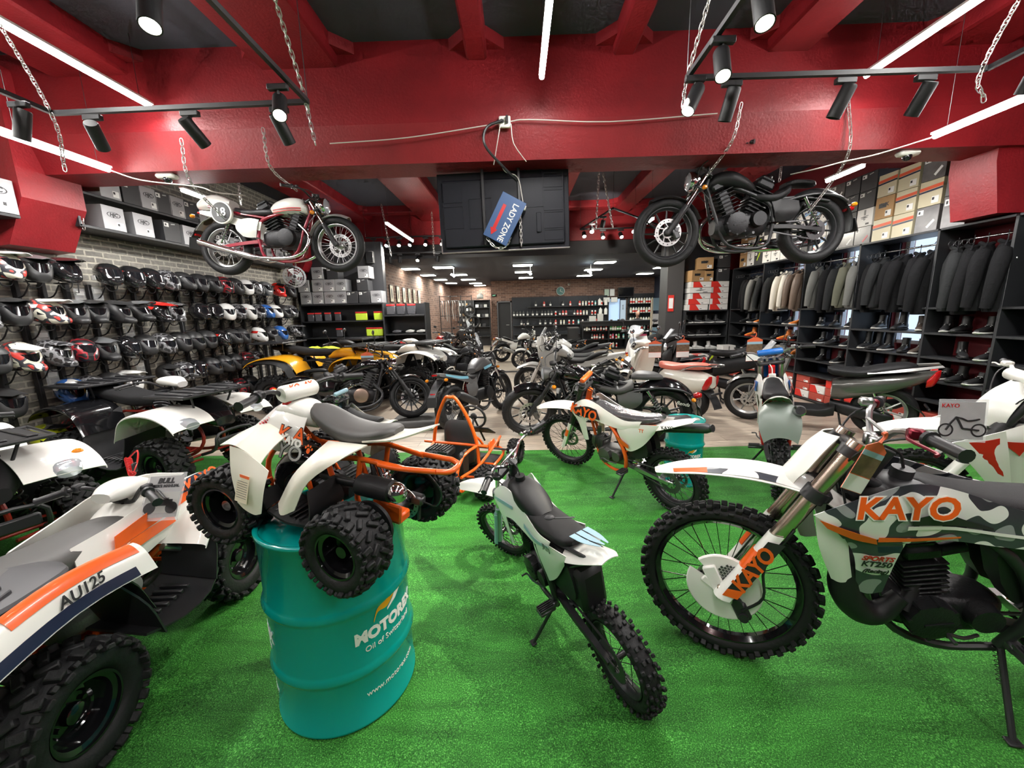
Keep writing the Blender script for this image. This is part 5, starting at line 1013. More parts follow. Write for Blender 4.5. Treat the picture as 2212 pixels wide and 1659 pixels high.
    q.sheet([[(-.1, -.1, .41), (-.1, 0, .42), (-.1, .1, .41)], [(-.3, -.08, .45), (-.3, 0, .46), (-.3, .08, .45)], [(-.5, -.03, .53), (-.5, 0, .535), (-.5, .03, .53)]], .008, 4, 4); q.build('rear_mudguard', mat('ivory_plastic', (.8, .77, .67), .35) if 'ivory_plastic' not in MC else MC['ivory_plastic'], p)
    q = B(BY); q.body([(.36, .49, .02, .02, .02, 2.2), (.3, .475, .075, .03, .05, 2.6), (.12, .42, .095, .035, .06, 3), (-.05, .415, .1, .035, .05, 3), (-.2, .45, .08, .03, .03, 2.8), (-.26, .465, .04, .015, .015, 2.2)], 20, 4); q.build('seat', mat('grey_seat', (.09, .09, .088), .5), p)
    q = B(); q.mark(); q.sheet([[(.52, .1, .02), (.48, .28, .02)], [(.36, .1, .015), (.34, .3, .015)], [(.24, .1, .02), (.24, .29, .02)]], .012, 3, 3); q.sheet([[(.24, .1, .02), (.22, .3, .02)], [(.2, .1, .1), (.2, .3, .1)], [(.24, .12, .19), (.23, .28, .19)]], .008, 3, 3); q.sheet([[(.53, .1, .02), (.5, .27, .02)], [(.58, .1, .08), (.55, .26, .08)]], .008, 2, 2)
    for i in range(7): q.box((.3+.03*i, .2, .025), (.01, .13, .008), b=.002)
    q.mirror(); q.build('footrest', MATTE, p)
    hb = [(.54, 0, .5), (.54, .05, .5), (.53, .1, .57), (.5, .19, .6), (.44, .36, .59)]
    bars(p, M4.Translation((.05, 0, -.04)), hb, .11, BLACK, pad=(.52, (.1, .565), .042, WHITE)); q = B(); q.tube([(.59, 0, .47), (.62, 0, .34)], .016, 10); q.build('steering_column', ORANGE, p)
    for i, y in enumerate((-.04, .04)): text(('AY', 'KO')[i], .04, ORANGE, p, (.545, y, .555), (0, -1, 0), (.35, 0, 1), off=.001)
    q = B(); spring(q, (.6, .05, .43), (.66, .14, .36), .016, 11, .005); q.box((.58, .06, .47), (.04, .03, .03), b=.006); q.build('kill_cord', RED, p)
    # letters and paw prints on the tank side
    R_, U_ = V((-1, .0, -.1)), V((-.1, -.35, 1)); P = lambda u, v: BY @ V((.35, .158, .34))+R_*u+U_*v*.94
    for ch, u, v, sz in (('K', -.055, .03, .1), ('A', .035, .045, .1), ('Y', -.035, -.045, .1), ('O', .04, -.04, .1)): text(ch, sz, BLACK, p, P(u, v)+V((0, .004, 0)), R_, U_, off=.005); text(ch, sz, ORANGE if ch in 'KA' else LGREY, p, P(u, v)+V((0, .0055, 0)), R_, U_, off=.001)
    text('KAYO', .045, WHITE, p, P(-.0, .012)+V((0, .0075, 0)), R_, U_, off=.003); text('A50', .04, ORANGE, p, P(.14, -.085)+V((0, .008, 0)), R_, U_, off=.003)
    q = B(); n_ = R_.cross(U_)
    for u, v, s_ in ((.11, .0, 1.), (.17, -.06, .9), (.09, .055, .7)):
        for du, dv, r_ in ((0, 0, .013), (-.018, .012, .006), (-.008, .022, .006), (.007, .022, .006), (.018, .012, .006)):
            c_ = P(u+du*s_, v+dv*s_)+V((0, .008, 0)); o_ = len(q.v); K = 10
            q.add([c_+(R_*cos(2*PI*i/K)*.8+U_*sin(2*PI*i/K))*r_*s_ for i in range(K)], [list(range(K))])
    q.build('paw_print', ORANGE, p)
    q = B(); q.tube([(-.2, .04, .3), (-.28, .02, .2), (-.2, -.08, .05), (-.1, -.12, .02), (-.06, -.14, -.06)], .004, 6, k=4); q.build('brake_cable', BLACK, p)
    q = B(); q.box((-.07, -.12, .03), (.07, .05, .05), b=.01).box((-.06, -.15, -.06), (.01, .02, .09)).cyl((-.1, -.12, .05), (-.03, -.12, .05), .016, 10); q.build('brake_caliper', STEEL, p)
    return p
youth()
# ---------------------------------------------------------------- road motorcycles
def road_bike(label, rear, front, o, wb=1.45, lean=.14, st=0., z=0., pitch=0., name='motorcycle', cat='motorcycle', group=None):
    o = dict(dict(style='naked', tank=GLOSS, seat=SEAT, fen=GLOSS, side=GLOSS, R=(.31, .31), Wt=(.16, .12), rim='spoke10', rimm=BLACK, tyre='road', fork=CHROME, forkb=BLACK, frame=BLACK, eng=BENG, ek='single', exh=CHROME, lamp=CHROME, rake=28, fins=None, bar=BLACK, sh=CHROME, mirrors=[.16, .08], blink=AMBER), **o)
    p = root(name, label, cat, rear, front, wb, lean, z, group, pitch); s = o['style']; Rr, Rf = o['R']; rk = rad(o['rake']); hy = {'cruiser': .92, 'cafe': .88, 'naked': .98, 'adv': 1.12, 'bobber': .88}[s]; low = s in ('cruiser', 'bobber')
    d = V((-sin(rk), 0, cos(rk))); fl = (hy-.1-Rf)/cos(rk)+(.12 if low else .06); hx = wb-fl*sin(rk); hz = Rf+fl*cos(rk); S_ = steer(hx-.05, hz, rk, st)
    wheel(p, (0, 0, Rr), Rr, o['Wt'][0], Rr*.69, o['tyre'], o['rim'], o['rimm'], disc=.1, dy=-.07, hub=.045)
    wheel(p, (wb, 0, Rf), Rf, o['Wt'][1], Rf*.73, o['tyre'], o['rim'], o['rimm'], disc=.14, dy=.06, M=S_, hub=.04)
    q = B(S_); q.mark(); f0 = V((wb, .09, Rf)); P = lambda t: f0+d*t
    q.tube([P(-.03), P(0), P(fl*.42), P(fl*.45)], [.022, .028, .03, .028], 14, m=1).cyl(P(fl*.44), P(fl), .019, 14, m=0).box(P(0)+V((.01, 0, 0)), (.05, .04, .06), b=.01, m=1); q.mirror(); q.cyl((wb, -.09, Rf), (wb, .09, Rf), .012); fk = q.build('fork', [o['fork'], o['forkb']], p)
    for t in (.74, .97): B(S_).box(P(fl*t)-V((.02, .09, 0)), (.08, .24, .035), R=R3('Y', -rk), b=.012).build('fork_clamp', BLACK, fk)
    q = B(S_); q.box((wb-.07, .09, Rf-.02), (.06, .05, .11), R=R3('Y', .4), b=.012).cyl((wb-.07, .07, Rf+.02), (wb-.07, .12, Rf+.02), .02).tube([(wb-.07, .1, Rf+.05), (wb-.16, .1, Rf+.2), (hx+.02, .06, hz-.1)], .005, 6, k=4); q.build('brake_caliper', STEEL, fk)
    # fenders
    q = B(S_); rows = []; a0, a1 = (-.5, 1.2) if s != 'adv' else (-.3, .9); fr = Rf+.035; fw = o['Wt'][1]/2+.012
    for i in range(7):
        a = a0+(a1-a0)*i/6; rows.append([(wb-sin(a)*(fr-.02*abs(t)**2), t*fw, Rf+cos(a)*(fr-.035*abs(t)**2)) for t in (-1, -.6, 0, .6, 1)])
    q.sheet(rows, .004, 3, 3); q.build('front_fender', o.get('ffen', o['fen']), fk)
    if s == 'adv': q = B(S_); q.sheet([[(x, t*w_, zz-.03*t*t) for t in (-1, 0, 1)] for x, zz, w_ in ((wb-.3, .72, .06), (wb-.05, .78, .08), (wb+.25, .68, .05))], .006, 4, 4); q.build('beak', o['side'], p)
    # frame
    q = B(); q.mark(); q.tube([(hx-.04, .02, hz-.02), (hx-.2, .05, hz-.1), (.55, .1, .62), (.48, .11, .42)], .02, 10, k=4).tube([(hx-.03, .02, hz-.12), (hx-.12, .06, .5), (hx-.25, .1, .2), (.55, .11, .18), (.48, .11, .4)], .017, 10, k=4).tube([(.6, .1, .64), (.2, .1, .66 if low else .72), (-.1, .09, .62 if low else .8)], .014, 8, k=3); q.mirror(); q.cyl((hx-.02, 0, hz-.14), (hx-.06, 0, hz+.02), .034, 14); q.build('frame', o['frame'], p)
    q = B(); q.mark(); q.tube([(.5, .08, .38), (.25, .1, Rr+.03), (0, .1, Rr)], [.028, .026, .022], 4, k=3).box((0, .1, Rr), (.1, .014, .05), b=.004); q.mirror(); q.build('swingarm', o['frame'], p)
    q = B(); q.lathe([(.05, .072), (.1, .072), (.1, .078), (.05, .078)], (0, 0, Rr), n=36, closed=True); q.tube([(0, .075, Rr+.1), (.5, .075, .42)], .008, 4).tube([(0, .075, Rr-.1), (.5, .075, .34)], .008, 4); q.build('chain', STEEL, p)
    if s in ('cruiser', 'cafe', 'bobber'):
        for sg in (1, -1): shock(p, (.18, sg*.13, .64), (.02, sg*.13, Rr+.04), .03, o['sh'], STEEL)
    else: shock(p, (.45, 0, .68), (.38, 0, .42), .035, CHROME, RED)
    ec = {'cruiser': .42, 'bobber': .42}.get(s, .42); e = engine(p, ((hx+.45)/2-.02, 0, ec), 1.4 if low else 1.3, o['ek'], o['eng'], cover=o.get('cover'), head=o.get('head'))
    tx = hx-.1
    # tank
    tz = hz-.06
    if low: q = B(); q.body([(tx+.05, tz-.02, .04, .03, .06, 2.4), (tx, tz, .09, .06, .08, 2.4), (tx-.14, tz-.0, .15, .085, .09, 2.3), (tx-.3, tz-.05, .13, .07, .07, 2.3), (tx-.43, tz-.11, .07, .035, .04, 2.2)], 22, 4)
    elif s == 'cafe': q = B(); q.body([(tx+.04, tz-.02, .06, .04, .07, 2.6), (tx-.02, tz, .11, .085, .1, 2.8), (tx-.16, tz, .135, .1, .1, 2.8), (tx-.32, tz-.03, .12, .085, .07, 2.6), (tx-.42, tz-.06, .07, .04, .04, 2.4)], 22, 4)
    else: q = B(); q.body([(tx+.08, tz-.08, .06, .03, .06, 2.6), (tx, tz-.02, .14, .07, .1, 2.8), (tx-.13, tz+.0, .15, .095, .1, 3), (tx-.27, tz-.04, .12, .07, .08, 2.6), (tx-.36, tz-.08, .08, .03, .05, 2.4)], 22, 4)
    if s == 'adv': q.mark(); q.sheet([[(tx+.25, .15, tz-.02), (tx+.05, .17, tz+.02), (tx-.15, .15, tz)], [(tx+.18, .19, tz-.16), (tx+.05, .2, tz-.15), (tx-.12, .16, tz-.12)], [(tx+.1, .17, tz-.34), (tx+.04, .18, tz-.34), (tx-.03, .16, tz-.28)]], .006, 4, 4); q.mirror()
    q.cyl((tx-.12, 0, tz+.07), (tx-.12, 0, tz+.1), .03, 16, m=1); tk = q.build('fuel_tank', [o['tank'], CHROME], p)
    if o.get('stripe'):
        for dz in (0, .025):
            q = B(); q.mark(); q.sheet([[(tx-.0, .113, tz-.03-dz), (tx-.14, .139, tz-.03-dz), (tx-.34, .117, tz-.045-dz)], [(tx-.0, .112, tz-.04-dz), (tx-.14, .138, tz-.04-dz), (tx-.34, .116, tz-.055-dz)]], .003, 3, 4); q.twin('stripe', o['stripe'], tk)
    # seat, tail, rear fender
    sx = tx-.4 if low else tx-.35
    if s == 'cruiser': q = B(); q.body([(sx+.04, .7, .06, .03, .03, 2.4), (sx-.05, .67, .13, .04, .05, 2.8), (sx-.2, .66, .16, .04, .05, 3), (sx-.33, .72, .14, .06, .05, 2.6), (sx-.37, .76, .1, .03, .04, 2.4)], 20, 4); q.body([(sx-.34, .8, .06, .02, .03, 2.6), (sx-.42, .815, .1, .03, .03, 3), (sx-.6, .81, .09, .025, .03, 3), (sx-.66, .8, .04, .01, .02, 2.6)], 18, 3)
    elif s == 'bobber': q = B(); q.body([(sx+.06, .68, .05, .03, .04, 2.4), (sx-.05, .66, .13, .035, .06, 2.8), (sx-.22, .64, .16, .035, .05, 3), (sx-.36, .68, .14, .04, .05, 2.6), (sx-.38, .7, .1, .02, .03, 2.4)], 20, 4); q.body([(sx-.36, .78, .05, .02, .03, 2.6), (sx-.44, .79, .11, .045, .03, 3), (sx-.62, .785, .1, .04, .03, 3), (sx-.7, .77, .05, .02, .02, 2.6)], 18, 3)
    elif s == 'cafe': q = B(); q.body([(sx+.06, tz-.06, .06, .03, .04, 2.6), (sx-.05, tz-.06, .11, .04, .05, 3), (sx-.3, tz-.06, .12, .04, .05, 3), (sx-.45, tz-.04, .1, .05, .04, 2.6), (sx-.5, tz-.02, .06, .04, .03, 2.4)], 20, 4)
    else: q = B(); q.body([(sx+.08, tz-.13, .05, .03, .04, 2.4), (sx-.02, tz-.17, .11, .03, .05, 2.8), (sx-.22, tz-.17, .14, .035, .05, 3), (sx-.36, tz-.1, .11, .04, .05, 2.6), (sx-.5, tz-.04, .1, .035, .04, 2.8), (sx-.62, tz-.01, .06, .02, .02, 2.4)], 20, 4)
    q.build('seat', o['seat'], p)
    if low:
        q = B(); rows = []; fr = Rr+.05; fw = o['Wt'][0]/2+.02
        for i in range(9): a = -.75+2.45*i/8; rows.append([(-sin(a)*fr*(1-.06*abs(t)**3), t*fw, Rr+.03+cos(a)*(fr-.06*abs(t)**3)) for t in (-1, -.85, -.4, .4, .85, 1)])
        q.sheet(rows, .005, 3, 3); rfn = q.build('rear_fender', o['fen'], p); q = B(); q.mark(); q.tube([(.4, .12, .62), (.1, .13, .68), (-.15, .12, .66), (-.28, .11, .6)], .014, 8, k=4); q.mirror(); q.build('fender_stay', o['frame'], rfn)
        q = B(); q.body([(-.34, .55, .03, .025, .025, 2.4), (-.38, .56, .045, .035, .035, 2.6), (-.42, .56, .03, .025, .025, 2.4)], 14, 2); q.build('tail_lamp', REDLENS, p)
        q = B(); q.box((-.41, 0, .38), (.012, .2, .14), R=R3('Y', .3), b=.003); q.build('plate_holder', BLACK, p)
    else:
        z1 = tz-.08 if s != 'cafe' else tz-.08
        q = B(); q.mark(); q.sheet([[(.55, .12, z1-.1), (.3, .13, z1-.06), (.0, .11, z1+.02), (-.24, .05, z1+.07)], [(.52, .13, z1-.2), (.3, .14, z1-.15), (.02, .12, z1-.05), (-.24, .06, z1+.03)]], .006, 4, 4); q.mirror(); q.body([(0.02, z1+.0, .08, .03, .04, 2.6), (-.12, z1+.02, .07, .04, .04, 2.6), (-.26, z1+.06, .04, .02, .02, 2.4)], 14, 3); tl = q.build('tail_fairing', o['side'], p)
        q = B(); q.sheet([[(-.15, -.08, z1-.02), (-.15, .08, z1-.02)], [(-.3, -.07, z1-.12), (-.3, .07, z1-.12)], [(-.4, -.06, z1-.24), (-.4, .06, z1-.24)]], .008, 3, 2); q.box((-.41, 0, z1-.3), (.01, .17, .14), R=R3('Y', .2), b=.003).box((-.36, 0, z1-.2), (.03, .09, .03), b=.006, m=1); q.build('plate_holder', [BLACK, REDLENS], p)
        q = B(); q.body([(-.27, z1+.05, .04, .015, .015, 2.4), (-.3, z1+.055, .03, .012, .012, 2.4)], 12, 1); q.build('tail_lamp', REDLENS, p)
        if s == 'cafe': q = B(); rows = []; [rows.append([(-sin(a)*(Rr+.04), t*.085, Rr+.02+cos(a)*(Rr+.04-.02*t*t)) for t in (-1, 0, 1)]) for a in (-.4, .1, .6, 1.0)]; q.sheet(rows, .004, 3, 4); q.build('rear_fender', o.get('ffen', BLACK), p)
    if o.get('accent'):
        q = B(); q.mark(); q.sheet([[(tx+.02, .142, tz-.03), (tx-.12, .156, tz-.04), (tx-.22, .14, tz-.06)], [(tx+.02, .145, tz-.06), (tx-.1, .158, tz-.08), (tx-.2, .14, tz-.1)]], .003, 3, 3); q.sheet([[(.3, .14, tz-.13), (.1, .13, tz-.1), (-.15, .095, tz-.03)], [(.3, .145, tz-.17), (.1, .133, tz-.14), (-.15, .1, tz-.06)]], .003, 3, 3); q.twin('sticker', o['accent'], p)
    # side cover
    q = B(); q.mark(); q.sheet([[(.52, .125, .62), (.4, .135, .64), (.24, .125, .62)], [(.5, .15, .52), (.38, .155, .52), (.24, .14, .52)], [(.46, .12, .42), (.38, .13, .42), (.3, .12, .44)]], .006, 4, 4); q.twin('side_cover', o['side'], p)
    # exhaust
    q = B(); ex = hx-.2; y = -.14
    if s == 'adv': q.tube([(ex+.02, y*.4, .55), (ex+.12, y*.6, .42), (ex, y, .26), (.6, y, .28), (.4, y*1.05, .5)], .02, 10, k=4); q.tube([(.42, y*1.1, .48), (.38, y*1.1, .52), (.0, y*1.15, .68), (-.05, y*1.15, .7)], [.03, .055, .055, .03], 16)
    elif s == 'naked': q.tube([(ex+.02, y*.4, .52), (ex+.12, y*.5, .38), (ex, y*.5, .2), (.6, y*.8, .2), (.4, y, .32)], .02, 10, k=4); q.tube([(.42, y*1.1, .3), (.36, y*1.15, .34), (.02, y*1.25, .5), (-.04, y*1.25, .53)], [.03, .06, .065, .045], 16)
    else:
        for dz, yy in ((0, -.15), (.06 if s == 'cruiser' else 0, -.17 if s == 'cruiser' else .15)):
            q.tube([(ex+.04, yy*.5, .56), (ex+.16, yy*.7, .42), (ex+.1, yy, .24+dz), (ex-.1, yy, .17+dz), (.5, yy, .18+dz)], .02, 12, k=4)
            q.tube([(.5, yy, .18+dz), (.42, yy, .185+dz), (.0, yy*1.1, .23+dz+(.08 if s == 'cafe' else 0)), (-.22, yy*1.1, .26+dz+(.12 if s == 'cafe' else 0))], [.02, .036, .042, .038], 16)
    q.build('exhaust_pipe', o['exh'], p)
    # handlebar, lamp, clocks
    hb = {'cruiser': [(hx-.04, 0, hz+.06), (hx-.03, .07, hz+.1), (hx-.08, .2, hz+.17), (hx-.16, .3, hz+.18), (hx-.26, .42, hz+.16)], 'cafe': [(hx, 0, hz+.04), (hx, .06, hz+.04), (hx-.02, .18, hz+.09), (hx-.08, .27, hz+.1), (hx-.16, .37, hz+.09)]}.get(s, [(hx, 0, hz+.05), (hx, .06, hz+.05), (hx-.02, .18, hz+.11), (hx-.06, .27, hz+.12), (hx-.13, .38, hz+.11)])
    hh = bars(p, S_, hb, .12, o['bar'], mirrors=o['mirrors'])
    q = B(S_)
    for sg in (1, -1): q.tube([(hb[-1][0]+.1, sg*.26, hb[-1][2]), (hx+.1, sg*.2, hz+.05), (hx+.08, sg*.06, hz-.1), (hx-.05, sg*.05, hz-.25)], .005, 6, k=4)
    q.build('cable', BLACK, hh)
    lx, lz = hx+.12, hz-.06 if s != 'adv' else hz+.02
    if s in ('cruiser', 'cafe', 'bobber') or o.get('round'):
        q = B(S_); rr = .095 if s != 'bobber' else .085; q.lathe([(0, -.1), (rr*.6, -.085), (rr*.95, -.02), (rr, .03), (rr*.93, .045)], (lx, 0, lz), 'x', 24, m=0); q.lathe([(rr*.93, .04), (rr*.6, .058), (0, .064)], (lx, 0, lz), 'x', 24, m=1); q.cyl((lx-.03, -.1, lz), (lx-.03, .1, lz), .012, 8, m=0); q.build('headlamp', [o['lamp'], LENS], p)
        q = B(S_); q.lathe([(0, -.02), (.04, -.02), (.043, .01), (.0, .014)], (hx+.04, 0, hz+.07), 'z', 20); q.build('speedometer', [BLACK], hh)
    else:
        q = B(S_); q.sheet([[(lx-.02, t*w_, zz) if abs(t) > .5 else (lx+.06, t*w_, zz) for t in (-1, -.5, .5, 1)] for zz, w_ in ((lz+.16, .05), (lz+.06, .11), (lz-.06, .1), (lz-.14, .04))], .01, 4, 4, m=0); q.body([(lx+.03, lz-.02, .04, .02, .03, 2.6), (lx+.065, lz-.02, .075, .035, .04, 2.6), (lx+.085, lz-.02, .05, .02, .025, 2.6)], 16, 3, m=1); q.build('headlamp', [o.get('mask', o['side']), LENS], p)
        if s == 'adv' or o.get('screen'): q = B(S_); q.sheet([[(lx+.02, -.09, lz+.1), (lx+.06, 0, lz+.1), (lx+.02, .09, lz+.1)], [(lx-.05, -.1, lz+.22), (lx-.02, 0, lz+.24), (lx-.05, .1, lz+.22)], [(lx-.11, -.06, lz+.32), (lx-.09, 0, lz+.34), (lx-.11, .06, lz+.32)]], .004, 3, 3); q.build('windscreen', GLASSY, p)
    for x, zz, m_, nm in ((hx+.06, hz-.16, S_, 0), (-.25 if not low else -.3, tz-.1 if not low else .56, None, 1)):
        for sg in (1, -1): q = B(m_); q.cyl((x, sg*.06, zz), (x, sg*.15, zz), .006, 6, m=0).sphere((x, sg*.17, zz), .026, 10, sc=(1, 1.2, .9), m=1); q.build('indicator', [BLACK, o['blink']], p)
    q = B(); q.mark(); q.cyl((.6 if not low else .75, .12, .3), (.6 if not low else .75, .24, .3), .014, 8).tube([(.66, .13, .28), (.74, .17, .27), (.8, .2, .27)], .007, 6); q.mirror(); q.build('foot_peg', STEEL, p)
    q = B(); q.box((hx-.03, 0, .5), (.035, .2, .24), R=R3('Y', -.2), b=.008)
    for i in range(9): q.box((hx-.018, 0, .4+.024*i), (.04, .205, .004), R=R3('Y', -.2))
    if s in ('naked', 'adv', 'bobber'): q.build('radiator', BENG, p)
    if o.get('stand', 1): side_stand(p, (.55, .12, .24), (.6, .3, .3*math.tan(lean)+.004))
    return p
def scooter(label, rear, front, o, wb=1.3, lean=.0, st=0.):
    o = dict(dict(body=WHITE, seat=SEAT, low=BLACK, R=.25, rim='spoke7', rimm=SILVER, sport=False, tail=REDLENS), **o); R = o['R']; p = root('scooter', label, 'scooter', rear, front, wb, lean); S_ = steer(wb-.25, .8, rad(26), st)
    sp = o['sport']
    wheel(p, (0, 0, R), R, .12, R*.66, 'road', o['rim'], o['rimm'], disc=.09, dy=-.06); wheel(p, (wb, 0, R), R, .1, R*.7, 'road', o['rim'], o['rimm'], disc=.1, dy=.05, M=S_)
    q = B(S_); q.mark(); q.cyl((wb, .07, R), (wb-.13, .07, R+.3), .02, 12); q.mirror(); q.build('fork', o.get('fork', ALU), p)
    q = B(S_); rows = [[(wb-sin(a)*(R+.04), t*.07, R+cos(a)*(R+.045-.03*t*t)) for t in (-1, -.5, 0, .5, 1)] for a in (-.9, -.4, .2, .8, 1.3)]; q.sheet(rows, .005, 3, 3); q.build('front_fender', o['body'], p)
    # leg shield and floor
    q = B(); rows = [[(wb-.16-.1*abs(t)**2-(zz-.3)*.28, t*w_, zz) for t in (-1, -.6, 0, .6, 1)] for zz, w_ in ((.28, .12), (.42, .2), (.6, .22), (.78, .2), (.92, .15))]
    q.sheet(rows, .03, 4, 4); q.body([(wb-.1, .62, .03, .1, .12, 2.4), (wb-.17, .66, .11, .16, .2, 2.4), (wb-.26, .72, .12, .16, .22, 2.4)], 18, 4); q.build('leg_shield', o['body'], p)
    q = B(); q.body([(wb-.25, .3, .12, .04, .06, 3.4), (wb-.4, .26, .16, .03, .07, 4), (.6, .26, .16, .03, .08, 4), (.45, .3, .13, .06, .1, 3)], 18, 3); q.build('footboard', o['low'], p)
    if not sp: q = B(); q.body([(.52, .5, .1, .12, .22, 2.8), (.4, .54, .17, .14, .25, 2.6), (.15, .55, .2, .14, .22, 2.4), (-.12, .54, .17, .13, .16, 2.3), (-.3, .55, .08, .08, .08, 2.2)], 22, 4)
    else: q = B(); q.body([(.5, .56, .09, .1, .16, 2.6), (.35, .6, .15, .1, .17, 2.6), (.05, .66, .16, .1, .14, 2.6), (-.22, .74, .11, .06, .1, 2.4), (-.4, .8, .05, .03, .05, 2.2)], 22, 4)
    bd = q.build('body_panel', o['body'], p)
    if sp: q = B(); q.mark(); q.sheet([[(.2, .135, .8), (-.1, .13, .85), (-.4, .07, .9)], [(.2, .155, .775), (-.1, .145, .82), (-.42, .08, .88)]], .012, 3, 3); q.mirror(); q.build('grab_rail', o.get('railm', o['low']), p)
    else:
        q = B(); q.mark(); q.tube([(.1, .15, .68), (-.1, .15, .76), (-.35, .12, .78), (-.4, .05, .78)], .01, 8, k=3); q.mirror(); q.tube([(-.4, -.05, .78), (-.4, .05, .78)], .01, 8)
        for y in (-.08, 0, .08): q.cyl((-.1, y, .76), (-.38, y, .78), .007, 6)
        q.build('luggage_rack', CHROME, p)
    dz = .06 if sp else 0
    q = B(); q.body([(.56, .73+dz, .05, .03, .04, 2.6), (.48, .72+dz, .13, .035, .06, 3), (.25, .71+dz, .15, .04, .06, 3), (.1, .73+dz*1.3, .15, .05, .05, 3), (-.12, .75+dz*1.8, .13, .045, .05, 2.8), (-.22, .75+dz*2, .07, .02, .03, 2.4)], 20, 4); q.build('seat', o['seat'], p)
    q = B(); zt = .56 if not sp else .77; xt = -.28 if not sp else -.36
    for sg in (1, -1): q.body([(xt+.06, zt-.08, .015, .04, .04, 2.2, sg*.1), (xt, zt-.02, .025, .08, .08, 2.2, sg*.09), (xt-.04, zt+.03, .015, .05, .05, 2.2, sg*.07)], 12, 3)
    q.build('tail_lamp', o['tail'], p)
    q = B(); q.sheet([[(-.18, -.1, .45), (-.18, .1, .45)], [(-.32, -.08, .34), (-.32, .08, .34)], [(-.4, -.08, .2), (-.4, .08, .2)]], .01, 3, 2); q.box((-.36, 0, .4), (.02, .24, .03), b=.006); q.build('plate_holder', BLACK, p)
    q = B(); q.body([(.5, .34, .05, .06, .07, 3, 0), (.3, .3, .08, .07, .09, 3, .03), (.0, .27, .05, .05, .07, 3, .09), (-.08, .26, .03, .03, .04, 2.5, .1)], 16, 3); q.build('engine', o.get('eng', CAST), p)
    q = B(); q.tube([(.3, -.14, .24), (.24, -.16, .27), (-.12, -.18, .36), (-.18, -.18, .37)], [.03, .06, .065, .04], 16); q.build('muffler', BLACK, p); shock(p, (.12, .12, .56), (.0, .12, .3), .03, CHROME)
    hb = [(wb-.3, 0, .98), (wb-.3, .08, 1.0), (wb-.33, .18, 1.02), (wb-.36, .26, 1.02), (wb-.42, .36, 1.0)]; bars(p, S_, hb, .11, CHROME, mirrors=[.2, .08])
    q = B(S_); q.body([(wb-.42, 1.0, .08, .02, .04, 2.6), (wb-.34, 1.02, .14, .04, .06, 2.6), (wb-.22, 1.0, .13, .05, .08, 2.4), (wb-.15, .95, .06, .04, .06, 2.4)], 18, 4); q.build('bar_cover', o['body'], p)
    q = B(S_); q.lathe([(.0, .0), (.05, 0), (.07, -.02), (.075, -.05)], (wb-.12, 0, .96 if not sp else .84), 'x', 22); q.build('headlamp', LENS, p)
    if sp: q = B(S_); q.sheet([[(wb-.16, -.12, .98), (wb-.1, 0, .98), (wb-.16, .12, .98)], [(wb-.26, -.1, 1.12), (wb-.21, 0, 1.14), (wb-.26, .1, 1.12)]], .004, 3, 3); q.build('windscreen', GLASSY, p)
    B().tube([(.4, .1, .22), (.36, .12, .04), (.32, .13, .01)], .012, 8).twin('centre_stand', BLACK, p)
    return p
# hanging motorcycles
WH = road_bike('white cafe racer with red frame and number 18, hanging on chains from the beam', (-3.26, 4.62), (-1.99, 4.6), dict(style='cafe', tank=WHITE, side=WHITE, frame=mat('crimson_frame', (.3, .01, .03), .3, coat=.5), rim='wire', rimm=ALU, R=(.325, .325), Wt=(.13, .11), fork=CHROME, forkb=BLACK, fen=WHITE, ffen=SILVER, stripe=RED, ek='vtwin', exh=CHROME, stand=0, mirrors=None, seat=BLACK, rake=27), 1.4, 0, 0, 2.14)
q = B(); q.body([(.16, .82, .09, .05, .07, 2.6), (.0, .84, .11, .1, .07, 2.6), (-.16, .84, .09, .09, .06, 2.4), (-.28, .83, .04, .03, .04, 2.2)], 20, 4); q.build('seat_cowl', WHITE, WH)
q = B(); q.lathe([(0, -.195), (.12, -.195), (.128, -.19), (.128, -.16)], (.12, 0, .7), 'y', 32, m=0); q.lathe([(0, -.2), (.108, -.2), (.112, -.196)], (.12, 0, .7), 'y', 32, m=1); q.build('number_disc', [WHITE, BLACK], WH); text('18', .13, WHITE, WH, (.12, -.204, .7), (1, 0, 0), (0, 0, 1), off=.002)
BH = road_bike('matt black cruiser motorcycle hanging on chains right of the screen', (3.25, 4.62), (1.66, 4.6), dict(style='cruiser', tank=MATTE, side=MATTE, fen=MATTE, ek='vtwin', R=(.34, .35), Wt=(.16, .12), rim='spoke12', rimm=BLACK, exh=CHROME, stand=0, mirrors=None, rake=33, sh=CHROME, bar=BLACK), 1.55, 0, 0, 2.1)
q = B(); q.box((.72, .15, .72), (.012, .1, .16), R=R3('Z', .5), b=.003); q.build('info_card', SKY, BH) if False else None
hm = 'hanging chains of the motorcycles'
for P, lab in [([(-3.18, 4.09, 3.35), (-3.2, 4.14, 3.0), (-3.12, 4.42, 2.72)], 'chain carrying the tail of the white cafe racer, nearer one'), ([(-3.15, 4.8, 3.95), (-3.13, 4.76, 2.95)], 'chain carrying the tail of the white cafe racer, farther one'), ([(-2.38, 4.09, 3.42), (-2.38, 4.14, 3.1), (-2.33, 4.5, 2.98)], 'chain carrying the handlebar end of the white cafe racer'),
        ([(2.12, 4.09, 3.5), (2.08, 4.14, 3.2), (2.02, 4.5, 3.0)], 'chain carrying the handlebar end of the black cruiser'), ([(3.1, 4.09, 3.5), (3.2, 4.14, 3.1), (3.28, 4.42, 2.9), (3.1, 4.45, 2.62)], 'chain carrying the tail of the black cruiser, nearer one'), ([(3.0, 4.8, 3.95), (2.95, 4.76, 3.02)], 'chain carrying the tail of the black cruiser, farther one')]: chain('chain', P, lab, s=1.15, group=None)
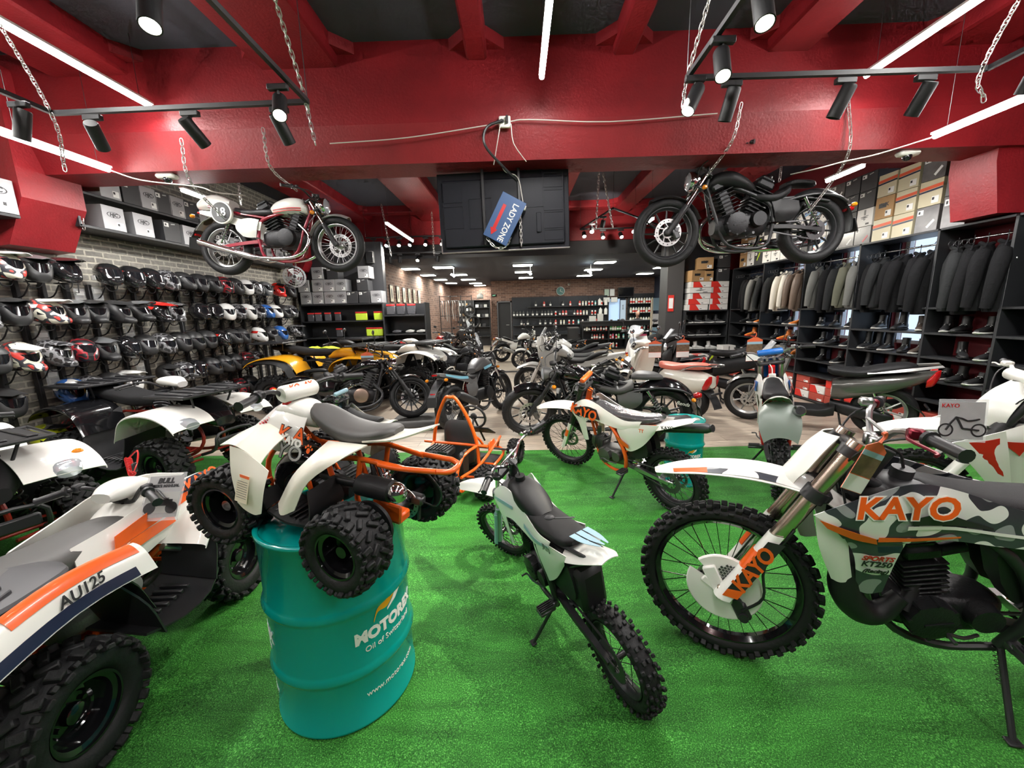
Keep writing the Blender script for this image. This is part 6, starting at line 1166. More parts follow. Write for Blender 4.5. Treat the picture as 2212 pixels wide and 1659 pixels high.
# floor bikes
CRU = road_bike('glossy black cruiser motorcycle on the wood, nose to the right', (-3.35, 5.85), (-1.74, 6.15), dict(style='cruiser', tank=GLOSS, side=GLOSS, fen=GLOSS, ek='vtwin', head=STEEL, cover=mat('bronze_cover', (.35, .25, .2), .35, .8), R=(.33, .33), rim='spoke14', exh=BLACK, rake=32, fork=BLACK, bar=BLACK, Wt=(.18, .13)), 1.6, .12, .35)
BOB = road_bike('black cruiser with a low brown-grey seat standing behind the white pit bike', (1.78, 4.85), (.14, 5.12), dict(style='bobber', tank=GLOSS, side=GREY, fen=GLOSS, seat=mat('charcoal_seat', (.055, .055, .053), .5), ek='vtwin', R=(.34, .34), rim='spoke10', exh=BLACK, rake=32, fork=BLACK, lamp=GREY, tyre='groove', Wt=(.2, .14)), 1.55, .12, .3)
text('Benda', .06, WHITE, BOB, (-.2, .13, .5), (-1, 0, -.2), (0, 0, 1), shear=.3)
NAK = road_bike('dark grey naked motorcycle with pale blue panels seen from behind', (-.92, 5.42), (-.28, 6.62), dict(style='naked', tank=GREY, side=GREY, accent=mat('light_blue_panel', (.2, .48, .62), .35), R=(.33, .33), rim='wire', rimm=BLACK, exh=BLACK, tyre='groove', forkb=BLACK, Wt=(.17, .13)), 1.38, .12, .0)
ADV = road_bike('white travel enduro motorcycle with grey panels, behind the black cruiser', (1.55, 6.55), (.25, 7.2), dict(style='adv', tank=LGREY, side=LGREY, mask=WHITE, ffen=WHITE, R=(.33, .35), rim='wire', rimm=BLACK, forkb=WHITE, exh=BLACK, bar=CHROME), 1.5, .12, .1)
road_bike('dark green retro motorcycle with a long flat seat in the middle row', (1.75, 8.1), (.35, 8.35), dict(style='cafe', tank=mat('dark_green_paint', (.01, .02, .012), .15, coat=1), side=GREY, R=(.32, .33), rim='spoke10', rimm=BLACK, exh=BLACK, ek='twin'), 1.4, .12, .2)
road_bike('black and white street motorcycle with pale tank in the middle row', (1.9, 9.3), (.5, 9.6), dict(style='naked', tank=mat('pearl_white', (.7, .7, .66), .2, coat=1), side=BLACK, rim='spoke10', rimm=BLACK, exh=BLACK, mask=WHITE), 1.4, .12, .2)
road_bike('white retro motorcycle with round chrome mirrors, farther up the middle row', (1.4, 11.0), (.1, 11.3), dict(style='cafe', tank=WHITE, side=BLACK, rim='spoke10', rimm=BLACK, exh=BLACK, ffen=WHITE), 1.4, .12, .2)
road_bike('cream retro motorcycle beyond the white one in the middle row', (1.9, 12.6), (.6, 12.8), dict(style='cafe', tank=CREAM, side=BLACK, rim='spoke10', rimm=BLACK, exh=BLACK, ffen=BLACK), 1.4, .12, .2)
road_bike('white and black sport motorcycle with a silver silencer in the far hall', (-.55, 13.1), (.65, 13.7), dict(style='naked', tank=WHITE, side=WHITE, rim='spoke10', rimm=BLACK, exh=SILVER, R=(.33, .33)), 1.4, -.12, 0, )
road_bike('small black motorcycle with a red seat edge in the far left row', (-3.0, 12.6), (-2.0, 11.6), dict(style='naked', tank=RED, side=BLACK, rim='spoke10', rimm=BLACK, exh=BLACK), 1.4, .1, 0)
road_bike('black travel motorcycle with a white mudguard in the far left row', (-2.6, 14.2), (-1.5, 13.4), dict(style='adv', tank=BLACK, side=BLACK, ffen=WHITE, rim='wire', rimm=BLACK, exh=BLACK), 1.4, .1, 0)
road_bike('black street motorcycle left of the hall passage, close to the cardboard box', (-1.9, 9.6), (-.75, 9.1), dict(style='naked', tank=BLACK, side=BLACK, rim='spoke10', rimm=BLACK, exh=BLACK, screen=1), 1.4, .1, 0)
road_bike('dark motorcycle with a small windscreen, second behind the street motorcycle', (-2.1, 10.9), (-.9, 10.4), dict(style='naked', tank=STEEL, side=BLACK, rim='spoke10', rimm=BLACK, exh=BLACK, screen=1), 1.4, .1, 0)
SW = scooter('cream retro scooter with a coral seat', (2.62, 5.85), (1.95, 7.0), dict(body=mat('cream_white_paint', (.7, .68, .6), .25, coat=.6), seat=mat('coral_seat', (.66, .17, .12), .5), R=.25, low=LGREY), 1.25, .0, .1)
scooter('white scooter with a mask-shaped front behind the retro scooter', (3.3, 9.6), (2.4, 8.5), dict(body=WHITE, sport=True, R=.25), 1.25, 0, 0)
scooter('matt black scooter in front of the red and white shoe boxes', (3.9, 6.6), (2.55, 7.3), dict(body=MATTE, sport=True, R=.26, rimm=BLACK, fork=BLACK, eng=BENG), 1.35, 0, .0)
scooter('second matt black scooter, farther back beside the pillar', (3.3, 7.7), (2.25, 8.0), dict(body=MATTE, sport=True, R=.26, rimm=BLACK, fork=BLACK, eng=BENG), 1.35, 0, .1)
GS = scooter('big grey scooter with silver wheels, parallel to the shoe shelves', (4.55, 4.85), (3.38, 5.7), dict(body=mat('graphite_paint', (.1, .1, .092), .2, .3, coat=.6), sport=True, R=.31, rimm=SILVER, railm=SILVER, eng=BENG, low=MATTE), 1.38, .08, .1)
for lab, o_, r_, u_, w_ in (('price card with an orange hook hanging on the grey scooter', (2.95, 4.95, 1.12), (1, .2, 0), (0, 0, 1), .22), ('price card on the front of the cream retro scooter', (2.2, 6.35, 1.0), (1, 0, 0), (0, 0, 1), .2), ('price card on the matt black scooter before the shoe boxes', (2.75, 6.6, .98), (1, .1, 0), (0, 0, 1), .22)): tag_board(lab, face(o_, r_, u_), w_, w_*1.35)
# ---------------------------------------------------------------- go-kart
def kart():
    p = thing('go_kart', 'orange tube framed go-kart with a black steering wheel', 'go-kart', M=qm(-.66, 3.4, rad(72), .012, .78))
    q = B(); q.mark()
    q.tube([(-.18, .25, .14), (.3, .3, .12), (1.1, .28, .12), (1.3, .15, .14)], .02, 10, k=3).tube([(-.18, .25, .3), (.2, .32, .32), (.9, .3, .42), (1.2, .18, .3), (1.3, .12, .16)], .018, 10, k=3)
    q.tube([(.2, .3, .14), (.2, .29, .55), (.17, .2, .88), (.14, .07, 1.12), (.13, 0, 1.14)], .021, 10, k=4).tube([(.2, .29, .55), (-.05, .22, .5), (-.2, .2, .3), (-.22, .2, .14)], .018, 10, k=2)
    q.mirror(); 
    for x, z, w_ in ((-.18, .14, .25), (.2, .55, .42), (1.3, .14, .15), (.2, .14, .3), (.7, .12, .29), (-.22, .22, .24)): q.cyl((x, -w_, z), (x, w_, z), .018, 10)
    q.build('frame', ORANGE, p)
    for x, R_, T_ in ((0, .2, .48), (1.15, .17, .45)):
        for sg in (1, -1):
            m = M4.Translation((x, sg*T_, R_)) @ (M4.Rotation(PI, 4, 'Z') if sg < 0 else M4.Identity(4)); wo = obj('wheel', rim_mesh(R_*.5, .12, 'atv', GLOSS), p, M=m); obj('tyre', tyre_mesh(R_, .16, R_*.5, 'atv'), wo)
    q = B(); q.cyl((0, -.48, .2), (0, .48, .2), .018).cyl((1.15, -.45, .17), (1.15, .45, .17), .014); q.build('axle', STEEL, p)
    q = B(); q.tube([(.78+.0*i, 0, 0) for i in range(0)] or [(.75-.05*sin(a), .17*cos(a), .74+.16*sin(a)) for a in [2*PI*i/20 for i in range(20)]], .016, 8, closed=True); q.tube([(.75, -.15, .74), (.76, 0, .73), (.75, .15, .74)], .012, 8).tube([(.76, 0, .73), (.7, 0, .6)], .014, 8).cyl((.76, 0, .73), (1.1, 0, .3), .014, 8).sphere((.76, 0, .74), .05, 12, sc=(.4, 1, 1)); q.build('steering_wheel', BLACK, p)
    q = B(); q.body([(.25, .3, .02, .05, .1, 3), (.3, .5, .2, .28, .25, 4), (.36, .5, .2, .25, .28, 4), (.4, .3, .2, .05, .1, 3), (.75, .22, .2, .03, .04, 4)], 18, 3); q.build('seat', BLACK, p)
    engine(p, (-.05, .1, .34), .8, 'single', BENG, tilt=0); q = B()
    q.box((-.08, .05, .55), (.2, .3, .08), b=.015, m=0)
    for i in range(7): q.box((-.08, -.07+.04*i, .595), (.19, .012, .014), m=0)
    q.cyl((-.1, .28, .38), (-.1, .34, .38), .1, 20, m=0).box((.0, -.2, .4), (.2, .06, .3), b=.03, m=0).box((-.15, .1, .42), (.04, .16, .1), b=.01, m=1); q.build('engine_shroud', [BENG, ALU], p)
    q = B(); q.box((.95, 0, .5), (.3, .36, .02), R=R3('Y', .5), b=.005).box((.6, 0, .1), (1.0, .5, .012), b=.003); q.build('floor_pan', MATTE, p); B().box((.62, -.3, .42), (.2, .02, .12), b=.01).build('side_panel', ORANGE, p)
kart()
# rolled mat, boxes on the floor
q = B(); rows = []
for i in range(5):
    rows.append([(-2.0+.95*i/4, 5.35+.12*i/4+u, z_) for u, z_ in ((1.0, .006), (.6, .008), (.25, .01), (.05, .02), (-.04, .07), (.02, .13), (.12, .11), (.13, .05), (.05, .035))])
q.sheet(rows, .008, 2, 3); o_ = q.build('rolled_mat', mat('dark_rubber_mat', (.03, .028, .026), .7)); tag(o_, 'dark rubber mat rolled up at one edge beside the go-kart', 'mat')
# ---------------------------------------------------------------- helmets on the brick wall
ORD = ['first', 'second', 'third', 'fourth', 'fifth', 'sixth', 'seventh', 'eighth', 'ninth', 'tenth', 'eleventh', 'twelfth', 'thirteenth', 'fourteenth', 'fifteenth', 'sixteenth', 'seventeenth', 'eighteenth', 'nineteenth', 'twentieth']
HM = {}
def hmesh(kind):
    if kind in HM: return HM[kind]
    d = {}; q = B()
    q.body([(-.145, .01, .02, .02, .02, 2), (-.135, .01, .06, .06, .06, 2), (-.1, .02, .098, .1, .1, 2.2), (-.03, .02, .12, .122, .125, 2.3), (.05, .01, .12, .118, .13, 2.4), (.105, -.01, .1, .09, .115, 2.4), (.14, -.045, .075, .055, .075, 2.3), (.16, -.06, .05, .03, .05, 2.2), (.166, -.062, .02, .012, .02, 2)], 20, 3)
    if kind == 'mx': q.body([(.1, -.06, .07, .05, .06, 2.4), (.17, -.075, .06, .035, .045, 2.6), (.215, -.085, .04, .025, .03, 2.6), (.23, -.088, .015, .01, .012, 2.2)], 16, 3)
    d['shell'] = q
    q = B(); z1, z2 = (-.025, .062) if kind != 'mx' else (-.03, .05)
    q.sheet([[(cos(a)*(.158-.02*k), sin(a)*(.127-.006*k), z1+(z2-z1)*k) for a in [-1.25+2.5*i/8 for i in range(9)]] for k in (0, .5, 1)], .003, 3, 2); d['visor'] = q
    if kind in ('mx', 'adv'):
        q = B(); q.sheet([[(.0, -.09, .1), (.0, 0, .14), (.0, .09, .1)], [(.12, -.085, .1), (.12, 0, .135), (.12, .085, .1)], [(.24, -.05, .105), (.25, 0, .12), (.24, .05, .105)]], .005, 3, 4); d['peak'] = q
    q = B(); q.mark(); q.sheet([[(-.1, .085, .06), (-.02, .112, .07), (.06, .106, .07)], [(-.11, .085, .03), (-.02, .124, .03), (.05, .122, .035)]], .003, 3, 4, off=-.004); q.mirror(); d['stripe'] = q
    q = B(); q.box((-.02, -.127, -.03), (.07, .004, .05), R=R3('Z', .0)).box((-.1, -.098, -.01), (.03, .004, .03), R=R3('Z', -.6)); d['price_sticker'] = q
    q = B(); q.tube([(.02, .06, -.11), (.03, .03, -.17), (.02, -.03, -.18), (.01, -.06, -.11)], .006, 6, k=3); d['chin_strap'] = q
    HM[kind] = d; return d
HC = {}
def helmet(x, y, z, rz, kind, sm, am, label, group, tagm=True, pitch=0., roll=0.):
    d = hmesh(kind)
    def me(part, m):
        k = (kind, part, m.name)
        if k not in HC: HC[k] = d[part].mesh(part, m)
        return HC[k]
    t = thing('helmet', label, 'helmet', M=M4.Translation((x, y, z)) @ M4.Rotation(rz, 4, 'Z') @ M4.Rotation(pitch, 4, 'Y') @ M4.Rotation(roll, 4, 'X'), group=group)
    obj('shell', me('shell', sm), t); obj('visor', me('visor', SMOKE if sm.name != 'x' else SMOKE), t)
    if 'peak' in d: obj('peak', me('peak', am if am else sm), t)
    if am: obj('stripe', me('stripe', am), t)
    if tagm: obj('price_sticker', me('price_sticker', PAPER if tagm is True else tagm), t)
    obj('chin_strap', me('chin_strap', BLACK), t); return t
HBLK = mat('helmet_gloss_black', (.012, .012, .013), .1, coat=1); HMAT = mat('helmet_matt_black', (.02, .02, .021), .45); HGRY = mat('helmet_grey', (.12, .125, .13), .3, coat=.5); HWHT = mat('helmet_white', (.75, .75, .73), .15, coat=1)
HRED = mat('helmet_red', (.6, .02, .015), .2, coat=.6); HCRM = camo('patterned_helmet', (.75, .72, .6), (.05, .05, .06), (.55, .05, .04), 14); HBLU = mat('helmet_blue', (.03, .12, .4), .2, coat=1); HYEL = mat('helmet_yellow', (.7, .8, .02), .3, coat=.5); HCAM = camo('black_red_pattern', (.02, .02, .022), (.35, .02, .03), (.02, .02, .022), 16)
HDRK = camo('black_grey_pattern', (.02, .02, .022), (.2, .2, .21), (.03, .03, .03), 18)
RTAG = mat('red_tag', (.65, .03, .03), .5)
ks_ = {'b': (HBLK, None, 'gloss black'), 'm': (HMAT, None, 'matt black'), 'g': (HGRY, None, 'grey'), 'w': (HWHT, None, 'white'), 'r': (HBLK, HRED, 'black helmet with red stripe'), 'R': (HRED, HBLK, 'bright red'), 'c': (HCRM, HWHT, 'cream patterned'), 'k': (HCAM, None, 'black and red patterned'), 'd': (HDRK, None, 'dark patterned'), 'v': (HMAT, HWHT, 'black helmet with white stripe'), 'u': (HBLU, HWHT, 'blue and white'), 'y': (HYEL, HBLK, 'yellow'), 'W': (HWHT, HRED, 'white helmet with red stripe'), 'G': (HMAT, HGRY, 'black helmet with grey stripe')}
ROWS = [(2.19, 'top', [(3.5, 'd', 'adv'), (3.78, 'c', 'adv'), (4.02, 'G', 'adv'), (4.27, 'b', 'adv'), (4.76, 'b', 'f'), (5.03, 'r', 'f'), (5.29, 'b', 'f'), (5.54, 'd', 'f'), (5.81, 'm', 'f'), (6.08, 'm', 'f'), (6.33, 'm', 'f', RTAG), (6.6, 'k', 'f'), (6.85, 'v', 'f'), (7.12, 'w', 'f'), (7.38, 'd', 'f'), (7.68, 'g', 'f'), (8.1, 'R', 'mx'), (8.5, 'm', 'f')]),
    (1.76, 'second', [(3.5, 'd', 'mx'), (3.75, 'm', 'adv'), (4.02, 'c', 'mx'), (4.28, 'G', 'mx'), (4.5, 'm', 'mx'), (4.74, 'm', 'mx'), (5.0, 'G', 'mx'), (5.29, 'r', 'mx'), (5.56, 'd', 'mx'), (6.03, 'b', 'f'), (6.31, 'b', 'f'), (6.58, 'w', 'f'), (6.84, 'd', 'f'), (7.1, 'W', 'f'), (7.37, 'd', 'f'), (7.62, 'u', 'f'), (7.88, 'W', 'f'), (8.2, 'm', 'f'), (8.46, 'd', 'f')]),
    (1.34, 'third', [(3.5, 'v', 'f'), (3.74, 'c', 'mx'), (4.01, 'd', 'mx'), (4.28, 'k', 'f'), (4.52, 'G', 'mx'), (4.78, 'b', 'f'), (5.04, 'm', 'f'), (5.31, 'd', 'f'), (5.57, 'v', 'f'), (5.8, 'm', 'f'), (6.07, 'm', 'f', RTAG), (6.34, 'r', 'f'), (6.61, 'v', 'f'), (6.84, 'm', 'f'), (7.3, 'W', 'f'), (7.65, 'G', 'f'), (7.98, 'u', 'f'), (8.5, 'd', 'mx')]),
    (.92, 'fourth', [(3.55, 'm', 'adv'), (4.1, 'u', 'mx'), (4.3, 'd', 'mx'), (4.51, 'm', 'f'), (4.74, 'w', 'adv'), (5.3, 'm', 'mx'), (5.55, 'd', 'f'), (5.78, 'r', 'f'), (6.07, 'm', 'f'), (6.33, 'm', 'f', RTAG), (6.6, 'v', 'f'), (6.88, 'k', 'f'), (7.12, 'd', 'f')]),
    (.5, 'lowest', [(3.8, 'y', 'mx'), (4.08, 'k', 'mx'), (6.35, 'd', 'f'), (6.6, 'k', 'f'), (6.88, 'v', 'f')])]
cols = {}
for z, rn, L in ROWS:
    for i, h in enumerate(L):
        y, c, kd = h[:3]; sm, am, nm = ks_[c]; y += random.uniform(-.01, .01); cols.setdefault(round(y/.27), []).append((y, z))
        lab = '%s%s%s, %s from the near end, %s row' % (nm, '' if 'helmet' in nm else ' helmet', ' with peak' if kd in ('mx', 'adv') else '', ORD[i], rn)
        helmet(-4.83, y, z, rad(-6+random.uniform(-16, 12)), kd, sm, am, lab, 'helmets on the brick wall', h[3] if len(h) > 3 else c in 'bmdv' and i % 2 == 0, rad(random.uniform(-2, 10)), rad(random.uniform(-6, 6)))
def xat(y): return -5.06
for k_, l in sorted(cols.items()):
    y0 = sum(a for a, b in l)/len(l); t = thing('display_post', 'black wall post with helmet arms, %s from the near end of the wall' % ORD[sorted(cols).index(k_)], 'display stand', (0, 0, 0), group='helmet display posts')
    B().box((-5.1, y0, 1.06), (.05, .045, 2.06), b=.006).build('post', BLACK, t)
    for y, z in l: q = B(); q.tube([(-5.1, y0, z-.28), (-4.98, y, z-.25), (-4.9, y, z-.14)], .007, 6, k=3); q.lathe([(0, .0), (.055, -.004), (.06, -.015)], (-4.87, y, z-.115), 'z', 14); q.build('arm', BLACK, t)
for y, z in ((4.5, 2.28), (4.25, .72), (6.3, .62)):
    t = thing('helmet_hook', 'empty helmet hook on the brick wall at %s' % ('the gap in the top row' if z > 2 else 'the lower left' if y < 5 else 'the lowest row'), 'display stand', (0, 0, 0)); q = B(); q.tube([(-5.1, y, z-.28), (-4.95, y, z-.3), (-4.92, y, z)], .006, 6); q.lathe([(0, .02), (.03, .012), (.05, 0)], (-4.92, y, z), 'z', 14); q.build('arm', STEEL, t)
# hanging spare visors and tags
for i, (y, z) in enumerate([(4.55, 1.95), (4.75, 1.98), (5.05, 1.52), (4.1, 1.5), (5.1, 1.05), (4.1, 1.08), (5.0, .75)]):
    t = thing('visor_pack', 'clear bag with a spare visor hanging in the %s gap of the helmet wall' % ORD[i], 'visor pack', (-5.0, y, z), rad(10), group='visor packs between the helmets'); B().box((0, 0, 0), (.01, .14, .16), b=.003).build('clear_bag', GLASSY, t); B().box((.007, 0, .03), (.003, .1, .05)).build('bag_label', PAPER, t)
# ---------------------------------------------------------------- boxes
SILV = mat('silver_carton', (.36, .36, .37), .4, .3); DKB = mat('dark_carton', (.035, .035, .038), .5); WCT = mat('white_carton', (.7, .69, .66), .45); GOLD = mat('sand_carton', (.56, .5, .34), .4); GLS = mat('printed_grey_carton', (.16, .15, .15), .25, var=.7, bscale=7); REDB = mat('red_carton', (.62, .03, .02), .45); OXB = mat('brick_red_carton', (.4, .06, .04), .6); LBL = mat('label_white', (.8, .8, .78), .5)
BM = {}
def carton(kind, label, loc, rz=0., dims=(.3, .27, .27), group=None, var=0):
    """front towards local +x"""
    dx, dy, dz = dims; key = (kind, dims, var)
    if key not in BM:
        parts = {}; h = dx/2
        body = {'hjc': SILV, 'dark': DKB, 'white': WCT, 'stripe': WCT, 'gold': GOLD, 'print': GLS, 'brown': CARD, 'shoe': WCT, 'ox': OXB, 'green': DKB, 'red': REDB}[kind]
        parts['carton'] = B().box((0, 0, 0), (dx, dy-.004, dz-.003), b=.003).mesh('carton', body)
        q = B(); q.box((h+.001, dy*.24, -dz*.28), (.002, dy*.3, dz*.26), m=0).box((h+.0025, dy*.16, -dz*.24), (.001, dy*.09, dz*.1), m=1); 
        if kind == 'white': q = B(); q.box((h+.001, dy*.2, -dz*.36), (.002, dy*.2, dz*.1), m=1)
        if kind in ('dark', 'print', 'green'): q = B(); q.box((h+.001, -dy*.3, dz*.3), (.002, dy*.26, dz*.2), m=0).box((h+.0025, -dy*.34, dz*.3), (.001, dy*.08, dz*.1), m=1)
        parts['box_label'] = q.mesh('box_label', [LBL, BLACK])
        q = B(); mm = [BLACK, STEEL]
        if kind == 'hjc':
            n = 28; ring = lambda s_, o_: [(h+.002+o_, cos(2*PI*i/n)*dy*.3*s_, dz*.14+sin(2*PI*i/n)*dz*.12*s_) for i in range(n)]
            q.lathe([(1, 0)], n=3) if False else None; a = ring(1, 0); b_ = ring(.88, 0); o_ = len(q.v); q.add(a+b_, [(i, (i+1) % n, n+(i+1) % n, n+i) for i in range(n)])
        elif kind == 'white':
            for yy in (-.03, .03): q.box((h+.001, dy*yy, dz*.28), (.002, dy*.03, dz*.3))
            for k_, (ww, zz) in enumerate(((.46, .06), (.3, .02), (.38, -.02), (.16, -.08), (.08, -.13))): q.box((h+.0015, 0, dz*zz), (.002, dy*ww, dz*.03), R=R3('X', .12*(-1)**k_))
        elif kind == 'stripe':
            mm = [mat('deep_blue_print', (.02, .1, .35), .4), mat('mid_blue_print', (.1, .35, .65), .4), RED]
            q.box((h+.001, 0, dz*.28), (.002, dy*.98, dz*.12), R=R3('X', .22), m=0).box((h+.0015, 0, dz*.14), (.002, dy*.98, dz*.1), R=R3('X', .22), m=1).box((h+.001, -dy*.3, -dz*.33), (.002, dy*.5, dz*.07), R=R3('X', -.9), m=2)
        elif kind == 'gold':
            mm = [mat('orange_red_print', (.62, .08, .02), .4), NAVY]; q.box((h+.001, 0, dz*.22), (.002, dy*.99, dz*.13), R=R3('X', .06), m=0).box((h+.0015, 0, dz*.1), (.002, dy*.99, dz*.07), R=R3('X', .06), m=1)
        elif kind == 'shoe':
            mm = [REDB]; q.add([(h+.0012, -dy*.36, -dz*.49), (h+.0012, dy*.1, -dz*.49), (h+.0012, -dy*.08, dz*.49), (h+.0012, -dy*.36, dz*.49)] if not var else [(h+.0012, -dy*.49, -dz*.49), (h+.0012, dy*.1, -dz*.49), (h+.0012, -dy*.14, dz*.49), (h+.0012, -dy*.49, dz*.49)], [(0, 1, 2, 3)])
            q.box((-.0, 0, dz/2+.0), (dx*.6, dy*.5, .002))
        elif kind == 'green': mm = [mat('lime_print', (.55, .75, .02), .4)]; q.box((h+.001, 0, .02), (.002, dy*.08, dz*.6), R=R3('X', -.5)).box((h+.001, dy*.12, dz*.2), (.002, dy*.06, dz*.35), R=R3('X', -.5))
        elif kind == 'print': mm = [mat('dark_red_print', (.35, .02, .03), .35), LBL]; q.box((h+.001, dy*.2, -dz*.2), (.002, dy*.4, dz*.1), R=R3('X', .8), m=var % 2)
        elif kind == 'brown': q.box((h+.001, -dy*.1, dz*.1), (.002, dy*.4, dz*.2)); q.box((0, 0, dz/2), (dx, .05, .002), m=1)
        elif kind == 'dark': mm = [LGREY]; q.box((h+.001, dy*.1, dz*.38), (.002, dy*.24, dz*.05), R=R3('X', .15))
        if q.v: parts['box_print'] = q.mesh('box_print', mm)
        BM[key] = parts
    t = thing('carton_box', label, 'box', loc, rz, group)
    for n_, me in BM[key].items(): obj(n_, me, t)
    h = dx/2
    if kind == 'hjc': text('HJC', dz*.2, BLACK, t, (h+.002, 0, dz*.14), (0, 1, 0), (0, 0, 1), off=.002, shear=.2, ext=.0004)
    if kind == 'brown': text('SMK', dz*.24, BLACK, t, (h+.0025, -.0, dz*.12), (0, 1, 0), (0, 0, 1), off=.002, ext=.0004)
    return t
SHB = mat('black_shelf_board', (.018, .019, .021), .45)
def unit(name, label, x0, x1, y0, y1, zs, z1, side='x', back=True, cat='shelf unit', bm=None, z0=.012, th=.03):
    t = thing(name, label, cat, ((x0+x1)/2, (y0+y1)/2, z0)); cx, cy_ = (x0+x1)/2, (y0+y1)/2; L = lambda o: o
    for z in zs: B().box((0, 0, z-z0), (x1-x0, y1-y0, th), b=.002).build('shelf_board', SHB, t)
    for sg in (-1, 1):
        if side == 'x': B().box((0, sg*((y1-y0)/2-.0), (z1-z0)/2), (x1-x0, .03, z1-z0), b=.002).build('side_panel', SHB, t)
        else: B().box((sg*((x1-x0)/2), 0, (z1-z0)/2), (.03, y1-y0, z1-z0), b=.002).build('side_panel', SHB, t)
    if back:
        if side == 'x': B().box(((x1-x0)/2-.01, 0, (z1-z0)/2), (.012, y1-y0-.03, z1-z0-.02)).build('back_panel', bm or NAVYW, t)
        else: B().box((0, (y1-y0)/2-.01, (z1-z0)/2), (x1-x0-.03, .012, z1-z0-.02)).build('back_panel', bm or SHB, t)
    return t
# hanging shelf on the left wall
hs = thing('hanging_shelf', 'two-tier black shelf on chains along the brick wall', 'shelf', (-4.95, 6.68, 2.7)); 
for z in (0, .36): B().box((0, 0, z), (.4, 4.4, .03), b=.003).build('shelf_board', SHB, hs)
B().box((0, -2.19, .17), (.4, .025, .35)).build('side_panel', SHB, hs)
for y in (-2.15, 0, 2.1): chain('shelf_chain', [(.18, y, 1.35), (.18, y, -.02)], None, hs, 1.1)
yb = [(4.88, 'hjc'), (5.26, 'hjc'), (5.68, 'dark'), (6.0, 'hjc'), (6.3, 'hjc'), (6.62, 'dark'), (6.92, 'hjc'), (7.22, 'dark'), (7.9, 'hjc'), (8.2, 'hjc'), (8.5, 'dark')]
for i, (y, k_) in enumerate(yb): carton(k_, '%s helmet box, %s along the lower tier of the chained shelf' % ('silver' if k_ == 'hjc' else 'black', ORD[i]), (-4.9, y, 2.85), 0, group='helmet boxes on the chained shelf')
yb = [(4.9, 'hjc'), (5.17, 'dark'), (5.4, 'hjc'), (5.62, 'dark'), (5.84, 'hjc'), (6.08, 'dark'), (6.35, 'hjc'), (6.65, 'dark'), (7.0, 'hjc'), (7.4, 'dark'), (7.8, 'hjc'), (8.3, 'dark')]
for i, (y, k_) in enumerate(yb): carton(k_, '%s helmet box, %s along the upper tier of the chained shelf' % ('silver' if k_ == 'hjc' else 'black', ORD[i]), (-4.9, y, 3.21), 0, group='helmet boxes on the chained shelf', dims=(.3, .25, .27))
hs2 = thing('hanging_shelf', 'short chained shelf left of the red corbel', 'shelf', (-4.95, 3.3, 2.66)); B().box((0, 0, 0), (.4, 1.3, .03), b=.003).build('shelf_board', SHB, hs2); chain('shelf_chain', [(.18, .55, 1.35), (.18, .55, 0)], None, hs2, 1.1)
carton('hjc', 'silver helmet box at the end of the short shelf left of the corbel', (-4.9, 3.8, 2.83), 0, (.3, .3, .31)); carton('dark', 'black helmet box on the short shelf left of the corbel', (-4.9, 3.35, 2.83), 0, (.3, .3, .31))
fan = thing('wall_fan', 'round wire wall fan at the far end of the helmet wall', 'fan', M=M4.Translation((-4.8, 8.72, 2.5)) @ M4.Rotation(rad(-50), 4, 'Z')); q = B()
for r_ in (.05, .1, .15, .2, .22): q.tube([(.06-.1*r_, r_*cos(a), r_*sin(a)) for a in [2*PI*i/24 for i in range(24)]], .004 if r_ < .2 else .008, 5, closed=True)
for i in range(28): a = 2*PI*i/28; q.tube([(.06, .03*cos(a), .03*sin(a)), (.04, .22*cos(a), .22*sin(a)), (-.06, .2*cos(a), .2*sin(a))], .002, 4)
q.build('wire_guard', ALU, fan); q = B()
for i in range(4): a = PI/2*i; q.sheet([[(0, .03*cos(a), .03*sin(a)), (.03, .03*cos(a+.5), .03*sin(a+.5))], [(0, .18*cos(a), .18*sin(a)), (.03, .18*cos(a+.7), .18*sin(a+.7))]], .003, 3, 2)
q.build('blade_set', SILVER, fan); B().cyl((-.14, 0, 0), (.0, 0, 0), .05, 16).build('motor', BLACK, fan); B().tube([(-.12, 0, 0), (-.2, 0, -.15), (-.3, 0, -.2)], .02, 8).build('bracket', BLACK, fan)
# ---------------------------------------------------------------- far left shelves with boxes and glove packs
unit('shelf_unit', 'black shelf unit with glove packs under the silver helmet boxes', -4.9, -3.02, 8.98, 9.4, (.35, .75, 1.15, 1.52, 1.9), 1.92, 'y')
unit('shelf_unit', 'black open shelf unit with packed gear at the hall entrance', -3.0, -2.06, 8.9, 9.35, (.35, .79, 1.2, 1.62), 1.9, 'y')
lay = [(2.05, [('hjc', -4.75), ('hjc', -4.48), ('hjc', -4.21), ('hjc', -3.96), ('dark', -3.7), ('dark', -3.43), ('hjc', -3.16)]), (2.32, [('hjc', -4.78), ('hjc', -4.46), ('hjc', -4.2), ('hjc', -3.94), ('dark', -3.45)]), (2.59, [('hjc', -4.44), ('dark', -4.1), ('hjc', -3.4)])]
for r_, (z, l) in enumerate(lay):
    for i, (k_, x) in enumerate(l): carton(k_, '%s helmet box, %s from the left in the %s layer on the far shelf' % ('silver' if k_ == 'hjc' else 'black', ORD[i], ('bottom', 'middle', 'top')[r_]), (x, 9.16, z), rad(-90), (.3, .255, .265), 'helmet boxes on the far shelf')
LIME = mat('lime_glove', (.6, .8, .05), .6); PK = mat('pack_plastic', (.1, .1, .11), .25, var=.6, bscale=40)
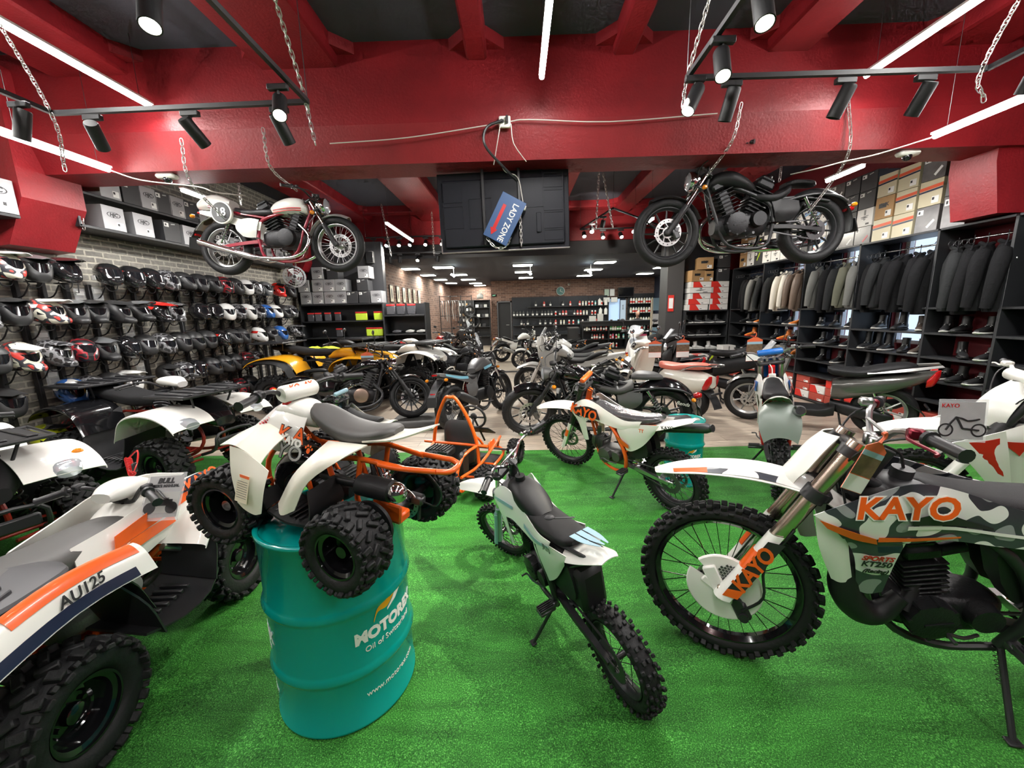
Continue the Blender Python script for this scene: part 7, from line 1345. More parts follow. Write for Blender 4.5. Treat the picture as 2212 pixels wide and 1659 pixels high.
def pack(x, y, z, m, label, g, w=.15, h=.2):
    t = thing('gear_pack', label, 'packed gear', (x, y, z), rad(random.uniform(-8, 8)), g); B().box((0, 0, h*.42), (w, .05, h*.84), b=.015).build('pack_body', m, t); B().box((0, -.004, h*.9), (w*.92, .045, h*.16), b=.004).build('pack_header', RTAG, t)
for i, (x, z, lime) in enumerate([(-4.72, 1.53, 0), (-4.55, 1.53, 0), (-4.33, 1.53, 0), (-4.1, 1.53, 0), (-3.62, 1.53, 1), (-3.5, 1.53, 1), (-3.2, 1.53, 1), (-3.1, 1.53, 1), (-4.1, 1.17, 0), (-3.4, 1.17, 1), (-3.28, 1.17, 1), (-3.16, 1.17, 1)]):
    pack(x, 9.08, z, LIME if lime else PK, '%s glove pack with red header, %s from the left on the %s glove shelf' % ('lime' if lime else 'dark', ORD[i if i < 8 else i-8], 'upper' if z > 1.3 else 'lower'), 'glove packs')
for i, (x, z) in enumerate([(-2.85, 1.64), (-2.62, 1.64), (-2.38, 1.64), (-2.86, .8), (-2.6, .8), (-2.35, .8)]): pack(x, 9.0, z, PK, 'dark gear pack, %s on the %s board of the entrance shelf' % (ORD[i % 3], 'top' if z > 1.3 else 'lower'), 'gear packs on the entrance shelf', .2, .24)
for i, x in enumerate((-2.75, -2.45, -2.2)):
    q = B(); q.body([(-.1, 0, .05, .02, .02, 3), (0, .0, .09, .05, .03, 3), (.1, 0, .08, .03, .02, 3)], 12, 3); o_ = q.build('folded_gear', PK if i < 1 else LGREY); o_.location = (x, 9.05, 1.255); tag(o_, 'folded %s gear, %s on the middle board of the entrance shelf' % (('black', 'grey', 'pale')[i], ORD[i]), 'folded clothing', 'folded gear')
bk = thing('storage_basket', 'black basket with bright yellow-green vests at the end of the helmet wall', 'basket', (-4.1, 8.3, .75)); B().box((0, 0, 0), (.5, .35, .35), b=.02).build('basket_body', MATTE, bk); B().box((0, 0, -.45), (.05, .3, .55)).build('basket_stand', BLACK, bk)
q = B(); q.sheet([[(x, y, .2+.03*sin(x*20)+.02*cos(y*25)) for x in (-.25, -.1, .05, .25)] for y in (-.18, -.05, .08, .18)], .03, 3, 3); o_ = q.build('safety_vest', LIME); o_.location = (-4.1, 8.3, .78); tag(o_, 'bright yellow-green vests spilling over the black basket', 'safety vest')
sb = thing('speaker', 'small grey speaker box on the black wall beside the hall opening', 'speaker', (-3.35, 9.37, 2.95)); B().box((0, 0, 0), (.17, .1, .26), b=.01).build('speaker_body', GREY, sb); B().box((0, -.052, 0), (.15, .006, .24)).build('speaker_grille', MATTE, sb)
# ---------------------------------------------------------------- right wall: jackets, shoes, boxes
YS = [2.2, 3.1, 4.21, 4.95, 6.03, 7.12, 8.29, 9.45]; ZS = [.03, .45, .7, .98, 1.27, 1.57, 2.48]
bn = ['bay at the right edge', 'bay right of the corbel', 'bay below the corbel', 'second bay from the corbel', 'third bay from the corbel', 'fourth bay from the corbel', 'far corner bay']
UN = []
for i in range(7):
    y0, y1 = YS[i], YS[i+1]; t = thing('shelf_unit', 'tall black clothes and shoe shelf, '+bn[i], 'shelf unit', (5.2, (y0+y1)/2, .012)); UN.append(t)
    for z in ZS: B().box((0, 0, z-.012), (.42, y1-y0-.03, .025), b=.002).build('shelf_board', SHB, t)
    B().box((0, (y1-y0)/2, 1.235), (.42, .028, 2.45), b=.002).build('side_panel', SHB, t)
    if i == 0: B().box((0, -(y1-y0)/2, 1.235), (.42, .028, 2.45), b=.002).build('side_panel', SHB, t)
    q = B(); wa = [(a, c) for a, c in W if a < y1 and c > y0]; segs = []; a_ = y0
    for a, c in wa: segs.append((a_, a)); a_ = c
    segs.append((a_, y1))
    for a, c in segs:
        if c-a > .05: B().box((.195, (a+c)/2-(y0+y1)/2, 1.24), (.012, c-a, 2.44)).build('back_panel', NAVYW if i != 2 else mat('dark_red_wall'), t)
    B().cyl((.0, -(y1-y0)/2+.02, 2.33), (.0, (y1-y0)/2-.02, 2.33), .012, 10).build('clothes_rail', CHROME, t)
def jacket_mesh(v):
    random.seed(v); q = B(); rings = []
    for z, w_, d_ in ((0, .07, .05), (-.03, .1, .06), (-.07, .19, .07), (-.15, .22, .09), (-.3, .21, .1), (-.5, .2, .09), (-.66, .21, .1), (-.7, .2, .09)):
        rings.append([V((cos(a)*w_*(1+.05*sin(3*a+z*9+v)), sin(a)*d_*(1+.12*sin(5*a+v+z*7)), z)) for a in [2*PI*j/20 for j in range(20)]])
    rr = [rings[0]]
    q.loft(rings); q.tube([(-.05, 0, .0), (0, .05, .035), (.05, 0, .0), (0, -.04, .02)], .022, 6, k=3, closed=True)
    s = B()
    for sg in (1, -1): s.tube([(sg*.17, 0, -.07), (sg*.225, .01*v % .03, -.2), (sg*.245, .03, -.42), (sg*.235, .05, -.66)], [.06, .068, .058, .045], 12, k=4)
    random.seed(v+100); return q, s
jm = {'black': mat('black_textile', (.01, .01, .011), .9, spec=.12, bump=.6, bscale=25), 'charcoal': mat('charcoal_textile', (.022, .023, .024), .85, spec=.15, bump=.6, bscale=25), 'grey': mat('grey_leather', (.13, .13, .12), .6, spec=.3, bump=.5, bscale=25), 'cream': mat('cream_leather', (.62, .58, .5), .5, bump=.3, bscale=25), 'brown': mat('brown_leather', (.13, .09, .065), .5, bump=.5, bscale=25), 'olive': mat('olive_textile', (.1, .1, .07), .8, bump=.5, bscale=25)}
JM = {}
def jacket(y, col, label, v, rz, dx=0., hv=None):
    k = (col, v % 3)
    if k not in JM: a, b_ = jacket_mesh(v % 3); JM[k] = (a.mesh('torso', jm[col]), b_.mesh('sleeve', jm[col]))
    t = thing('jacket', label, 'jacket', (5.12+dx, y, 2.27), rz, 'jackets on the rails', random.uniform(.9, 1.06)); a, b_ = JM[k]; obj('torso', a, t, (0, 0, -.04)); obj('sleeve', b_, t, (0, 0, -.04))
    if 'hg' not in JM: q = B(); q.tube([(0, 0, .0), (0, 0, .05), (.02, 0, .075), (0, 0, .095), (-.02, 0, .075)], .004, 6, k=3); q.tube([(-.18, 0, -.08), (0, 0, 0), (.18, 0, -.08)], .008, 6); JM['hg'] = q.mesh('hanger', BLACK)
    obj('hanger', JM['hg'], t)
    if hv: q = B(); q.tube([(-.16, -.085, -.2), (-.02, -.115, -.24), (.14, -.085, -.2)], .008, 4, k=3); q.build('reflective_strip', hv, t)
J = [[(2.5, 'black'), (2.8, 'black')], [(3.3, 'black'), (3.5, 'black'), (3.72, 'charcoal'), (3.95, 'black')], [(4.36, 'black'), (4.52, 'black'), (4.68, 'black'), (4.83, 'charcoal')], [(5.12, 'black'), (5.28, 'black'), (5.43, 'black'), (5.58, 'black'), (5.73, 'charcoal'), (5.88, 'black')], [(6.2, 'grey'), (6.36, 'olive'), (6.52, 'charcoal'), (6.72, 'black'), (6.92, 'grey')], [(7.32, 'brown'), (7.5, 'brown'), (7.68, 'cream'), (7.88, 'cream'), (8.08, 'charcoal')], [(8.45, 'charcoal'), (8.62, 'grey'), (8.8, 'black'), (9.0, 'black')]]
v_ = 0
for i, l in enumerate(J):
    for j, (y, c) in enumerate(l):
        v_ += 1; jacket(y, c, '%s jacket, %s along the rail, %s' % (c, ORD[j], bn[i]), v_, rad(random.uniform(10, 55)), random.uniform(-.03, .03), (LIME if j % 2 else PAPER) if i in (2,) else (LGREY if i == 3 and j % 2 == 0 else None))
    for j in range(4):   # spare hanger rings at the end of the rail
        yy = YS[i+1]-.1-.07*j; t = thing('hanger_ring', 'empty ring hanger on the rail, '+bn[i], 'hanger', (5.05, yy, 2.3), group='ring hangers %d' % i)
        if 'ring' not in JM: q = B(); q.tube([(.03*cos(a), 0, .03*sin(a)) for a in [2*PI*k/14 for k in range(14)]], .004, 5, closed=True); JM['ring'] = q.mesh('ring', STEEL)
        obj('ring', JM['ring'], t)
# shoes
SM = {}
def shoe(x, y, z, rz, kind, um, sm, label, group, am=None):
    k = (kind, um.name, sm.name)
    if k not in SM:
        h = {'boot': .2, 'high': .13, 'low': .08}[kind]
        q = B(); q.body([(-.13, .02, .03, .005, .02, 2.6), (-.1, .02, .038, .012, .02, 3), (0, .018, .036, .01, .018, 3), (.1, .018, .045, .01, .018, 3), (.15, .022, .035, .008, .014, 2.6), (.17, .028, .012, .004, .006, 2)], 14, 3); so_ = q.mesh('sole', sm)
        q = B(); q.body([(-.128, .045, .02, .03, .02, 2.2), (-.11, .05, .034, .05, .03, 2.4), (-.04, .05, .036, .055, .03, 2.4), (.03, .045, .038, .04, .025, 2.4), (.1, .04, .04, .025, .02, 2.4), (.15, .035, .028, .014, .012, 2.2), (.163, .034, .01, .005, .005, 2)], 16, 3)
        q.tube([(-.055, 0, .06), (-.06, 0, .06+h*.5), (-.07, 0, .06+h)], [.05, .042, .045], 14); u_ = q.mesh('upper', um)
        q = B(); 
        for i in range(4): q.box((.0+.022*i-.02, 0, .1-.012*i), (.008, .05, .006), R=R3('Y', .5))
        l_ = q.mesh('shoe_laces', PAPER if um.name != 'white_leather' else GREY); SM[k] = (so_, u_, l_)
    t = thing('shoe', label, 'shoe', (x, y, z), rz, group); a, b_, c = SM[k]; obj('upper', b_, t); obj('sole', a, t); obj('shoe_laces', c, t); return t
UB = mat('black_leather', (.018, .018, .019), .4); UW = mat('white_leather', (.68, .68, .65), .4); UO = mat('orange_mesh', (.7, .2, .03), .6); SB = mat('black_sole', (.012, .012, .012), .7); SWH = mat('white_sole', (.75, .74, .7), .5); SR = mat('red_sole', (.7, .08, .04), .5); UBR = mat('dark_brown_leather', (.06, .045, .035), .45)
SH = [(2, 4, [(4.4, 'high'), (4.65, 'high'), (4.82, 'high')]), (2, 3, [(4.35, 'low'), (4.6, 'high')]), (2, 2, [(4.4, 'low'), (4.6, 'high'), (4.78, 'low')]), (3, 4, [(5.12, 'high'), (5.4, 'boot'), (5.7, 'high')]), (3, 3, [(5.1, 'high'), (5.3, 'high'), (5.55, 'boot'), (5.72, 'boot'), (5.88, 'boot')]), (3, 2, [(5.3, 'high'), (5.5, 'boot'), (5.8, 'boot')]), (4, 4, [(6.2, 'low'), (6.5, 'high'), (6.8, 'low')]), (4, 3, [(6.2, 'low'), (6.5, 'low'), (6.75, 'high')]), (4, 2, [(6.35, 'high'), (6.7, 'high')]),
    (5, 4, [(7.35, 'low'), (7.6, 'low'), (7.95, 'low')]), (5, 3, [(7.4, 'high'), (7.65, 'high'), (7.95, 'high')]), (5, 2, [(7.4, 'low'), (7.8, 'low')]), (6, 4, [(8.45, 'low'), (8.7, 'high'), (9.0, 'high')]), (6, 3, [(8.5, 'high'), (8.75, 'high'), (9.1, 'high')]), (6, 2, [(8.5, 'low'), (8.9, 'high')]), (1, 4, [(3.4, 'high'), (3.9, 'low')]), (1, 3, [(3.5, 'high'), (3.9, 'high')])]
sn = {4: 'top', 3: 'second', 2: 'third'}
for bi, si, l in SH:
    for j, (y, k_) in enumerate(l):
        um, sm = (UB, SWH if j % 2 == 0 and bi < 5 else SB)
        if bi >= 5 and j < 2: sm = SR if si == 3 else SWH; um = UO if (j+si) % 2 == 0 else UB
        if bi == 3 and j == 0: um = UBR
        shoe(5.13, y, ZS[si]+.013, rad(205+random.uniform(-25, 25)), k_, um, sm, '%s %s with %s sole, %s on %s shelf, %s' % ('orange' if um == UO else 'brown' if um == UBR else 'black', {'boot': 'boot', 'high': 'high shoe', 'low': 'low shoe'}[k_], 'white' if sm == SWH else 'red' if sm == SR else 'black', ORD[j], sn[si], bn[bi]), 'shoes on the long shelf')
# shoe boxes at the bottom
for bi in range(1, 7):
    y0, y1 = YS[bi], YS[bi+1]; n = int((y1-y0-.06)/.34)
    for r_ in range(3):
        for j in range(n):
            z = .03+.013+.065+.13*r_; kk = 'ox' if (bi+j+r_) % 3 else 'shoe'
            if r_ == 2 and j == 1: continue
            carton(kk, '%s shoe box, %s in %s layer, %s' % ('brick red' if kk == 'ox' else 'red and white', ORD[j], ('bottom', 'middle', 'top')[r_], bn[bi]), (5.2, y0+.2+.345*j, z), PI, (.36, .33, .125), 'shoe boxes at the bottom of the long shelf', 1)
# helmet boxes on top of the shelf
pat = [(4.88, ['print', 'print'], .36, .27), (5.19, ['print', 'gold', 'print'], .3, .28), (5.5, ['gold', 'gold', 'gold'], .29, .28), (5.8, ['gold', 'brown', 'gold'], .29, .28), (6.1, ['print', 'white', 'dark', 'dark'], .245, .27), (6.38, ['print', 'dark', 'dark', 'dark'], .245, .27), (6.66, ['white', 'white', 'green', 'print'], .245, .26), (6.94, ['stripe', 'stripe', 'stripe', 'white'], .245, .26), (7.22, ['dark', 'white', 'stripe'], .26, .27), (7.5, ['white', 'white', 'white'], .27, .27), (7.78, ['white', 'white', 'dark'], .27, .27), (8.06, ['white', 'white', 'white'], .27, .27), (8.34, ['white', 'white', 'green'], .27, .27), (8.62, ['green', 'green', 'white'], .27, .27), (8.9, ['white', 'white', 'brown'], .27, .27), (9.18, ['brown', 'brown', 'brown'], .27, .27)]
dn = {'print': 'glossy printed', 'gold': 'sand coloured', 'brown': 'brown card', 'dark': 'black', 'white': 'white crested', 'green': 'black and lime', 'stripe': 'white and blue striped'}
tn = ['bottom', 'second', 'third', 'fourth']
for i, (y, l, hh, ww) in enumerate(pat):
    z = 2.495
    for j, k_ in enumerate(l):
        carton(k_, '%s helmet box, %s in the %s stack from the red corbel' % (dn[k_], tn[j], ORD[i]), (5.2, y, z+hh/2), PI, (.3, ww, hh), 'helmet boxes above the jackets', (i+j) % 2); z += hh+.001
# back shelf beside the pillar
unit('shelf_unit', 'black shoe shelf facing us between the pillar and the jackets', 3.98, 4.98, 9.5, 9.9, (.3, .62, .95, 1.25, 1.56), 1.57, 'y')
for r_ in range(5): carton('shoe', 'red and white shoe box, %s layer of the left pile beside the pillar' % ('bottom', 'second', 'third', 'fourth', 'top')[r_] if r_ != 3 else 'plain white shoe box laid into the left pile beside the pillar', (4.25+(.03*r_ if r_ < 4 else .06), 9.68, 1.575+.065+.131*r_), rad(-90), (.32, .5, .13), 'shoe boxes beside the pillar', r_ % 2) if r_ != 3 else carton('white', 'plain white shoe box laid into the left pile beside the pillar', (4.3, 9.66, 1.575+.065+.131*3), rad(-90), (.32, .52, .12))
for r_ in range(5): carton('shoe', 'red and white shoe box, %s layer of the right pile beside the pillar' % ('bottom', 'second', 'third', 'fourth', 'top')[r_], (4.75, 9.68, 1.575+.065+.131*r_), rad(-90), (.32, .42, .13), 'shoe boxes beside the pillar', 1-r_ % 2)
carton('brown', 'brown box with a helmet picture on the left shoe box pile', (4.22, 9.68, 2.232+.13), rad(-80), (.3, .34, .26)); carton('brown', 'brown box on the right behind the helmet picture box', (4.5, 9.7, 2.232+.12), rad(-90), (.3, .2, .24)); carton('brown', 'topmost brown box of the pile beside the pillar', (4.42, 9.68, 2.5+.14), rad(-100), (.3, .34, .27))
for j in range(4): carton('dark', 'black box, %s of the tall black stack in the corner' % ('bottom', 'second', 'third', 'fourth')[j], (4.82, 9.68, 2.232+.15+.3*j), rad(-90), (.3, .28, .29), 'black boxes in the corner')
for j, x in enumerate((4.12, 4.35, 4.6, 4.83)): shoe(x, 9.66, 1.267, rad(-60+random.uniform(-20, 20)), 'high', UB, SWH, 'black high shoe, %s on the upper board by the pillar' % ORD[j], 'shoes by the pillar')
for j, x in enumerate((4.15, 4.45, 4.75)): shoe(x, 9.66, .967, rad(0), 'low', UB, SWH, 'black low shoe with white sole, %s on the middle board by the pillar' % ORD[j], 'shoes by the pillar')
for j, x in enumerate((4.1, 4.38, 4.7)): shoe(x, 9.66, .637, rad(-10), 'high', UW, SWH, 'white high shoe, %s on the lower board by the pillar' % ORD[j], 'shoes by the pillar')
carton('white', 'white crested box standing beside the white shoes', (4.88, 9.3, .62), rad(-90), (.28, .3, .28)); carton('green', 'black box with green print below the white shoes', (4.5, 9.35, .45), rad(-90), (.28, .3, .22)); carton('shoe', 'red shoe box under the white shoes by the pillar', (4.2, 9.3, .5), rad(-90), (.28, .4, .13))
# ---------------------------------------------------------------- hanging screen and sign
tv = thing('hanging_screen', 'large flat screen hung from the red beam, its dark back towards us', 'television', M=M4.Translation((-.12, 4.5, 2.72)) @ M4.Rotation(rad(-1.2), 4, 'Y'))
TB = mat('screen_back', (.009, .01, .016), .5, spec=.3)
q = B(); q.box((0, .02, 0), (1.4, .03, .8), b=.006); q.box((0, -.01, -.02), (1.3, .04, .68), b=.012)
for x, z, w_, h in ((.53, .28, .2, .14), (.53, .08, .2, .2), (.53, -.12, .2, .16), (.53, -.27, .2, .1), (.32, .2, .2, .36), (-.55, .2, .22, .2), (-.55, -.05, .22, .22), (-.25, -.02, .24, .3)):
    for a, b_, c, d_ in ((0, h/2, w_, .006), (0, -h/2, w_, .006), (-w_/2, 0, .006, h), (w_/2, 0, .006, h)): q.box((x+a, -.032, z+b_), (c, .006, d_))
q.box((.37, -.036, -.14), (.05, .012, .2), b=.004); q.build('screen_body', TB, tv); B().box((0, .037, 0), (1.38, .004, .78)).build('screen_glass', GLOSS, tv)
B().box((0, .0, -.405), (1.4, .05, .012), b=.003).build('bottom_trim', ALU, tv); B().box((-.69, -.0, -.33), (.012, .05, .14)).build('corner_trim', ALU, tv)
for x in (-.21, .17): B().box((x, -.06, .05), (.03, .03, .8), b=.004).build('mount_arm', BLACK, tv)
B().box((0, -.04, .47), (.5, .03, .035), b=.004).build('ceiling_bracket', BLACK, tv); B().box((-.06, -.07, .43), (.15, .03, .03), b=.004).build('power_strip', LGREY, tv)
B().tube([(.0, -.08, .42), (.04, -.08, .36), (.16, -.09, .3), (.2, -.09, .1), (.21, -.09, .02)], .005, 6, k=4).build('power_cord', CABLE, tv); B().box((.215, -.09, -.0), (.04, .02, .05), R=R3('Y', .3), b=.005).build('plug', WHITE, tv)
sg_ = thing('shop_sign', 'blue LADY ZONE sign with a red arrow hanging askew before the screen', 'sign', M=face((-.11, 4.33, 2.6), (-.47, 0, -.883), (.883, 0, -.47)))
SBL = mat('sign_blue', (.03, .085, .22), .45); B().box((0, 0, 0), (.47, .27, .012), b=.002).build('sign_board', [SBL], sg_)
for a, b_, c, d_ in ((0, .132, .47, .005), (0, -.132, .47, .005), (.232, 0, .005, .27), (-.232, 0, .005, .27)): pass
text('LADY ZONE', .085, PAPER, sg_, (.02, .045, .0065), (1, 0, 0), (0, 1, 0), off=.0015, sx=.86); q = B(); q.box((-.0, -.06, .007), (.26, .035, .002)); q.add([(.13, -.1, .008), (.2, -.06, .008), (.13, -.02, .008)], [(0, 1, 2)]); q.build('arrow', RED, sg_)
chain('chain', [(-.3, 4.36, 2.42), (-.22, 4.34, 2.33), (-.12, 4.34, 2.32), (-.06, 4.34, 2.4)], 'thin chain looping under the blue sign')
chain('chain', [(.05, 4.4, 2.75), (.06, 4.4, 2.35)], 'short chain hanging right of the blue sign')
# ---------------------------------------------------------------- far hall
for i, y in enumerate((11.8, 12.45, 13.1, 13.75, 14.4, 15.1)):
    t = thing('framed_picture', 'narrow framed motorcycle picture, %s from us on the brick side wall' % ORD[i], 'picture', (-3.68, y, 2.25), group='pictures on the side wall'); B().box((0, 0, 0), (.02, .3, .5), b=.004).build('picture_frame', BLACK, t); B().box((.011, 0, 0), (.004, .27, .46)).build('picture_sheet', CREAM, t); B().body([(.0, 0, .0, .0, .0, 2), (.002, .0, .06, .16, .16, 2), (.004, 0, .0, .0, .0, 2)], 10, 1).build('drawing', GREY, t).location = (.012, 0, 0)
BT = {}
def bottle(x, y, z, kind, col, label, group, s=1.):
    k = (kind, col.name)
    if k not in BT:
        q = B(); pr = {'can': [(0, 0), (.032, 0), (.032, .15), (.026, .165), (.012, .17), (.012, .19), (0, .19)], 'bottle': [(0, 0), (.04, 0), (.042, .12), (.03, .17), (.015, .19), (.015, .22), (0, .22)], 'jug': [(0, 0), (.07, 0), (.075, .2), (.05, .25), (.02, .27), (.02, .3), (0, .3)]}[kind]
        q.lathe(pr, ax='z', n=12); BT[k] = (q.mesh('bottle_body', col), B().lathe([(pr[1][0]+.001, pr[2][1]*.25), (pr[1][0]+.0015, pr[2][1]*.75)], ax='z', n=12).mesh('bottle_label', LBL if col.name != 'white_bottle' else REDB), B().lathe([(.016, pr[-3][1]), (.016, pr[-1][1]+.004), (0, pr[-1][1]+.004)], ax='z', n=10).mesh('bottle_cap', BLACK))
    t = thing('bottle', label, 'bottle', (x, y, z), 0, group, s); a, b_, c = BT[k]; obj('bottle_body', a, t); obj('bottle_label', b_, t); obj('bottle_cap', c, t)
BC = [mat('white_bottle', (.75, .74, .7), .4), mat('dark_bottle', (.04, .04, .04), .3), mat('red_bottle', (.5, .05, .04), .4), mat('cream_bottle', (.6, .56, .42), .4), mat('teal_bottle', (.1, .4, .38), .4), mat('green_bottle', (.1, .4, .12), .4), mat('pink_bottle', (.65, .1, .2), .4)]
cn = ['white', 'dark', 'red', 'cream', 'teal', 'green', 'pink']
# long wall of oil shelves
sw = thing('slat_wall', 'long dark panel wall with four bottle shelves beside the black door', 'display wall', (2.05, 19.42, 0)); B().box((0, .03, 1.15), (4.6, .04, 2.3)).build('back_panel', mat('dark_slat_panel', (.012, .014, .02), .6), sw)
for z in (.5, .95, 1.38, 1.82): B().box((.0 if z != 1.82 else .35, -.1, z), (4.5 if z != 1.82 else 3.8, .26, .03)).build('shelf_board', SHB, sw)
for x in (-1.4, 0, 1.4, 2.28): B().box((x, .0, 1.15), (.02, .02, 2.3)).build('upright', BLACK, sw)
g = 0
for zi, (z, xs) in enumerate([(1.835, [.9, 1.3, 1.6, 2.2, 2.55, 3.0, 3.15, 3.3, 3.45, 3.6, 3.75, 4.05]), (1.395, [-.15, .0, .15, .3, .5, .75, .95, 1.2, 1.35, 1.5, 1.65, 1.85, 2.05, 2.2, 2.35, 2.75, 2.9, 3.05, 3.2, 3.35, 3.6, 3.75, 3.95]), (.965, [.2, .5, 1.1, 1.35, 1.6, 1.85, 2.1, 2.25, 2.5, 2.7, 2.95, 3.15, 3.4, 3.6, 3.8, 4.0])]):
    for i, x in enumerate(xs):
        c = [1, 2, 2, 1, 2, 2, 3, 3, 0, 0, 4, 0][i % 12] if x > 1.8 else (1 if zi else (2 if i % 2 else 1)); bottle(x, 19.28, z, 'bottle' if c in (1, 2) else 'can', BC[c], '%s oil bottle on the %s board of the far panel wall' % (cn[c], ('top', 'second', 'third')[zi]), 'far bottles %s %d' % (cn[c], zi), 1.25)
for i, (x, z) in enumerate([(3.95, 1.835), (4.25, 1.835), (4.0, 1.395), (4.25, 1.395)]): bottle(x, 19.28, z, 'jug', BC[0], 'big white canister at the right end of the %s panel wall board' % ('top' if z > 1.6 else 'second'), 'white canisters %d' % (z > 1.6), 1.1)
s2 = thing('slat_wall', 'dark shelf of white bottles under the small hall television', 'display wall', (5.95, 19.42, 0)); B().box((0, .03, 1.2), (1.25, .04, 2.3)).build('back_panel', SHB, s2)
for z in (.95, 1.42, 1.86): B().box((0, -.1, z), (1.2, .26, .03)).build('shelf_board', SHB, s2)
for zi, z in enumerate((.965, 1.435, 1.875)):
    for i in range(9): bottle(5.45+.125*i, 19.27, z, 'bottle', BC[(0, 3, 0)[(i+zi) % 3]], '%s bottle in the packed rows under the hall television, %s board' % (cn[(0, 3, 0)[(i+zi) % 3]], ('lower', 'middle', 'upper')[zi]), 'packed bottles %d %d' % (zi, (i+zi) % 3 == 1), 1.35)
# counter
ct = thing('shop_counter', 'long black counter with bottle shelves in its front', 'counter', (4.4, 16.75, .012)); B().box((0, 0, 1.12), (3.5, .7, .06), b=.005).build('counter_top', SHB, ct); B().box((0, .2, .55), (3.4, .03, 1.1)).build('back_panel', SHB, ct)
for z in (.04, .4, .75): B().box((0, 0, z), (3.4, .5, .03)).build('shelf_board', SHB, ct)
for x in (-1.7, -.62, .1, .95, 1.7): B().box((x, 0, .55), (.03, .6, 1.1)).build('upright', SHB, ct)
B().box((0, -.3, 1.02), (3.44, .03, .16)).build('counter_fascia', BLACK, ct)
for zi, (z, xs) in enumerate([(.777, [(2.78, 1), (2.88, 3), (2.98, 1), (3.12, 2), (3.22, 2), (3.34, 1), (3.46, 2), (3.58, 1), (3.68, 2), (3.86, 5), (3.96, 3), (4.06, 3), (4.16, 5), (4.26, 5), (4.36, 0), (4.46, 0), (4.58, 4), (4.95, 4), (5.05, 4), (5.15, 0), (5.25, 4), (5.38, 0)]), (.427, [(3.1, 1), (3.2, 2), (3.3, 2), (3.42, 1), (3.55, 2), (3.86, 0), (3.96, 6), (4.1, 0), (4.2, 5), (4.4, 4), (4.62, 4), (4.78, 3), (4.88, 3)]), (.067, [(3.86, 3), (3.98, 3), (4.12, 0), (4.62, 1), (4.75, 0)])]):
    for i, (x, c) in enumerate(xs): bottle(x, 16.52, z, 'bottle' if c in (1, 5, 6, 3) else 'can', BC[c], '%s bottle on the %s shelf of the counter front' % (cn[c], ('upper', 'middle', 'lower')[zi]), 'counter bottles %s %d' % (cn[c], zi), 1.1)
pb = B().box((0, 0, 0), (.3, .1, .16), b=.004).build('product_box', BC[6]); pb.location = (5.2, 16.5, .517); tag(pb, 'pink product box on the middle shelf of the counter', 'box')
for i, (x, w_, h) in enumerate(((3.1, .28, .22), (3.42, .24, .3))):
    o_ = B().box((0, 0, 0), (w_, .02, h), b=.003).build('notice_sheet', PAPER); o_.location = (x, 16.5, 1.162+h/2); tag(o_, ('low wide', 'taller')[i]+' white notice standing on the left end of the counter', 'notice')
for i, x in enumerate((3.9, 4.2)):
    q = B(); q.box((0, 0, .03), (.1, .08, .06), b=.02); o_ = q.build('dome_lamp', BLACK if i else GREY); o_.location = (x, 16.6, 1.162); tag(o_, ('small grey', 'small black')[i]+' gadget on the counter top', 'gadget')
# person behind the counter
SKIN = mat('skin', (.5, .28, .2), .5); pe = thing('person', 'bald person in dark clothes sitting behind the counter, looking down', 'person', (5.28, 17.62, .012), rad(-90))
q = B()
def pring(z, a, b_, x=0, n=20): return [V((x+a*cos(2*PI*i/n), b_*sin(2*PI*i/n), z)) for i in range(n)]
q.loft([pring(.45, .13, .17), pring(.6, .14, .19), pring(.85, .13, .19), pring(1.05, .13, .22), pring(1.14, .1, .2), pring(1.18, .06, .1), pring(1.22, .05, .055), pring(1.27, .055, .055, .01), pring(1.3, .075, .06, .025), pring(1.35, .09, .072, .03), pring(1.41, .098, .078, .02), pring(1.46, .09, .074, .015), pring(1.495, .06, .05, .01), pring(1.51, .02, .02, .01)], 0)
for sg in (1, -1):
    q.tube([(0, sg*.17, 1.12), (.05, sg*.24, .95), (.18, sg*.24, .86), (.34, sg*.16, .9)], [.065, .055, .045, .032], 12, k=4); q.tube([(0, sg*.1, .5), (.25, sg*.12, .52), (.42, sg*.12, .48), (.44, sg*.12, .2), (.42, sg*.12, .05)], [.09, .085, .065, .055, .045], 12, k=4)
    q.sphere((.02, sg*.08, 1.385), .02, 8, sc=(.6, .4, 1.2)); q.tube([(.33, sg*.16, .9), (.38, sg*.14, .905), (.41, sg*.13, .9)], [.03, .035, .03], 10)
    for k_, (dy, l) in enumerate(((-.03, .06), (-.01, .075), (.01, .07), (.028, .055))): q.tube([(.4, sg*.135+dy, .9), (.4+l*.6, sg*.13+dy, .9), (.4+l, sg*.125+dy, .885)], [.009, .009, .007], 6)
    q.tube([(.36, sg*.135-sg*.03, .9), (.4, sg*.08, .905)], [.011, .008], 6)
q.body([(.1, 1.375, .008, .012, .012, 2), (.125, 1.365, .014, .02, .015, 2), (.135, 1.36, .006, .008, .008, 2)], 8, 2); q.box((.112, 0, 1.325), (.012, .04, .006)); q.build('body', SKIN, pe)
q = B(); q.loft([pring(.44, .14, .18), pring(.6, .15, .2), pring(.85, .142, .2), pring(1.05, .142, .232), pring(1.145, .11, .21), pring(1.19, .07, .11), pring(1.205, .06, .07)])
for sg in (1, -1): q.tube([(0, sg*.17, 1.12), (.05, sg*.24, .95), (.18, sg*.24, .86), (.31, sg*.175, .89)], [.078, .068, .058, .045], 12, k=4)
q.build('shirt', mat('dark_shirt', (.025, .025, .03), .8), pe); q = B()
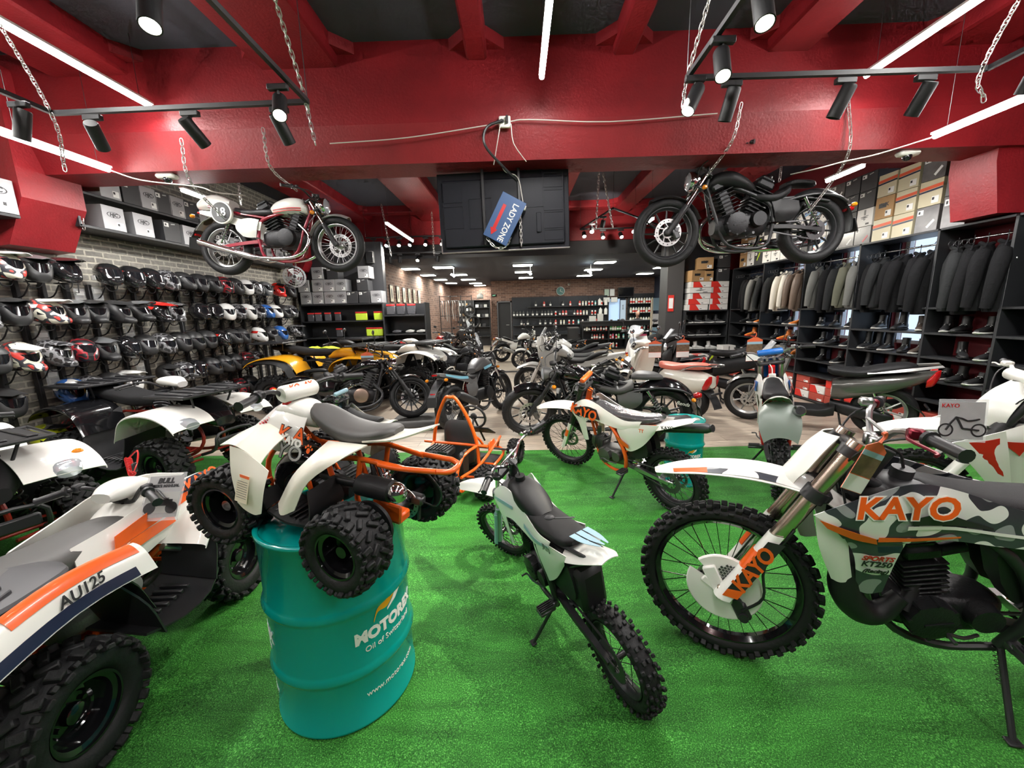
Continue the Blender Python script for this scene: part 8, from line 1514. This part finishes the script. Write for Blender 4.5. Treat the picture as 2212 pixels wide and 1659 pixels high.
for sg in (1, -1): q.tube([(0, sg*.1, .48), (.25, sg*.12, .52), (.42, sg*.12, .48), (.44, sg*.12, .2), (.42, sg*.12, .08)], [.1, .095, .075, .065, .055], 12, k=4); q.body([(.38, .04, .03, .03, .03, 2.5), (.46, .04, .045, .04, .03, 2.6), (.6, .03, .04, .02, .02, 2.4)], 12, 3, y0=sg*.12)
q.build('trousers', BLACK, pe); q = B()
for sg in (1, -1): q.sphere((.113, sg*.03, 1.385), .009, 8)
q.build('eyes', BLACK, pe); q = B(); q.loft([pring(1.36, .06, .081, -.02), pring(1.4, .07, .084, -.02), pring(1.43, .06, .082, -.02)], cap=False); q.build('hair', GREY, pe)
ch_ = thing('office_chair', 'black chair under the person behind the counter', 'chair', (5.28, 17.7, .012)); B().box((0, 0, .42), (.45, .42, .06), b=.02).build('seat', BLACK, ch_); B().cyl((0, 0, .03), (0, 0, .4), .03).build('pedestal', STEEL, ch_); B().box((0, .22, .75), (.42, .05, .5), b=.02).build('backrest', BLACK, ch_)
q = B(); [q.tube([(0, 0, .06), (.26*cos(2*PI*i/5), .26*sin(2*PI*i/5), .03)], .02, 6) for i in range(5)]; q.build('base', BLACK, ch_)
# wall things
cl = thing('wall_clock', 'round green-faced clock high on the far brick wall', 'clock', (2.1, 19.46, 2.55)); B().lathe([(0, 0), (.2, 0), (.21, -.02), (.2, -.05), (.185, -.05)], ax='y', n=32).build('clock_case', SILVER, cl); B().lathe([(0, -.045), (.185, -.045)], ax='y', n=32).build('clock_face', mat('green_clock_face', (.02, .12, .1), .3), cl)
B().box((.0, -.05, .05), (.012, .006, .13), R=R3('Y', .3)).build('clock_hand', PAPER, cl); B().box((.04, -.052, -.03), (.01, .006, .16), R=R3('Y', 2.0)).build('clock_hand', PAPER, cl)
t = thing('dome_camera', 'tiny white dome camera on the far brick wall above the clock', 'camera', (2.5, 19.45, 2.85)); B().sphere((0, 0, 0), .05, 12).build('camera_body', WHITE, t); B().sphere((0, -.03, 0), .03, 10).build('camera_dome', BLACK, t)
for i, (x, z, w_, h, m_) in enumerate([(4.32, 2.42, .22, .32, mat('pale_green_sheet', (.5, .6, .5), .6)), (4.58, 2.42, .22, .32, PAPER), (4.3, 2.08, .3, .22, PAPER), (4.66, 2.08, .3, .22, PAPER)]):
    t = thing('certificate', ['pale green certificate over the frosted door', 'white certificate over the frosted door', 'low wide certificate left above the door frame', 'low wide certificate right above the door frame'][i], 'certificate', (x, 19.45 if i < 2 else 19.36, z)); B().box((0, 0, 0), (w_+.02, .015, h+.02)).build('certificate_frame', BLACK, t); B().box((0, -.01, 0), (w_, .004, h)).build('certificate_sheet', m_, t)
t = thing('television', 'small dark television on the far brick wall', 'television', (5.2, 19.3, 2.42)); B().box((0, 0, 0), (.75, .05, .45), b=.008).build('screen_body', BLACK, t); B().box((0, -.027, 0), (.7, .004, .4)).build('screen_glass', GLOSS, t); B().box((0, .1, 0), (.1, .2, .1)).build('wall_bracket', BLACK, t)
t = thing('exit_sign', 'small lit green sign above the shelf beside the black door', 'sign', (-1.1, 19.47, 2.42)); B().box((0, 0, 0), (.24, .04, .12), b=.004).build('sign_box', GLOSS, t); text('EXIT', .07, mat('green_lit_letters', (.2, .5, .3), .5, emit=(.3, .7, .4), es=.8), t, (0, -.022, 0), (1, 0, 0), (0, 0, 1))
# shelf with gear, hooks and pegboard on the deep left part
su = unit('shelf_unit', 'dark shelf unit with boxed parts left of the black door', -2.05, -1.3, 18.95, 19.35, (.5, .95, 1.4, 1.85, 2.2), 2.22, 'y')
for j, (x, z) in enumerate([(-1.9, 1.865), (-1.7, 1.865), (-1.5, 1.865), (-1.85, 1.415), (-1.6, 1.415), (-1.45, 1.415), (-1.85, .965), (-1.6, .965)]):
    o_ = B().box((0, 0, .07), (.15, .12, .14), b=.004).build('parts_box', (WCT, DKB, LGREY)[j % 3]); o_.location = (x, 19.05, z); tag(o_, '%s parts box, %s on the %s board beside the black door' % (('white', 'black', 'grey')[j % 3], ORD[j % 3], {1.865: 'upper', 1.415: 'middle', .965: 'lower'}[z]), 'box', 'parts boxes')
wb_ = B(); wb_.body([(-.15, .1, .1, .08, .1, 2.6), (0, .16, .16, .12, .14, 2.6), (.15, .1, .1, .1, .1, 2.6)], 12, 3); o_ = wb_.build('gear_bag', LGREY); o_.location = (-1.75, 19.15, 2.26); tag(o_, 'pale bundle of gear lying on top of the shelf beside the black door', 'bag')
pg = thing('pegboard', 'dark pegboard crowded with small hanging parts', 'display board', (-2.45, 20.5, 1.2)); B().box((0, 0, 0), (1.1, .04, 2.1)).build('board_panel', SHB, pg)
B().box((0, .3, -.2), (1.0, .6, 1.7)).build('board_stand', BLACK, pg); n_ = 0
for r_ in range(7):
    for c in range(6):
        x, z = -2.9+.17*c+random.uniform(-.02, .02), 2.1-.26*r_; m_ = (LBL, LGREY, CARD, STEEL, PK)[(r_*3+c) % 5]
        t = thing('blister_card', '%s card of small parts, row %s of the pegboard' % (('white', 'pale grey', 'brown', 'dark', 'black')[(r_*3+c) % 5], ORD[r_]), 'spare part', (x, 20.44, z), group='blister cards %d %d' % ((r_*3+c) % 5, r_)); B().box((0, 0, -.06), (.1, .02, .13), b=.004).build('card', m_, t); B().cyl((0, 0, .02), (0, .05, .02), .004, 6).build('hook', ALU, t)
for i in range(12):   # hanging levers and cables
    x = -3.55+.1*i; z = 2.2; q = B(); m_ = (ALU, BLACK, LGREY)[i % 3]
    q.tube([(0, 0, 0), (.02, -.02, -.15), (-.01, 0, -.4), (.02, 0, -.75-.1*(i % 4))], .018, 6, k=3); o_ = q.build('hanging_gear', m_); o_.location = (x, 18.95, z); tag(o_, '%s strap of gear hanging in the far left rack' % ('silver', 'black', 'grey')[i % 3], 'hanging gear', 'hanging gear %d' % (i % 3))
rk = thing('display_rack', 'black grid rack holding hanging gear and tyres in the far left hall', 'rack', (-2.9, 18.95, 0)); q = B()
for x in (-.75, -.25, .25, .75): q.cyl((x, 0, 0), (x, 0, 2.45), .02)
for z in (.4, .9, 1.5, 2.2, 2.4): q.cyl((-.75, 0, z), (.75, 0, z), .014)
q.build('rack_frame', BLACK, rk)
for i, (x, z) in enumerate(((-2.25, 1.7), (-2.05, 1.2))): q = B(); q.lathe(ring_prof(.3, .2, .12), n=32, closed=True); o_ = q.build('spare_tyre', TYRE); o_.location = (x, 18.8, z); o_.rotation_euler = (0, 0, .4); tag(o_, ('upper', 'lower')[i]+' black spare tyre hanging on the far left rack', 'tyre')
# horn fan, post, notices by the pillar
t = thing('wall_speaker', 'cream horn shaped loudspeaker on the dark blue wall', 'speaker', (5.9, 15.5, 2.62)); q = B(); q.lathe([(.02, .1), (.05, .0), (.17, -.12), (.18, -.12), (.16, -.08)], ax='y', n=24); q.build('horn', CREAM, t); B().tube([(0, .1, 0), (.3, .1, -.2), (.65, .1, -.25)], .015, 6, k=3).build('bracket_arm', ALU, t)
for i, (x, y, z, w_, h, m_) in enumerate([(3.75, 12.0, 1.75, .02, .02, PAPER)]): pass
t = thing('notice_post', 'pale post with notices standing just left of the pillar', 'stand', (3.75, 11.2, 0)); B().box((0, 0, .95), (.05, .05, 1.9)).build('post', CREAM, t)
for i, z in enumerate((1.75, 1.35, .95)): B().box((.12, -.03, z), (.2, .01, .34 if i != 1 else .28)).build('notice_sheet', SKY if i != 1 else PAPER, t)
rs = B().box((0, 0, 0), (.14, .012, .38)).build('fire_notice', REDB); rs.location = (3.66, 9.61, 1.75); tag(rs, 'narrow red and white notice on the front of the pillar', 'notice'); B().box((0, -.008, 0), (.1, .004, .24)).build('notice_print', LBL, rs)
for i, (z, m_) in enumerate(((2.3, ORANGE), (2.12, CARD), (1.94, YELLOW), (1.76, PAPER))): o_ = B().box((0, 0, 0), (.02, .25, .14)).build('info_plate', m_); o_.location = (6.57, 15.6+.05*i, z); tag(o_, '%s small plate on the dark blue side wall' % ('orange', 'brown', 'yellow', 'white')[i], 'plate')
# loose things on the floor
cb = thing('carton_box', 'open brown cardboard box on the wooden floor by the hall step', 'box', (-1.95, 10.25, .0)); B().box((0, 0, .2), (.75, .5, .4), b=.004).build('carton', CARD, cb); B().box((0, -.28, .42), (.75, .12, .008), R=R3('X', .3)).build('box_flap', CARD, cb)
rb = B().box((0, 0, .18), (.42, .4, .36), b=.01).build('red_box', RED); rb.location = (-2.85, 14.8, 0); tag(rb, 'small bright red box on the hall floor at the end of the shelf', 'box')
dk = thing('display_desk', 'grey tool desk with papers left of the counter', 'desk', (2.35, 16.9, 0)); B().box((0, 0, .9), (.45, .6, .05), b=.005).build('desk_top', GREY, dk); B().box((0, 0, .45), (.4, .55, .88)).build('desk_body', BLACK, dk)
bpy.context.view_layer.update()
